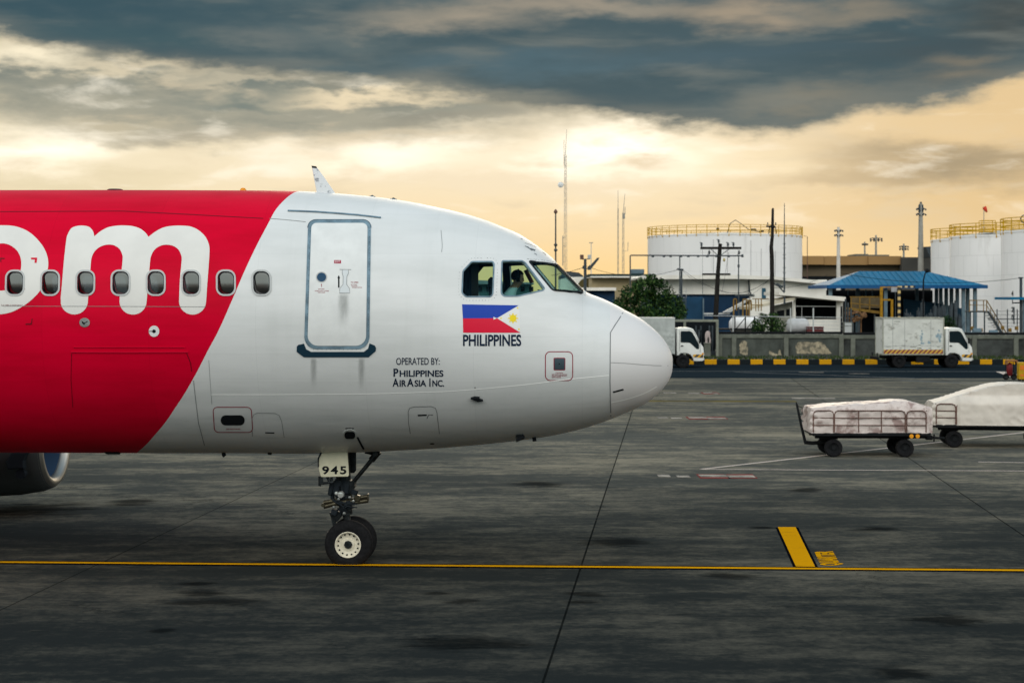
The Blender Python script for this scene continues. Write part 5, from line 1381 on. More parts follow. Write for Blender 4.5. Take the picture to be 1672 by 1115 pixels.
# ================================================================== FIRE EXTINGUISHER TROLLEY, YELLOW CABINET
M_xred = mat('extinguisher_red', (0.13, 0.012, 0.014), .4, vary=.25, scale=8)
fx, fy = wx(1648.5, 86.5), 86.5
ft = thing('fire_extinguisher', 'dark red wheeled fire extinguisher under a rusty brown hood', 'fire extinguisher', (fx, fy, 0))
bm = B(); lathe(bm, [(0, .18), (.11, .2), (.15, .27), (.15, .72), (.11, .80), (.05, .84), (.05, .88), (0, .88)], (0, 0, 0), 'z', 20); obj('cylinder', bm, M_xred, ft, smooth=40)
bm = B(); tube(bm, [(-.16, .1, .14), (-.16, .12, .95), (.22, .12, .95), (.22, .1, .14)], .018, 6); tube(bm, [(-.16, .1, .5), (.22, .1, .5)], .015, 6); obj('frame', bm, M_chas, ft, smooth=40)
for s in (-.2, .2):
    wheel(ft, s, -.05, .16, .08).rotation_euler = (0, 0, 0)
bm = B(); tube(bm, [(.05, -.05, .86), (.16, -.12, .8), (.2, -.14, .5), (.15, -.15, .3)], .016, 6); obj('hose', bm, M_rub, ft, smooth=True)
bm = B(); prism(bm, [(-.2, .80), (-.16, 1.0), (.34, 1.0), (.40, .82), (.34, .80), (.3, .92), (-.12, .92), (-.14, .80)], -.22, .2, 'y', .01); obj('hood', bm, mat('rusty_brown', (.22, .10, .04), .7, vary=.4, scale=6), ft)
yt = thing('equipment_cabinet', 'yellow equipment cabinet with orange patches beside the fire extinguisher', 'cabinet', (wx(1667, 85.4), 85.4, 0))
bm = B(); box(bm, (0, 0, .50), (.30, .4, .86), .03); obj('cabinet_body', bm, mat('cabinet_yellow', (.42, .24, .008), .5, vary=.12, scale=5), yt)
bm = B(); box(bm, (.0, -.203, .66), (.2, .012, .22), .004); box(bm, (0, -.203, .28), (.18, .012, .1), .004); obj('orange_panel', bm, mat('panel_orange', (.62, .16, .02), .4), yt)
bm = B(); box(bm, (.34, 0, .48), (.36, .42, .82), .03); obj('side_box', bm, M_chas, yt)
for s in (-.1, .1): wheel(yt, s, -.1, .07, .05)

# ================================================================== BACKGROUND STRUCTURES
GZ = 0.26
M_wall = mat('weathered_concrete', (0.068, 0.076, 0.066), .85, vary=.28, scale=1.6, stain=(.030, .034, .030), sscale=.9, smin=.52, stretch=(1, 1, .6))
M_peel = mat('peeling_render', (0.34, 0.29, 0.20), .9, vary=.35, scale=4, stain=(.085, .085, .068), sscale=3.2, smin=.46)
M_pil = mat('pillar_concrete', (0.125, 0.132, 0.108), .85, vary=.25, scale=2)
M_wht = mat('white_cladding', (0.80, 0.77, 0.70), .55, vary=.06, scale=1.2, stain=(.62, .58, .50), sscale=.8, smin=.62, stretch=(1, 1, .3))
M_blu = mat('blue_cladding', (0.006, 0.030, 0.070), .5, vary=.25, scale=.8, stretch=(1, 1, .4))
M_roofw = mat('white_roof', (0.78, 0.74, 0.66), .5, vary=.08, scale=1.0)
M_bcan = mat('blue_roof_sheet', (0.004, 0.135, 0.26), .5, vary=.35, scale=.5, stretch=(1, .1, .1), spec=.06)
M_tank = mat('tank_white', (0.82, 0.80, 0.78), .42, vary=.04, scale=.4, stain=(.60, .58, .55), sscale=.35, smin=.60, stretch=(1, 1, .25))
M_ry = mat('railing_yellow', (0.52, 0.29, 0.006), .6, vary=.2, scale=3, spec=0.0)
M_yst = mat('dull_yellow_steel', (0.20, 0.115, 0.022), .6, vary=.3, scale=4)
M_wood = mat('pole_wood', (0.022, 0.020, 0.018), .85, vary=.4, scale=5, stretch=(4, 4, .5))
M_dgrey = mat('dark_grey_steel', (0.05, 0.062, 0.070), .5, vary=.25, scale=4)
M_bgrey = mat('blue_grey_steel', (0.11, 0.16, 0.19), .5, vary=.2, scale=3)
M_mast = mat('galvanised_mast', (0.30, 0.29, 0.26), .5, metal=.3, vary=.15, scale=2)
M_pole = mat('pale_mast', (0.58, 0.55, 0.50), .5, vary=.1, scale=2)
M_void = mat('dark_interior', (0.010, 0.012, 0.014), .9)  # near-black for openings and for sheets that stand in for shade
M_brown = mat('terminal_brown', (0.30, 0.175, 0.070), .7, vary=.12, scale=.15)
M_brown2 = mat('terminal_grey_brown', (0.11, 0.085, 0.055), .7, vary=.1, scale=.15)  # duller grey-brown of the lower terminal wall
M_conc = mat('dull_concrete', (0.14, 0.14, 0.12), .85, vary=.25, scale=1.5)
M_wire = mat('cable_black', (0.012, 0.013, 0.014), .7)
M_beige = mat('beige_wall', (0.42, 0.34, 0.20), .8, vary=.12, scale=.8)

# ---- perimeter wall: bays of panels between pillars
def wall_run(label, x0, x1, Y, top, pillars, m=M_wall, cap=True, patches=()):
    t = thing('perimeter_wall', label, 'wall', (0, 0, 0))
    bm = B(); box(bm, ((x0 + x1) / 2, Y, (GZ - .3 + top) / 2), (x1 - x0, .18, top - GZ + .3), .01); obj('panel', bm, m, t)
    bm = B(); box(bm, ((x0 + x1) / 2, Y, top - .12), (x1 - x0 + .04, .34, .26), .02); obj('coping', bm, M_pil, t)
    bm = B(); box(bm, ((x0 + x1) / 2, Y + .05, top + .10), (x1 - x0, .22, .16), .02); obj('top_pipe', bm, M_wire, t)
    for px in pillars:
        bm = B(); box(bm, (px, Y - .02, (GZ - .2 + top) / 2 + .02), (.30, .40, top - GZ + .2), .02); obj('pillar', bm, M_pil, t)
    for k, pts in enumerate(patches):
        rj = random.Random(k + 40); pts = [(p + rj.uniform(-1.1, 1.1), q + rj.uniform(-.9, .9)) for i_ in range(len(pts)) for p, q in [pts[i_], ((pts[i_][0] + pts[(i_ + 1) % len(pts)][0]) / 2, (pts[i_][1] + pts[(i_ + 1) % len(pts)][1]) / 2)]]
        bm = B(); prism(bm, [(wx(p, Y), wz(q, Y)) for p, q in pts], Y - .105, Y - .06, 'y'); obj('peeling_patch', bm, M_peel, t)
    return t
WY = 113.0; WT = wz(546, WY)
wall_run('low concrete wall with patches of peeling pale plaster', wx(1172, WY), wx(1375, WY), WY, WT, [wx(p, WY) for p in (1175, 1198, 1283, 1373)],
         patches=[smooth([(1209, 577), (1208, 562), (1212, 557), (1219, 559), (1221, 577)], 3, True), smooth([(1256, 572), (1261, 575), (1270, 579), (1272, 571), (1276, 579), (1258, 580)], 2, True),
                  smooth([(1300, 576), (1301, 561), (1310, 558), (1325, 559), (1340, 558), (1348, 566), (1356, 576), (1345, 578), (1320, 577)], 4, True)])
wall_run('dark stained concrete wall behind the white box truck', wx(1377.5, WY), wx(1700, WY), WY, WT - .05, [wx(p, WY) for p in (1392, 1432, 1520, 1590, 1658)],
         m=mat('dark_concrete', (0.055, 0.060, 0.056), .85, vary=.35, scale=1.2, stain=(.02, .022, .02), sscale=.8, smin=.5))
# ---- gate bay left of the wall
gt = thing('gateway', 'grey steel gateway with a dark opening behind the half hidden truck', 'gate', (0, 0, 0))
bm = B(); box(bm, (wx(1128, WY), WY - .4, wz(523.5, WY)), (wx(1172, WY) - wx(1084, WY), .2, .16), .01)
for p in (1117, 1170): box(bm, (wx(p, WY), WY - .4, (wz(523, WY) + GZ) / 2), (.16, .16, wz(523, WY) - GZ), .01)
obj('frame', bm, mat('gate_grey', (.20, .21, .17), .7, vary=.2, scale=3), gt)
bm = B(); box(bm, (wx(1128, WY), WY + 1.5, (wz(525, WY) + GZ) / 2), (wx(1168, WY) - wx(1080, WY), .1, wz(525, WY) - GZ)); obj('shade_sheet', bm, M_void, gt)  # near-black sheet stands in for the shade behind the gate
bm = B()
for p in (1138, 1146, 1160, 1165): box(bm, (wx(p, WY), WY + .6, GZ + 1.0), (.10, .1, 2.0), .01)
box(bm, (wx(1150, WY), WY + .7, GZ + .15), (1.6, .4, .3), .03); box(bm, (wx(1144, WY), WY + .7, wz(550, WY)), (.25, .3, .9), .02)
obj('inner_posts', bm, M_dgrey, gt)
pl = thing('plinth', 'green grey concrete block standing in the dark gateway', 'plinth', (wx(1154, WY), WY - .3, GZ))
bm = B(); box(bm, (0, 0, .40), (.40, .4, .86), .03); box(bm, (0, 0, .86), (.46, .46, .07), .01); obj('block', bm, M_pil, pl)
sk = thing('draped_sack', 'pale pink sack hanging open on the concrete block in the gateway', 'sack', (wx(1155, WY), WY - .3, GZ + .895))
bm = B(); lathe(bm, [(.0, .78), (.10, .76), (.16, .66), (.17, .42), (.19, .2), (.19, 0), (.12, 0)], (0, 0, 0), 'z', 18)
for v in bm.verts:
    v.co.x += .04 * math.sin(v.co.z * 9) + .02 * math.sin(v.co.z * 23 + v.co.y * 12); v.co.y *= .8
obj('cloth', bm, mat('sack_pink', (.40, .33, .31), .8, vary=.2, scale=6), sk, smooth=50)
bm = B(); prism(bm, [(-.03, .02), (-.05, .30), (.0, .42), (.06, .28), (.05, .02)], -.17, -.10, 'y', .01); obj('opening', bm, M_void, sk)

# ---- trees
def foliage(name, blobs, n, size, m, parent=None, seed=1, loc=None):
    bm = B(); rr = random.Random(seed)
    for cx, cy, cz, r, sq in blobs:
        k = int(n * r * r)
        for _ in range(k):
            d = Vector((rr.gauss(0, 1), rr.gauss(0, 1), rr.gauss(0, 1))).normalized(); q = r * (rr.uniform(.30, 1.0) ** .5) * rr.uniform(.8, 1.1)
            p = Vector((cx, cy, cz)) + Vector((d.x * q, d.y * q, d.z * q * sq))
            if rr.random() < .12: p += d * rr.uniform(0, .25) * r
            nn = (d + Vector((rr.gauss(0, .7), rr.gauss(0, .7), rr.gauss(0, .7) + .3))).normalized()
            u = nn.orthogonal().normalized(); u = (Matrix.Rotation(rr.uniform(0, 6.28), 3, nn) @ u); v = nn.cross(u); s = size * rr.uniform(.6, 1.4)
            a, b = p - u * s, p + u * s
            f = bm.faces.new([bm.verts.new(w) for w in (a, p + v * s * .42, b, p - v * s * .42 - nn * s * .12)]); f.material_index = 0 if rr.random() < .72 else 1
    return obj(name, bm, m, parent, loc=loc)
def leafmat(name, c):
    m = mat(name, c, .55, vary=.45, scale=1.3); return m
LF = [leafmat('leaf_dark', (0.014, 0.036, 0.012)), leafmat('leaf_mid', (0.050, 0.095, 0.018))]
def trunk(parent, h, r, forks, seed):
    bm = B(); rr = random.Random(seed); tube(bm, [(0, 0, -.1), (.03, 0, h * .5), (0, .02, h)], [r * 1.3, r, r * .8], 10)
    for k in range(forks):
        a = 6.283 * k / forks + rr.uniform(-.3, .3); L_ = rr.uniform(.9, 1.6)
        tube(bm, [(0, 0, h * .85), (math.cos(a) * L_ * .5, math.sin(a) * L_ * .5, h + L_ * .5), (math.cos(a) * L_, math.sin(a) * L_, h + L_ * 1.1)], [r * .6, r * .4, r * .15], 7)
    return obj('trunk', bm, M_wood, parent, smooth=40)
TY = 118.0
tr = thing('broadleaf_tree', 'dense dark green tree rising behind the airliner nose', 'tree', (wx(1060, TY), TY, GZ))
trunk(tr, 1.5, .16, 6, 2); sc_ = F / TY
bl = []
for px, py, r in ((1012, 500, 17), (1030, 482, 20), (1052, 470, 19), (1062, 458, 12), (1078, 480, 24), (1100, 497, 20), (1052, 500, 24), (1085, 512, 20), (1020, 515, 18), (1108, 512, 13), (1040, 466, 10), (1075, 461, 9), (1116, 505, 8), (1000, 508, 11), (1064, 520, 22)):
    bl.append((wx(px, TY) - tr.location.x, rnd.uniform(-.6, .6), wz(py, TY) - GZ, r / sc_, .92))
foliage('crown', bl, 900, .12, LF, tr, 5)
bs = thing('bush', 'dark rounded bush growing over the wall below the thick pole', 'bush', (wx(1256, 115.5), 115.5, GZ))
trunk(bs, .9, .07, 5, 4); sb = F / 115.5
foliage('crown', [(wx(p, 115.5) - bs.location.x, rnd.uniform(-.3, .3), wz(q, 115.5) - GZ, r / sb, .8) for p, q, r in ((1240, 528, 13), (1258, 522, 14), (1272, 530, 12), (1250, 537, 14), (1268, 540, 12), (1234, 536, 9), (1246, 516, 7), (1266, 514, 6))], 1100, .085, LF, bs, 8)
b2 = thing('shrub', 'dark shrub in the shade beneath the blue canopy columns', 'shrub', (wx(1545, 119), 119, GZ))
trunk(b2, .6, .06, 4, 6); foliage('crown', [(wx(p, 119) - b2.location.x, rnd.uniform(-.4, .4), wz(q, 119) - GZ, r / 23.5, .85) for p, q, r in ((1536, 533, 13), (1548, 524, 11), (1552, 538, 13), (1540, 545, 12), (1528, 540, 10))], 900, .09, [LF[0], LF[0]], b2, 12)

# ---- fuel tanks
def railing(bm, cx, cy, r, z, n, h=1.15, a0=0, a1=2 * math.pi, th=.042, rails=(.38, .76, 1.0)):
    for k in range(n + 1):
        a = a0 + (a1 - a0) * k / n; p = (cx + r * math.cos(a), cy + r * math.sin(a)); tube(bm, [(*p, z), (*p, z + h)], th, 5)
    m_ = max(n * 2, 24)
    for q in rails: tube(bm, [(cx + r * math.cos(a0 + (a1 - a0) * k / m_), cy + r * math.sin(a0 + (a1 - a0) * k / m_), z + h * q) for k in range(m_ + 1)], th * .9, 5, cap=False)
def tank(label, px_c, Yc, r, top, cone, posts, name='fuel_tank'):
    t = thing(name, label, 'fuel tank', (wx(px_c, Yc), Yc, GZ), 0, 'white fuel tanks'); z = top - GZ
    bm = B(); lathe(bm, [(r, -.3), (r, z - .15), (r + .05, z - .15), (r + .05, z), (r - .02, z)], (0, 0, 0), 'z', 96); obj('shell', bm, M_tank, t, smooth=30)
    bm = B(); lathe(bm, [(r - .02, z), (0, z + cone)], (0, 0, 0), 'z', 64); obj('roof', bm, mat('tank_roof_grey', (.40, .40, .36), .6, vary=.1, scale=1), t, smooth=30)
    bm = B()
    for k in range(4): lathe(bm, [(r + .004, z * (k + 1) / 5 - .02), (r + .012, z * (k + 1) / 5), (r + .004, z * (k + 1) / 5 + .02)], (0, 0, 0), 'z', 96)
    nv = 22
    for k in range(nv):
        for q in range(5):
            a = 2 * math.pi * (k + (q % 2) * .5) / nv; box(bm, ((r + .006) * math.cos(a), (r + .006) * math.sin(a), z * (q + .5) / 5), (.012, .03, z / 5), 0, (0, 0, a))
    obj('plate_seam', bm, mat('seam_grey', (.69, .675, .655), .5), t)
    bm = B(); railing(bm, 0, 0, r + .05, z, posts)
    for k in range(posts): 
        a = 2 * math.pi * (k + .0) / posts; box(bm, ((r + .03) * math.cos(a), (r + .03) * math.sin(a), z - .16), (.10, .08, .26), 0, (0, 0, a))
    obj('railing', bm, M_ry, t)
    return t, z
t1, z1 = tank('wide squat white fuel tank with a yellow railing behind the utility poles', 1183, 230, 10.27, 12.25, .55, 46)
bm = B()
tube(bm, [(-.9, -10.1, z1 + .1), (-.5, -9.9, z1 + 1.3), (.2, -9.7, z1 + 1.75), (.9, -9.6, z1 + 1.3), (2.0, -9.5, z1 + .5), (3.5, -9.4, z1 + .25)], .05, 6)
tube(bm, [(4.6, -8.9, z1), (4.7, -8.9, z1 + .9), (5.1, -8.8, z1 + 1.25), (5.5, -8.7, z1 + .9), (5.6, -8.6, z1)], .06, 6)
box(bm, (-2.1, -9.9, z1 + .6), (.35, .3, .3), .05); box(bm, (2.5, -9.7, z1 + .5), (.8, .4, .3), .1); box(bm, (3.7, -9.4, z1 + .35), (.4, .4, .3), .1)
obj('roof_pipes', bm, M_dgrey, t1, smooth=40)
bm = B(); tube(bm, [(10.35, -1.8, z1 - .0), (10.8, -1.8, z1 - .1), (10.8, -1.8, 0)], .05, 6); tube(bm, [(10.3, -1.8, z1 * .55), (10.8, -1.8, z1 * .55)], .04, 6); obj('downpipe', bm, M_rail, t1)
bm = B()
for a in (-95, -78, -70, -58, -105):
    tube(bm, [((10.29) * math.cos(R(a)), 10.29 * math.sin(R(a)), .2), ((10.29) * math.cos(R(a)), 10.29 * math.sin(R(a)), z1 * rnd.uniform(.8, 1) - .3)], .035, 5)
obj('drip_stain', bm, mat('stain_grey', (.46, .45, .45), .6), t1)
tA, zA = tank('white fuel tank farthest back of the right hand cluster', wx(1522, 186) * 0 + 836 + (wx(1522, 186) + 6) * F / 186, 187, 6.0, 10.35, .9, 18)
tB, zB = tank('white fuel tank in the middle of the cluster, right of the blue canopy', 836 + (wx(1553.5, 170) + 6) * F / 170, 170.5, 6.0, 10.15, .75, 18)
tC, zC = tank('nearest white fuel tank, cut by the right edge of the picture', 836 + (wx(1638.5, 154) + 6) * F / 154, 154.5, 6.0, 10.05, .7, 22)
bm = B(); a0 = R(200)
tube(bm, [(6.06 * math.cos(R(215)), 6.06 * math.sin(R(215)), .2), (6.06 * math.cos(R(215)), 6.06 * math.sin(R(215)), zC - .3)], .06, 6)
tube(bm, [(6.06 * math.cos(R(200)), 6.06 * math.sin(R(200)), 1.5), (6.06 * math.cos(R(200)), 6.06 * math.sin(R(200)), 3.0)], .05, 6)
obj('level_gauge', bm, M_dgrey, tC)
# upper deck railing and gear on the nearest tank
bm = B(); railing(bm, -1.5, -3.2, 2.6, zC + .15, 10, 1.9, R(100), R(420), .03, (.3, .62, 1.0))
for k in range(9): tube(bm, [(-3.9 + k * .5, -5.2, zC + .1), (-3.9 + k * .5 + rnd.uniform(-.2, .2), -5.1, zC + rnd.uniform(.7, 1.6))], .05, 5)
obj('deck_railing', bm, M_yst, tC)
bm = B(); lathe(bm, [(.25, -.06), (.42, -.06), (.42, .06), (.25, .06)], (-3.0, -4.4, zC + 1.5), 'y', 20, close=True); lathe(bm, [(.3, -.05), (.38, -.05), (.38, .05), (.3, .05)], (-4.9, -2.6, zC + 1.0), 'y', 20, close=True); obj('hose_reel', bm, M_dgrey, tC)
# stencilled marks on the nearest tank
bm = text_mesh('2', .42, .02); b_ = text_mesh('1', .42, .02)
def wrap_text(words_, ang, r, z0, size, m, parent, name):
    bm = B()
    for i, w in enumerate(words_):
        t_ = text_mesh(w, size, .02)
        for v in t_.verts:
            a = R(ang) + (v.co.x) / r; v.co = Vector(((r + .02) * math.cos(a), (r + .02) * math.sin(a), z0 - i * size * 1.15 + v.co.y))
        me = bpy.data.meshes.new('t'); t_.to_mesh(me); t_.free(); bm.from_mesh(me); bpy.data.meshes.remove(me)
    return obj(name, bm, m, parent)
bm.free(); b_.free()
wrap_text(['4', '1', '2', '0'], 181 + 15, 6.0, wz(483, 152) - GZ, .62, M_black, tC, 'tank_number')
ws = thing('windsock', 'small orange red windsock above the right hand fuel tanks', 'windsock', (wx(1606.5, 176), 176, GZ))
bm = B(); tube(bm, [(0, 0, wz(385, 176) - GZ - 1.5), (0, 0, wz(338, 176) - GZ)], .04, 6); obj('pole', bm, M_mast, ws)
bm = B(); zt = wz(338, 176) - GZ; lathe(bm, [(.17, 0), (.22, .16), (.16, .35), (.08, .62), (.06, .62), (.14, .34)], (0, 0, 0), 'x', 14)
bmesh.ops.transform(bm, matrix=Matrix.Translation((.02, 0, zt)) @ Matrix.Rotation(R(62), 4, 'Y'), verts=bm.verts); obj('sock', bm, mat('sock_red', (.62, .06, .03), .7), ws, smooth=True)
pr_ = thing('roof_platform', 'yellow railed platform on top of the middle fuel tank', 'platform', (wx(1612, 167), 167, GZ))
bm = B(); zz = wz(374, 167) - GZ
for a in (-.6, .6):
    for b in (-.5, .5): tube(bm, [(a * 1.1, b, zB + .1), (a * 1.1, b, zz + .8)], .03, 5)
for q in (.0, .4, .8):
    tube(bm, [(-.66, -.5, zz + q), (.66, -.5, zz + q), (.66, .5, zz + q), (-.66, .5, zz + q), (-.66, -.5, zz + q)], .025, 5)
box(bm, (0, 0, zz - .3), (1.3, 1.0, .06)); obj('platform_frame', bm, M_ry, pr_)

# ---- generic building helper
def bpart(name, m, parent, fn, smooth_=False):
    bm = B(); fn(bm); return obj(name, bm, m, parent, smooth=smooth_)
# terminal far behind
TMY = 300
tm = thing('terminal_building', 'long flat brown terminal building far behind the white tanks', 'building', (0, 0, 0))
def X3(p): return wx(p, TMY)
def Z3(p): return wz(p, TMY)
def pb(bm, p0, q0, p1, q1, Y, d, bev=0.0): 
    """box given by its front face in pixels at depth Y, d metres deep"""
    x0, x1, z0, z1 = wx(p0, Y), wx(p1, Y), wz(q1, Y) if q1 else GZ - .1, wz(q0, Y)
    box(bm, ((x0 + x1) / 2, Y + d / 2, (z0 + z1) / 2), (x1 - x0, d, z1 - z0), bev)
bpart('wall', M_brown2, tm, lambda b: pb(b, 1296, 430, 1560, None, TMY, 30))
bpart('roof_fascia', M_brown, tm, lambda b: (pb(b, 1294, 418, 1345, 432, TMY - 1.5, 33), pb(b, 1345.3, 418.2, 1418, 432.5, TMY - 1.2, 33), pb(b, 1418.3, 418.2, 1472, 432, TMY - 1.6, 33)))
bpart('dark_wing', mat('terminal_dark', (.065, .062, .055), .7), tm, lambda b: pb(b, 1472.3, 420, 1562, None, TMY - 2.5, 33))
bpart('roof_plant', M_conc, tm, lambda b: (pb(b, 1398, 414.8, 1418, 418, TMY + 4, 8), pb(b, 1418.2, 416, 1452, 418.2, TMY + 4, 8)))
bpart('window', M_void, tm, lambda b: pb(b, 1296, 451, 1560, 456, TMY - .15, .3))
bpart('watch_tower', M_dgrey, tm, lambda b: prism(b, [(wx(p, TMY - 10), wz(q, TMY - 10)) for p, q in ((1511, 403), (1530, 402), (1530, 420), (1519, 420))], TMY - 10, TMY - 4, 'y'))
bpart('shade_block', M_void, tm, lambda b: pb(b, 1290, 457, 1380, None, TMY - 60, 20))  # near-black block painted as shade in front of the terminal

# warehouse
HY = 150.0
wh = thing('warehouse', 'long white warehouse with a blue lower wall behind the utility poles', 'warehouse', (0, 0, 0))
bpart('wall', M_wht, wh, lambda b: (pb(b, 1062, 456, 1225, 480.5, HY, 12), pb(b, 1225.3, 457, 1350, None, HY - .4, 12)))
bpart('blue_wall', M_blu, wh, lambda b: (pb(b, 1062, 480.8, 1225, None, HY + .3, 11.6), pb(b, 1115, 486, 1148, None, HY - .5, .6)))
def roofw(b):
    prism(b, [(wx(p, HY - 1), wz(q, HY - 1)) for p, q in ((1045, 453), (1052, 449.5), (1200, 449), (1264, 451.5), (1353.5, 459.5), (1352.5, 465), (1264, 456.5), (1200, 455.6), (1046, 456))], HY - 1.2, HY + 12.5, 'y')
bpart('roof', M_roofw, wh, roofw)
bpart('door', mat('door_blue', (.03, .10, .15), .5), wh, lambda b: pb(b, 1244, 470.5, 1250.5, 488, HY - .46, .1))
bpart('vertical_joint', M_bgrey, wh, lambda b: [pb(b, p, 457, p + .6, 480, HY - .03, .05) for p in (1147, 1172, 1222)])
bpart('gutter_pipe', M_dgrey, wh, lambda b: (tube(b, [(wx(p, HY - .4), HY - .4, wz(q, HY)) for p, q in ((1222, 457), (1224, 476), (1227, 482))], .06, 6), pb(b, 1200, 481, 1232, 483.5, HY - .5, .2)))
pbm = thing('container', 'blue container with a pale edge below the white warehouse', 'container', (0, 0, 0))
bpart('container_body', mat('container_blue', (.010, .046, .095), .5, vary=.15, scale=1.2), pbm, lambda b: pb(b, 1121, 485, 1148.5, None, 132, 3, .03))
bpart('corner_post', M_bgrey, pbm, lambda b: pb(b, 1147.6, 487, 1149.6, None, 131.8, .12))
# flat roofed row left
lr = thing('low_building', 'low beige building with a dark flat roof behind the tree', 'building', (0, 0, 0))
bpart('wall', M_beige, lr, lambda b: pb(b, 966, 452, 1062, None, 165, 9))
bpart('roof', mat('roof_dark_green', (.03, .05, .05), .6), lr, lambda b: pb(b, 962, 447.5, 1068, 451, 164, 11))
bpart('eave_trim', M_roofw, lr, lambda b: pb(b, 964, 451.1, 1066, 453.3, 163.9, 10.8))
bpart('air_conditioner', M_bgrey, lr, lambda b: pb(b, 1030, 439.5, 1052, 447.3, 165, 1.6, .05))
hg = thing('hangar', 'small white hangar with a brown arched front behind the windscreen', 'hangar', (0, 0, 0))
bpart('wall', M_wht, hg, lambda b: prism(b, [(wx(p, 172), wz(q, 172)) for p, q in ((915, 472), (915, 456), (930, 452.5), (960, 452), (982, 456), (987, 462), (987, 548), (915, 548))], 172, 180, 'y'))
bpart('arched_front', mat('arch_olive', (.11, .09, .035), .7, vary=.2, scale=1), hg, lambda b: prism(b, [(wx(p, 172), wz(q, 172)) for p, q in [(958 + 15.5 * math.cos(R(a)), 471 - 17 * math.sin(R(a))) for a in range(0, 181, 12)]], 171.6, 171.9, 'y'))
bg_ = thing('dark_shed', 'dark low roofed shed peeping out beside the small hangar', 'shed', (0, 0, 0))
bpart('roof', M_dgrey, bg_, lambda b: prism(b, [(wx(p, 190), wz(q, 190)) for p, q in ((915, 450), (926, 443), (945, 445), (952, 450), (954, 460), (915, 460))], 190, 198, 'y'))
bpart('wall', M_conc, bg_, lambda b: pb(b, 918, 460, 952, None, 190.5, 7))
an_ = thing('annex', 'white roofed annex with a dark blue wall left of the tree', 'building', (0, 0, 0))
bpart('roof', M_roofw, an_, lambda b: pb(b, 940, 469.5, 1006, 474.5, 140, 7))
bpart('wall', M_blu, an_, lambda b: pb(b, 943, 474.6, 1004, None, 140.6, 6))

# what stands behind the airliner and shows through the cockpit glass
hs = thing('hangar', 'long dark blue green hangar glimpsed through the cockpit windows', 'hangar', (0, 0, 0))
bpart('wall', mat('hangar_teal', (.05, .13, .14), .6, vary=.2, scale=.6), hs, lambda b: pb(b, 560, 461, 868, None, 180, 14))
bpart('roof', mat('hangar_roof', (.14, .20, .21), .6, vary=.15, scale=.5), hs, lambda b: prism(b, [(wx(p, 179), wz(q, 179)) for p, q in ((556, 462), (640, 456), (720, 455), (795, 458), (872, 462), (872, 464), (556, 464))], 179, 195, 'y'))
bpart('window', M_void, hs, lambda b: [pb(b, p, 468, p + 7, 476, 179.9, .2) for p in range(570, 866, 14)])
# pipe boom over the roofs
fr_ = thing('pipe_gantry', 'thin dark pipe gantry crossing in front of the wide fuel tank', 'gantry', (0, 0, 0))
def gant(b):
    Y = 145; tube(b, [(wx(1029, Y), Y, wz(448, Y)), (wx(1029, Y), Y, wz(418, Y)), (wx(1030, Y), Y, wz(417, Y)), (wx(1213, Y), Y, wz(417.8, Y))], .055, 6)
    tube(b, [(wx(1058, Y), Y, wz(448, Y)), (wx(1058, Y), Y, wz(418, Y))], .03, 5)
    for p in (1066, 1084, 1095, 1112, 1124, 1140, 1155, 1170, 1190): box(b, (wx(p, Y), Y, wz(419.2, Y)), (.22, .08, .10))
    lathe(b, [(0, -.1), (.13, -.08), (.13, .1), (0, .12)], (wx(1212, Y), Y, wz(417.8, Y)), 'x', 10)
    tube(b, [(wx(1206, Y), Y, wz(435, Y)), (wx(1205, Y), Y, wz(452, Y))], .03, 5); lathe(b, [(.0, 0), (.1, .02), (.1, .25), (0, .28)], (wx(1206, Y), Y, wz(437, Y)), 'z', 8)
bpart('pipe', M_dgrey, fr_, gant)
for p in (1029, 1110, 1206): bpart('support_post', M_dgrey, fr_, lambda b: tube(b, [(wx(p, 145), 145, wz(417.5, 145)), (wx(p, 145), 145, GZ)], .05, 6))

# ---- shed with the dark bay
SY = 126.0
sh = thing('workshop_shed', 'white shed with a wide dark bay behind the peeling wall', 'shed', (0, 0, 0))
def Q(b, pts, y0, y1): prism(b, [(wx(p, SY), wz(q, SY)) for p, q in pts], y0, y1, 'y')
bpart('wall', M_wht, sh, lambda b: (Q(b, [(1296, 521.5), (1376, 521.5), (1376, 560), (1296, 560)], SY, SY + .2), Q(b, [(1366, 491), (1376, 490), (1376, 521.3), (1366, 521.3)], SY, SY + .2), Q(b, [(1296, 484), (1299, 484), (1299, 521.3), (1296, 521.3)], SY, SY + .2), Q(b, [(1299.2, 484), (1365.8, 489), (1365.8, 491.5), (1299.2, 486.5)], SY, SY + .2), pb(b, 1296.5, 490, 1375.5, 562, SY + 6, .2), pb(b, 1375, 489, 1376.3, 560, SY + .21, 5.8)))
bpart('roof', M_roofw, sh, lambda b: (Q(b, [(1270, 476.5), (1300, 478.5), (1377.5, 485), (1377.5, 492), (1300, 484), (1270, 482)], SY - .8, SY + 7)))
bpart('lean_to_roof', mat('lean_roof', (.52, .47, .36), .6, vary=.12, scale=2), sh, lambda b: Q(b, [(1222, 501), (1222, 505.5), (1296, 489.8), (1296, 484.6)], SY - .6, SY + 5))
bpart('lean_to_wall', mat('lean_wall', (.26, .26, .22), .8, vary=.3, scale=2), sh, lambda b: (Q(b, [(1262, 500), (1295.5, 492), (1295.5, 560), (1262, 560)], SY + .4, SY + .6)))
bpart('window', M_void, sh, lambda b: (Q(b, [(1270, 508), (1282, 506), (1282, 516), (1270, 517)], SY + .36, SY + .41), Q(b, [(1285, 505), (1294, 504), (1294, 515), (1285, 516)], SY + .36, SY + .41)))
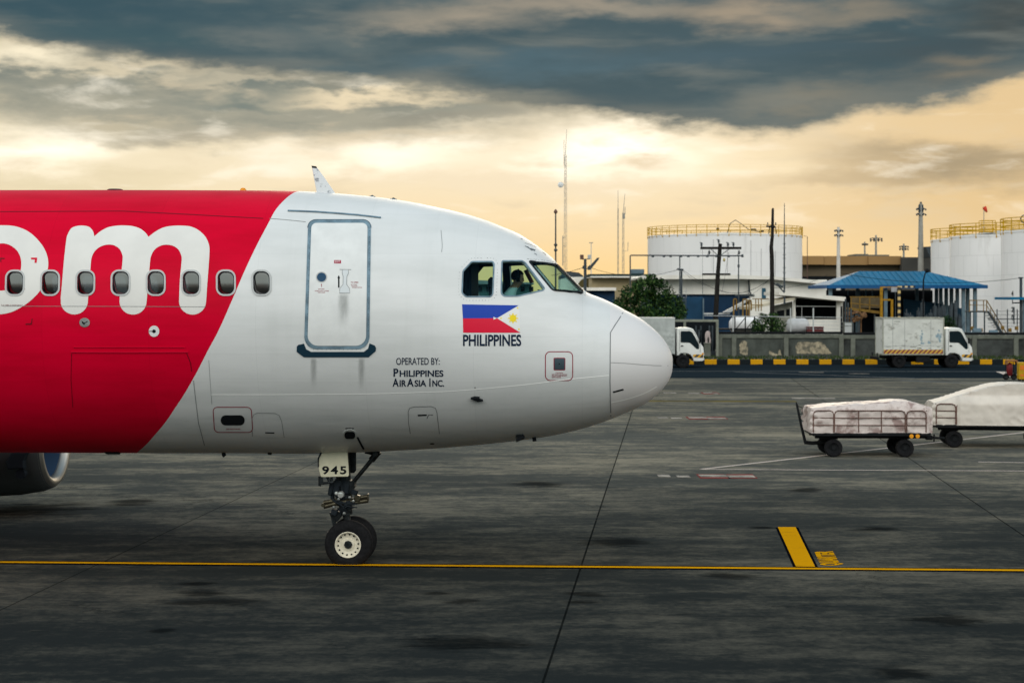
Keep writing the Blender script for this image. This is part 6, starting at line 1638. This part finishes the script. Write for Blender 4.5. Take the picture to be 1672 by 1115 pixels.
bpart('bay_rail', M_grey, sh, lambda b: (tube(b, [(wx(1299, SY), SY - .05, wz(500, SY)), (wx(1366, SY), SY - .05, wz(500.5, SY))], .03, 6), tube(b, [(wx(1309, SY), SY - .05, wz(500, SY)), (wx(1309, SY), SY - .05, wz(521, SY))], .02, 5)))
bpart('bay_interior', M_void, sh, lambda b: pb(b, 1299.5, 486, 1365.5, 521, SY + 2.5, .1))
cr_ = thing('crate', 'dark red crate standing inside the wall below the shed bay', 'crate', (0, 0, 0))
bpart('crate_body', mat('crate_red', (.12, .03, .03), .7, vary=.2, scale=5), cr_, lambda b: (pb(b, 1319, 535, 1345, 545, 118, 1.0, .02), pb(b, 1318.5, 533.6, 1345.5, 535, 117.9, 1.2)))
pf = thing('pipe_fence', 'pale pipe fence running above the concrete wall', 'fence', (0, 0, 0))
def pfence(b):
    Y = 114.5
    tube(b, [(wx(1150, Y), Y, wz(515.5, Y)), (wx(1230, Y), Y, wz(516.5, Y)), (wx(1376, Y), Y, wz(518.5, Y))], .022, 5)
    for p in (1291, 1328, 1197): tube(b, [(wx(p, Y), Y, wz(503 if p != 1197 else 515, Y)), (wx(p, Y), Y, GZ)], .045, 6)
    for q in (524, 530, 536): tube(b, [(wx(1290, Y), Y, wz(q, Y)), (wx(1376, Y), Y, wz(q + 1.5, Y))], .010, 4)
bpart('pipe_rail', M_grey, pf, pfence)
ps = thing('steel_post', 'slim black post at the right corner of the white shed', 'post', (wx(1374, 116), 116, GZ))
bpart('post', M_chas, ps, lambda b: box(b, (0, 0, (wz(500, 116) - GZ) / 2), (.12, .12, wz(500, 116) - GZ), .01))
# small horizontal tanks
def htank(label, p0, p1, qc, rpx, Y, m):
    t = thing('horizontal_tank', label, 'tank', (wx((p0 + p1) / 2, Y), Y, wz(qc, Y))); L_ = (wx(p1, Y) - wx(p0, Y)) / 2; r = rpx * Y / F
    bpart('drum', m, t, lambda b: lathe(b, [(0, -L_), (r * .5, -L_ * .97), (r * .86, -L_ * .84), (r, -L_ * .6), (r, L_ * .6), (r * .86, L_ * .84), (r * .5, L_ * .97), (0, L_)], (0, 0, 0), 'x', 28), 50)
    bpart('cradle', M_dgrey, t, lambda b: [box(b, (s * L_ * .5, 0, -(wz(qc, Y) - GZ) / 2 - r * .3), (.15, r * 1.3, wz(qc, Y) - GZ - r * .4), .01) for s in (-1, 1)])
    return t
htank('white horizontal fuel drum on a frame left of the dark bush', 1190, 1246, 531, 13.5, 120, M_tank)
htank('grey white horizontal drum in front of the shed', 1284, 1321, 532, 12.5, 119, mat('drum_grey', (.46, .46, .46), .5, vary=.1, scale=2))
sf = thing('drum_stand', 'black braced frame carrying the white horizontal drum', 'stand', (0, 0, 0))
def sframe(b):
    Y = 118.6
    for p in (1200, 1217, 1232): box(b, (wx(p, Y), Y, (wz(517, Y) + GZ) / 2), (.08, .08, wz(517, Y) - GZ))
    tube(b, [(wx(1201, Y), Y, wz(538, Y)), (wx(1216, Y), Y, wz(520, Y))], .03, 5); tube(b, [(wx(1218, Y), Y, wz(538, Y)), (wx(1231, Y), Y, wz(522, Y))], .03, 5)
    pb(b, 1168, 536.5, 1250, 539, Y - .3, 1.4); pb(b, 1176, 516, 1243, 517.4, Y, .1)
bpart('brace_frame', M_chas, sf, sframe)
yp = thing('yellow_pipework', 'bent yellow vent pipes rising beside the thick pole', 'pipework', (0, 0, 0))
def ypipes(b):
    Y = 121
    for p, q, d in ((1198, 488, 4.5), (1213, 488.5, 6), (1219, 490, 4), (1223, 490, 3.5)):
        tube(b, [(wx(p, Y), Y, wz(530, Y)), (wx(p, Y), Y, wz(q + 2, Y)), (wx(p + .8, Y), Y, wz(q + .4, Y)), (wx(p + d * .5, Y), Y, wz(q, Y)), (wx(p + d - .6, Y), Y, wz(q + .6, Y)), (wx(p + d, Y), Y, wz(q + 3, Y)), (wx(p + d, Y), Y, wz(507, Y))], .055, 7)
    tube(b, [(wx(1228, Y), Y, wz(488, Y)), (wx(1256, Y), Y, wz(488, Y))], .03, 5); tube(b, [(wx(1228, Y), Y, wz(498, Y)), (wx(1246, Y), Y, wz(498, Y))], .03, 5)
    for p in (1234, 1238.5, 1243): tube(b, [(wx(p, Y), Y, wz(488, Y)), (wx(p, Y), Y, wz(508, Y))], .035, 5)
bpart('pipe', M_yst, yp, ypipes, 50)
gr_ = thing('sloping_conveyor', 'pale sloping walkway beam below the warehouse blue wall', 'walkway', (0, 0, 0))
bpart('beam', M_grey, gr_, lambda b: (prism(b, [(wx(p, 128), wz(q, 128)) for p, q in ((1180, 510), (1193, 510), (1227, 488), (1223, 487))], 128, 128.4, 'y'), pb(b, 1150, 511, 1192, 513.5, 128.2, .5)))
# junk between shed and canopy
jk = thing('switch_cabinet', 'grey switch cabinet with pipes beside the shed corner', 'cabinet', (0, 0, 0))
bpart('cabinet_body', M_conc, jk, lambda b: (pb(b, 1378, 526, 1392, 545, 117, .8, .03),))
bpart('cabinet_door', M_grey, jk, lambda b: (pb(b, 1379.5, 533, 1390.5, 544, 116.95, .1, .01), pb(b, 1379.5, 527.5, 1390.5, 532, 116.95, .1, .01)))
bpart('riser_pipe', M_dgrey, jk, lambda b: [tube(b, [(wx(p, 118), 118, GZ), (wx(p + .6, 118), 118, wz(q, 118))], .06, 6) for p, q in ((1380, 488), (1384, 494), (1389, 503))])
rub = thing('rust_pile', 'rusty orange brown bundle above the grey switch cabinet', 'scrap bundle', (wx(1397, 119), 119, wz(516, 119)))
def rust(b):
    rr = random.Random(21)
    for k in range(26): box(b, (rr.uniform(-.6, .6), rr.uniform(-.3, .3), rr.uniform(-.35, .3)), (rr.uniform(.1, .5), .15, rr.uniform(.08, .25)), .02, (rr.uniform(-.4, .4), rr.uniform(-.5, .5), 0))
    for s in (-.4, .4): box(b, (s, .1, -1.1 - .2), (.08, .08, wz(516, 119) - GZ - .15))
bpart('scrap', mat('rust', (.16, .085, .04), .85, vary=.5, scale=6), rub, rust)

# ---- blue canopy
CY = 132.0
cn = thing('canopy', 'big open canopy with a hipped bright blue sheet roof on grey columns', 'canopy', (0, 0, 0))
def V(p, q, Y): return (wx(p, Y), Y, wz(q, Y))
ze = wz(466, CY); zr = wz(443, CY + 4.2)
xa, xb_ = wx(1352, CY), wx(1611, CY); dp = 8.4
ra, rb = wx(1403, CY + 4.2), wx(1511, CY + 4.2)
def croof(b):
    c = [(xa, CY, ze), (xb_, CY, ze), (xb_, CY + dp, ze), (xa, CY + dp, ze)]; r1, r2 = (ra, CY + dp / 2, zr), (rb, CY + dp / 2, zr)
    for sgn, dz in ((1, 0.0), (-1, -.10)):
        cc = [(x, y, z + dz) for x, y, z in c]; a, d = (*r1[:2], r1[2] + dz), (*r2[:2], r2[2] + dz)
        for f in ((cc[0], cc[1], d, a), (cc[1], cc[2], d), (cc[2], cc[3], a, d), (cc[3], cc[0], a)):
            quad(b, f if sgn > 0 else f[::-1])
bpart('roof', M_bcan, cn, croof)
def cfascia(b):
    box(b, ((xa + xb_) / 2, CY - .05, ze - .10), (xb_ - xa, .08, .26)); box(b, (xb_ + .05, CY + dp / 2, ze - .10), (.08, dp, .26)); box(b, (xa - .05, CY + dp / 2, ze - .10), (.08, dp, .26))
bpart('fascia', mat('fascia_blue', (.008, .075, .20), .5), cn, cfascia)
def cribs(b):
    for k in range(1, 26):
        x = xa + (xb_ - xa) * k / 26; u = min(1.0, max(0, (x - xa) / (ra - xa))) if x < ra else min(1.0, max(0, (xb_ - x) / (xb_ - rb))) if x > rb else 1.0
        tube(b, [(x, CY, ze + .02), (x, CY + dp / 2 * u, ze + (zr - ze) * u + .02)], .018, 4)
bpart('roof_ribs', M_bcan, cn, cribs)
for p in (1356, 1400, 1446, 1497, 1529, 1536, 1545, 1553.5, 1563, 1573, 1580, 1592):
    row = CY + (.5 if p in (1356, 1446, 1592, 1573) else 7.6 if p < 1540 else 3.0 + (p % 4))
    bpart('column', M_bgrey, cn, lambda b: (box(b, (wx(p, row), row, (ze + GZ) / 2), (.26, .26, ze - GZ - .2), .02),))
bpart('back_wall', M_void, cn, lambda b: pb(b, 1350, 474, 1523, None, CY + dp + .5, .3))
bpart('low_wall', mat('low_wall_blue', (.014, .05, .085), .6, vary=.25, scale=1), cn, lambda b: prism(b, [(wx(p, CY + 5), wz(q, CY + 5)) for p, q in ((1476, 488), (1525, 494), (1573, 504), (1573, 520), (1530, 540), (1476, 545))], CY + 5, CY + 5.2, 'y'))
for p, q, w in ((1384, 482, 1.5), (1403, 484, 2), (1413, 486, 2.2), (1424, 483, 1.6), (1461, 480, 1.6)): bpart('hanging_strip', M_bgrey, cn, lambda b: pb(b, p, 473, p + w, q, CY + 8.2, .1))
# equipment in the shade
eq = thing('shaded_machinery', 'dark machinery standing in the shade under the blue canopy', 'machinery', (0, 0, 0))
rr = random.Random(5)
for k in range(14):
    p = 1479 + k * 6.6; q = rr.uniform(494, 522)
    def mach(b):
        pb(b, p, q, p + rr.uniform(4, 6.2), None, rr.uniform(126, 131), .5, .02); pb(b, p + 1, q - rr.uniform(2, 7), p + 2.2, q, 128.5, .2)
    bpart('machine_body', M_dgrey, eq, mach)
# yellow loading gantry and height gauge
ly = thing('loading_platform', 'dull yellow loading platform with railings under the canopy', 'platform', (0, 0, 0))
LY = 124.0
bpart('deck', M_yst, ly, lambda b: (prism(b, [(wx(p, LY), wz(q, LY)) for p, q in ((1388, 502), (1442, 508.5), (1442, 513), (1388, 506))], LY, LY + 1.5, 'y')))
bpart('railing', M_yst, ly, lambda b: ([tube(b, [(wx(1388, LY), LY, wz(q, LY)), (wx(1440, LY), LY, wz(q + 5 * (q > 493), LY))], .045, 6) for q in (485, 495)], [tube(b, [(wx(p, LY), LY, wz(484.5, LY)), (wx(p, LY), LY, wz(510, LY))], .045, 6) for p in (1390, 1404, 1420)]))
bpart('panel', mat('platform_panel', (.10, .075, .04), .7, vary=.3, scale=2), ly, lambda b: pb(b, 1389, 486, 1440, 503, LY + 1.6, .1))
bpart('gate_post', mat('gate_post_orange', (.34, .18, .02), .6, vary=.3, scale=5, spec=0.0), ly, lambda b: (pb(b, 1437.5, 468, 1441.5, 519, LY - .3, .2), pb(b, 1455, 489, 1458.5, 519, LY - .3, .2), pb(b, 1441.6, 488, 1454.8, 491, LY - .3, .2), pb(b, 1441.6, 468, 1470, 470, LY - .3, .2)))
for p in (1392, 1402, 1428, 1440): bpart('leg', M_dgrey, ly, lambda b: pb(b, p, 513, p + 2, None, LY + .3, .2))
hg_ = thing('height_gauge', 'yellow and black banded height gauge post under the canopy', 'gauge post', (wx(1468, 122), 122, GZ))
M_band = bpy.data.materials.new('banded_paint'); M_band.use_nodes = True
t = M_band.node_tree; tc = t.nodes.new('ShaderNodeTexCoord'); x, y, z = sep(t, tc.outputs['Object'])
t.links.new(mixc(t, (z * (1 / .46))._m('FRACT').gt(.5), (.62, .44, .16), (.012, .012, .014)), t.nodes['Principled BSDF'].inputs['Base Color'])
bpart('post', M_band, hg_, lambda b: box(b, (0, 0, (wz(467, 122) - GZ) / 2), (.17, .17, wz(467, 122) - GZ), .01))
bpart('arm', hazard('banded_arm', (.66, .5, .25), (.012, .012, .014), .4, 0), hg_, lambda b: box(b, (.62, 0, wz(468.3, 122) - GZ), (1.06, .12, .12)))
sg = thing('sign_board', 'small pale notice board between the yellow post and the banded post', 'sign', (wx(1460, 122.5), 122.5, GZ))
bpart('board', mat('sign_pale', (.35, .36, .38), .6, vary=.3, scale=9), sg, lambda b: box(b, (0, 0, wz(473, 122.5) - GZ), (.42, .04, .34), .01))
bpart('post', M_dgrey, sg, lambda b: tube(b, [(.1, .03, 0), (.1, .03, wz(476, 122.5) - GZ)], .03, 6))
# stair and platform by the right tanks
st = thing('access_stair', 'rusty yellow access stair coming down in front of the right tanks', 'stairs', (0, 0, 0))
XY = 121.0
def stair(b):
    for y in (XY, XY + .9):
        tube(b, [V(1583, 490.5, y), V(1611, 490.5, y), V(1644, 545, y)], .04, 6); tube(b, [V(1583, 498, y), V(1611, 498.5, y), V(1641, 551, y)], .025, 5)
        for p in (1583, 1595, 1606, 1611): tube(b, [V(p, 490.5, y), V(p, 509, y)], .035, 6)
        for k in range(1, 5): tube(b, [V(1611 + 33 * k / 5, 490.5 + 54.5 * k / 5, y), V(1611 + 33 * k / 5 - 1, 490.5 + 54.5 * k / 5 + 17, y)], .025, 5)
bpart('handrail', M_yst, st, stair)
def treads(b):
    pb(b, 1582, 507.5, 1613, 510, XY, 1.0)
    for k in range(12): pb(b, 1612 + k * 2.6, 511 + k * 3.9, 1617 + k * 2.6, 512 + k * 3.9, XY, .9)
    for y in (XY - .03, XY + .93): prism(b, [(wx(p, y), wz(q, y)) for p, q in ((1611, 508), (1615, 508), (1646, 556), (1641, 556))], y, y + .05, 'y')
bpart('tread', M_dgrey, st, treads)
for p, y in ((1584, XY + .05), (1584, XY + .8), (1607, XY + .05), (1607, XY + .8)): bpart('leg', M_dgrey, st, lambda b: pb(b, p, 510, p + 1.6, None, y, .12))
mf = thing('mesh_fence', 'fine wire fence with thin posts before the right hand tanks', 'fence', (0, 0, 0))
def mfence(b):
    Y = 119.5
    for q in (508, 514, 521, 527, 533): tube(b, [V(1613, q, Y), V(1690, q, Y)], .010 if q != 521 else .03, 4)
    for p in (1628, 1645, 1661, 1678): tube(b, [V(p, 505, Y), V(p, 560, Y)], .04, 6)
bpart('wire', M_dgrey, mf, mfence)
cl = thing('pump_set', 'small pump set with pale drums under the access stair', 'pump', (0, 0, 0))
def pump(b):
    for p, q, r in ((1595, 541, 5), (1622, 543, 4), (1588, 546, 4)): lathe(b, [(0, -.3), (r * .043, -.28), (r * .043, .28), (0, .3)], V(p, q, 117.5), 'x', 16)
    pb(b, 1580, 548, 1632, 552, 117.2, .8)
bpart('drum', M_bgrey, cl, pump, 40)
bpart('valve', M_yst, cl, lambda b: [pb(b, p, q, p + 4, q + 6, 117.6, .3, .02) for p, q in ((1586, 533), (1601, 536), (1636, 532), (1648, 536), (1659, 533))])
ru = thing('canopy', 'narrow blue canopy edge at the right border of the picture', 'canopy', (0, 0, 0))
bpart('roof', M_bcan, ru, lambda b: pb(b, 1650.5, 485.3, 1720, 489.3, 118.5, 4))
bpart('beam', M_dgrey, ru, lambda b: pb(b, 1655, 493.5, 1720, 495.5, 119, .2))
for p, y in ((1671, 118.8), (1671, 122), (1704, 118.8), (1704, 122)): bpart('column', M_bgrey, ru, lambda b: pb(b, p, 489.4, p + 2.5, None, y, .2))

# ================================================================== POLES AND MASTS
def pole_thing(name, label, cat, px, Y, group=None, z0=None): return thing(name, label, cat, (wx(px, Y), Y, GZ if z0 is None else z0), 0, group)
UY = 118.5
up = pole_thing('utility_pole', 'leaning utility pole with two crossarms and insulators', 'utility pole', 1168, UY, 'utility poles')
def L2(p, q, Y, o): return Vector((wx(p, Y), Y, wz(q, Y))) - o.location
bpart('pole', M_wood, up, lambda b: tube(b, [L2(1168, 570, UY, up), L2(1168.5, 520, UY, up), L2(1172, 450, UY, up), L2(1176, 398, UY, up)], [.19, .18, .15, .13], 12), 50)
bpart('crossarm', M_wood, up, lambda b: (box(b, L2(1176.5, 405.3, UY, up) + Vector((0, -.2, 0)), (2.82, .12, .17), .01), ))
bpart('crossarm', M_wood, up, lambda b: (box(b, L2(1169, 448, UY, up) + Vector((0, -.2, 0)), (1.95, .1, .13), .01), ))
bpart('arm_brace', M_dgrey, up, lambda b: [tube(b, [L2(p, 407, UY, up) + Vector((0, -.22, 0)), L2(1173.5, 419, UY, up) + Vector((0, -.15, 0))], .025, 5) for p in (1160, 1190)])
for p, q, s in ((1145, 404, 1), (1173, 399, 1), (1188, 404, 1), (1197, 404, 1), (1157.5, 408, -1), (1206, 408, -1)):
    def ins(b):
        c = L2(p, q, UY, up) + Vector((0, -.2, 0))
        lathe(b, [(.025, 0), (.03, .09 * s), (.10, .11 * s), (.05, .17 * s), (.10, .20 * s), (.05, .26 * s), (.08, .28 * s), (0, .36 * s)], c, 'z', 10)
        tube(b, [c + Vector((0, 0, .3 * s)), c + Vector((-.14, 0, .34 * s))], .025, 5)
    bpart('insulator', M_dgrey, up, ins, 40)
bpart('lamp', mat('lamp_yellow', (.45, .36, .10), .4), up, lambda b: lathe(b, [(0, 0), (.1, .02), (.13, .12), (0, .16)], L2(1180.5, 424.5, UY, up), 'x', 12))
KYp = 116.5
kp = pole_thing('utility_pole', 'tall thick dark timber pole with one short crossarm', 'utility pole', 1260.6, KYp, 'utility poles')
bpart('pole', M_wood, kp, lambda b: tube(b, [L2(1260.8, 575, KYp, kp), L2(1260.8, 470, KYp, kp), L2(1260.2, 418, KYp, kp), L2(1259.3, 403, KYp, kp), L2(1261.2, 385, KYp, kp), L2(1261.8, 342, KYp, kp), L2(1262.5, 340, KYp, kp)], [.17, .15, .145, .13, .11, .085, .05], 12), 50)
bpart('crossarm', M_wood, kp, lambda b: box(b, L2(1258, 370.5, KYp, kp) + Vector((0, -.15, 0)), (.62, .1, .12), .01, (0, .1, 0)))
for p in (1253, 1266): bpart('insulator', M_dgrey, kp, lambda b: lathe(b, [(.02, 0), (.05, .05), (.03, .1), (.05, .15), (0, .2)], L2(p, 368, KYp, kp) + Vector((0, -.15, 0)), 'z', 8))
bpart('stay_arm', M_dgrey, kp, lambda b: (tube(b, [L2(1262, 462, KYp, kp), L2(1272, 468, KYp, kp), L2(1281, 478, KYp, kp)], .05, 6), box(b, L2(1281, 491, KYp, kp), (.12, .1, .5), .02), box(b, L2(1273, 466, KYp, kp), (.5, .15, .15), .03, (0, .5, 0))))
am = pole_thing('antenna_mast', 'thin dark antenna mast rising beside the thick timber pole', 'mast', 1280.6, 138)
bpart('mast', M_dgrey, am, lambda b: (tube(b, [L2(1280.6, 560, 138, am), L2(1280.6, 420, 138, am), L2(1280.8, 332, 138, am)], [.08, .06, .025], 6), [box(b, L2(1280.6, q, 138, am), (.26, .05, .04)) for q in (398, 405, 416, 422, 437, 445, 455, 466)]))
lp = pole_thing('street_lamp', 'slim street lamp with a flat head above the tree', 'street lamp', 1112.5, 128, 'street lamps')
bpart('post', M_dgrey, lp, lambda b: tube(b, [L2(1112.5, 560, 128, lp), L2(1112.8, 442, 128, lp)], [.10, .07], 8)); bpart('lamp_head', M_dgrey, lp, lambda b: box(b, L2(1110.5, 440, 128, lp), (.5, .25, .14), .04, (0, .1, 0)))
bpart('ladder', M_grey, lp, lambda b: [tube(b, [L2(1108, q, 128, lp), L2(1121, q, 128, lp)], .015, 4) for q in (476, 480)] + [tube(b, [L2(p, 470, 128, lp), L2(p, 484, 128, lp)], .02, 4) for p in (1108, 1120.5)])
l2 = pole_thing('street_lamp', 'dark curved arm street lamp in front of the blue canopy', 'street lamp', 1507.5, 121, 'street lamps')
bpart('post', M_chas, l2, lambda b: tube(b, [L2(1507.5, 570, 121, l2), L2(1507.5, 470, 121, l2), L2(1508, 456, 121, l2), L2(1510.5, 447, 121, l2), L2(1513, 443, 121, l2)], [.06, .055, .05, .045, .04], 8), 50)
bpart('lamp_head', M_chas, l2, lambda b: lathe(b, [(0, -.14), (.12, -.12), (.16, .02), (.10, .16), (0, .2)], L2(1513.5, 442, 121, l2), 'x', 14), 50)
rp = pole_thing('steel_post', 'dark grey cable post near the right picture edge', 'post', 1667, 119)
bpart('post', M_dgrey, rp, lambda b: box(b, Vector((0, 0, (wz(453, 119) - GZ) / 2)), (.16, .16, wz(453, 119) - GZ), .01)); bpart('cap', M_dgrey, rp, lambda b: box(b, L2(1667, 453.5, 119, rp), (.3, .16, .08), .01))
# solar floodlight post behind the cockpit
fp = pole_thing('floodlight_post', 'dark post with a tilted solar panel and two small floodlights', 'floodlight', 955.5, 125)
bpart('post', M_dgrey, fp, lambda b: (tube(b, [L2(955, 560, 125, fp), L2(955.5, 423, 125, fp)], [.14, .10], 10), tube(b, [L2(950, 423.5, 125, fp), L2(963, 423, 125, fp)], .03, 6), box(b, L2(953.5, 436.5, 125, fp), (.22, .2, .24), .02), tube(b, [L2(956, 442, 125, fp), L2(963, 433, 125, fp)], .03, 6)))
bpart('solar_panel', M_dgrey, fp, lambda b: prism(b, [L2(p, q, 125, fp).xz for p, q in ((959.5, 438), (975, 421), (978.5, 421), (977, 424.5), (963.5, 441), (960, 441))], -.25, .25, 'y'))
bpart('floodlight', M_rail, fp, lambda b: box(b, L2(950, 419.8, 125, fp), (.27, .18, .34), .02)); bpart('floodlight', M_grey, fp, lambda b: box(b, L2(962, 419.5, 125, fp), (.22, .18, .30), .02))
wc = pole_thing('signal_mast', 'dark slim mast topped by a bulb behind the windscreen', 'mast', 907.3, 124)
bpart('mast', M_dgrey, wc, lambda b: (tube(b, [L2(907.3, 570, 124, wc), L2(907.3, 346, 124, wc)], [.075, .05], 8), [lathe(b, [(.05, -.12), (.13, -.04), (.13, .04), (.05, .12)], L2(907.3, q, 124, wc), 'z', 12) for q in (400, 408.5)]))
bpart('bulb', M_rail, wc, lambda b: lathe(b, [(.05, 0), (.13, .06), (.14, .14), (.07, .28), (0, .34)], L2(907.3, 349, 124, wc), 'z', 14), 50)
def lattice(label, px, Y, q0, q1, w, whip=None, m=M_mast, extra=()):
    o = pole_thing('radio_mast', label, 'radio mast', px, Y, 'radio masts')
    def f(b):
        top = L2(px, q0, Y, o).z; hw = w / 2
        cs = [(-hw, -hw * .6), (hw, -hw * .6), (0, hw)]
        for x, y in cs: tube(b, [(x, y, 0), (x * .6, y * .6, top)], .022, 4)
        n = int(top / .9)
        for k in range(n):
            for i in range(3):
                u, v = cs[i], cs[(i + 1) % 3]; a, c = 1 - .4 * k / n, 1 - .4 * (k + 1) / n
                tube(b, [(u[0] * a, u[1] * a, top * k / n), (v[0] * c, v[1] * c, top * (k + 1) / n)], .010, 3, cap=False)
    bpart('lattice', m, o, f)
    if whip: bpart('whip', m, o, lambda b: tube(b, [L2(px, q0, Y, o), L2(whip[0], whip[1], Y, o)], [.045, .025], 5))
    return o
m1_ = lattice('tallest radio mast with a small white dish, far behind the windscreen', 923.3, 215, 253, 0, .42, (925.3, 212))
bpart('side_whip', M_mast, m1_, lambda b: (tube(b, [L2(921, 270, 215, m1_), L2(921, 229, 215, m1_)], .03, 5), tube(b, [L2(921, 262, 215, m1_), L2(924, 262, 215, m1_)], .025, 4)))
bpart('dish', M_wpaint, m1_, lambda b: (lathe(b, [(0, -.05), (.22, -.02), (.36, .06), (.34, .1), (0, .04)], L2(915.5, 302, 215, m1_), 'y', 16), tube(b, [L2(911, 302.5, 215, m1_), L2(923, 302, 215, m1_)], .03, 4)), 50)
bpart('outrigger', M_mast, m1_, lambda b: (tube(b, [L2(919, 434, 215, m1_), L2(919, 385, 215, m1_)], .06, 5), [tube(b, [L2(919, q, 215, m1_), L2(923, q, 215, m1_)], .03, 4) for q in (388, 402, 418, 428)]))
m2_ = lattice('thin radio mast, left one of the pair near the wide fuel tank', 1009.2, 245, 340, 0, .22, (1009.2, 311))
m3_ = lattice('radio mast with a bent bracket, right one of the pair near the wide fuel tank', 1017.6, 225, 347, 0, .34, (1020.5, 316))
bpart('bracket', M_mast, m3_, lambda b: (tube(b, [L2(1017.6, 350, 225, m3_), L2(1020.5, 350, 225, m3_), L2(1020.5, 338, 225, m3_)], .05, 5), box(b, L2(1018.5, 353, 225, m3_), (.3, .2, .7), .03), tube(b, [L2(1017.6, 410, 225, m3_), L2(1025, 410, 225, m3_), L2(1025.5, 395, 225, m3_)], .03, 4)))
sm = pole_thing('light_mast', 'small faint flat topped light mast left of the radio mast pair', 'light mast', 965.2, 300, 'light masts')
bpart('mast', M_pole, sm, lambda b: tube(b, [(0, 0, 0), L2(965.2, 397, 300, sm)], [.1, .07], 6)); bpart('lamp_bar', M_mast, sm, lambda b: box(b, L2(965.2, 396.5, 300, sm), (.7, .2, .14)))
def floodmast(label, px, Y, q0, tiers, r, m, w):
    o = pole_thing('light_mast', label, 'light mast', px, Y, 'light masts')
    bpart('mast', m, o, lambda b: tube(b, [(0, 0, 0), L2(px, q0, Y, o)], [r * 1.5, r * .7], 10), 50)
    bpart('ring', M_dgrey, o, lambda b: [tube(b, [L2(px - w * .8, q, Y, o), L2(px + w * .8, q, Y, o)], r * .35, 5) for q in tiers])
    for q in tiers:
        for k in (-1, -.4, .4, 1):
            bpart('floodlight', M_dgrey, o, lambda b: box(b, L2(px + k * w, q + 1.3, Y, o) + Vector((0, -.2, 0)), (2.4 * Y / F, .35, 2.6 * Y / F), .05, (.3, 0, 0)))
    return o
fm = floodmast('tall grey light mast with two tiers of lamps above the blue canopy', 1503.4, 190, 333, (341, 349.5), .30, M_mast, 7.2)
bpart('top_cabinet', M_dgrey, fm, lambda b: (box(b, L2(1503.6, 341, 190, fm), (.5, .4, .9), .05), lathe(b, [(0, 0), (.12, .02), (.12, .2), (0, .24)], L2(1503.6, 333, 190, fm), 'z', 10), box(b, L2(1500.5, 404, 190, fm), (.14, .3, .5), .03)))
fm2 = floodmast('white light mast with two tiers of lamps right of the wide fuel tank', 1369, 200, 371, (376, 383.5), .22, M_pole, 6.2)
floodmast('short single tier light mast standing above the terminal roof', 1412, 330, 395, (398,), .2, M_mast, 4.0)
floodmast('wide light mast above the terminal roof, between two smaller ones', 1430.3, 335, 384, (389, 392), .24, M_mast, 9.0)
floodmast('two tier light mast above the terminal, left of the tallest lamp mast', 1475.6, 335, 398, (402, 406), .24, M_mast, 6.5)

# ---- cables
def cable(label, A, C, sag, r=.014, n=16):
    a, c = Vector(A), Vector(C); bm = B()
    tube(bm, [a.lerp(c, k / n) + Vector((0, 0, -sag * 4 * (k / n) * (1 - k / n))) for k in range(n + 1)], r, 4)
    o = obj('power_cable', bm, M_wire); tag(o, label, 'cable', 'power cables')
cable('black cable sagging from the solar floodlight to the slim street lamp', V(956, 434, 125), V(1108, 440, 128), .62)
cable('short black cable from behind the windscreen to the solar floodlight', V(900, 450, 126), V(955, 436, 125), .06, .018)
cable('cable sagging from the slim street lamp to the leaning utility pole', V(1114, 440, 128), V(1170, 473, UY - .2), .12)
cable('cable looping from the leaning pole to the thick timber pole', V(1172, 473, UY - .2), V(1258, 455, KYp - .2), .55, .016)
cable('second lower cable from the leaning pole to the street lamp', V(1114, 441, 128), V(1165, 466, UY), .35, .010)
cable('cable dropping from the thick pole down to the warehouse', V(1259, 453, KYp - .2), V(1226, 482, HY - 1), .1, .012)
cable('cable from the thick timber pole to the blue canopy', V(1262, 470, KYp - .2), V(1352, 448, CY - 1), .30, .012)
cable('long cable crossing the blue canopy to the right edge post', V(1372, 446, 121), V(1667, 454, 119), .50, .016)
cable('thin drop wire below the left end of the upper crossarm', V(1147, 408, UY - .2), V(1147.5, 478, UY), 0, .008, 4)
cable('thin drop wire below the right part of the upper crossarm', V(1190, 412, UY - .2), V(1179, 478, UY), .0, .008, 4)
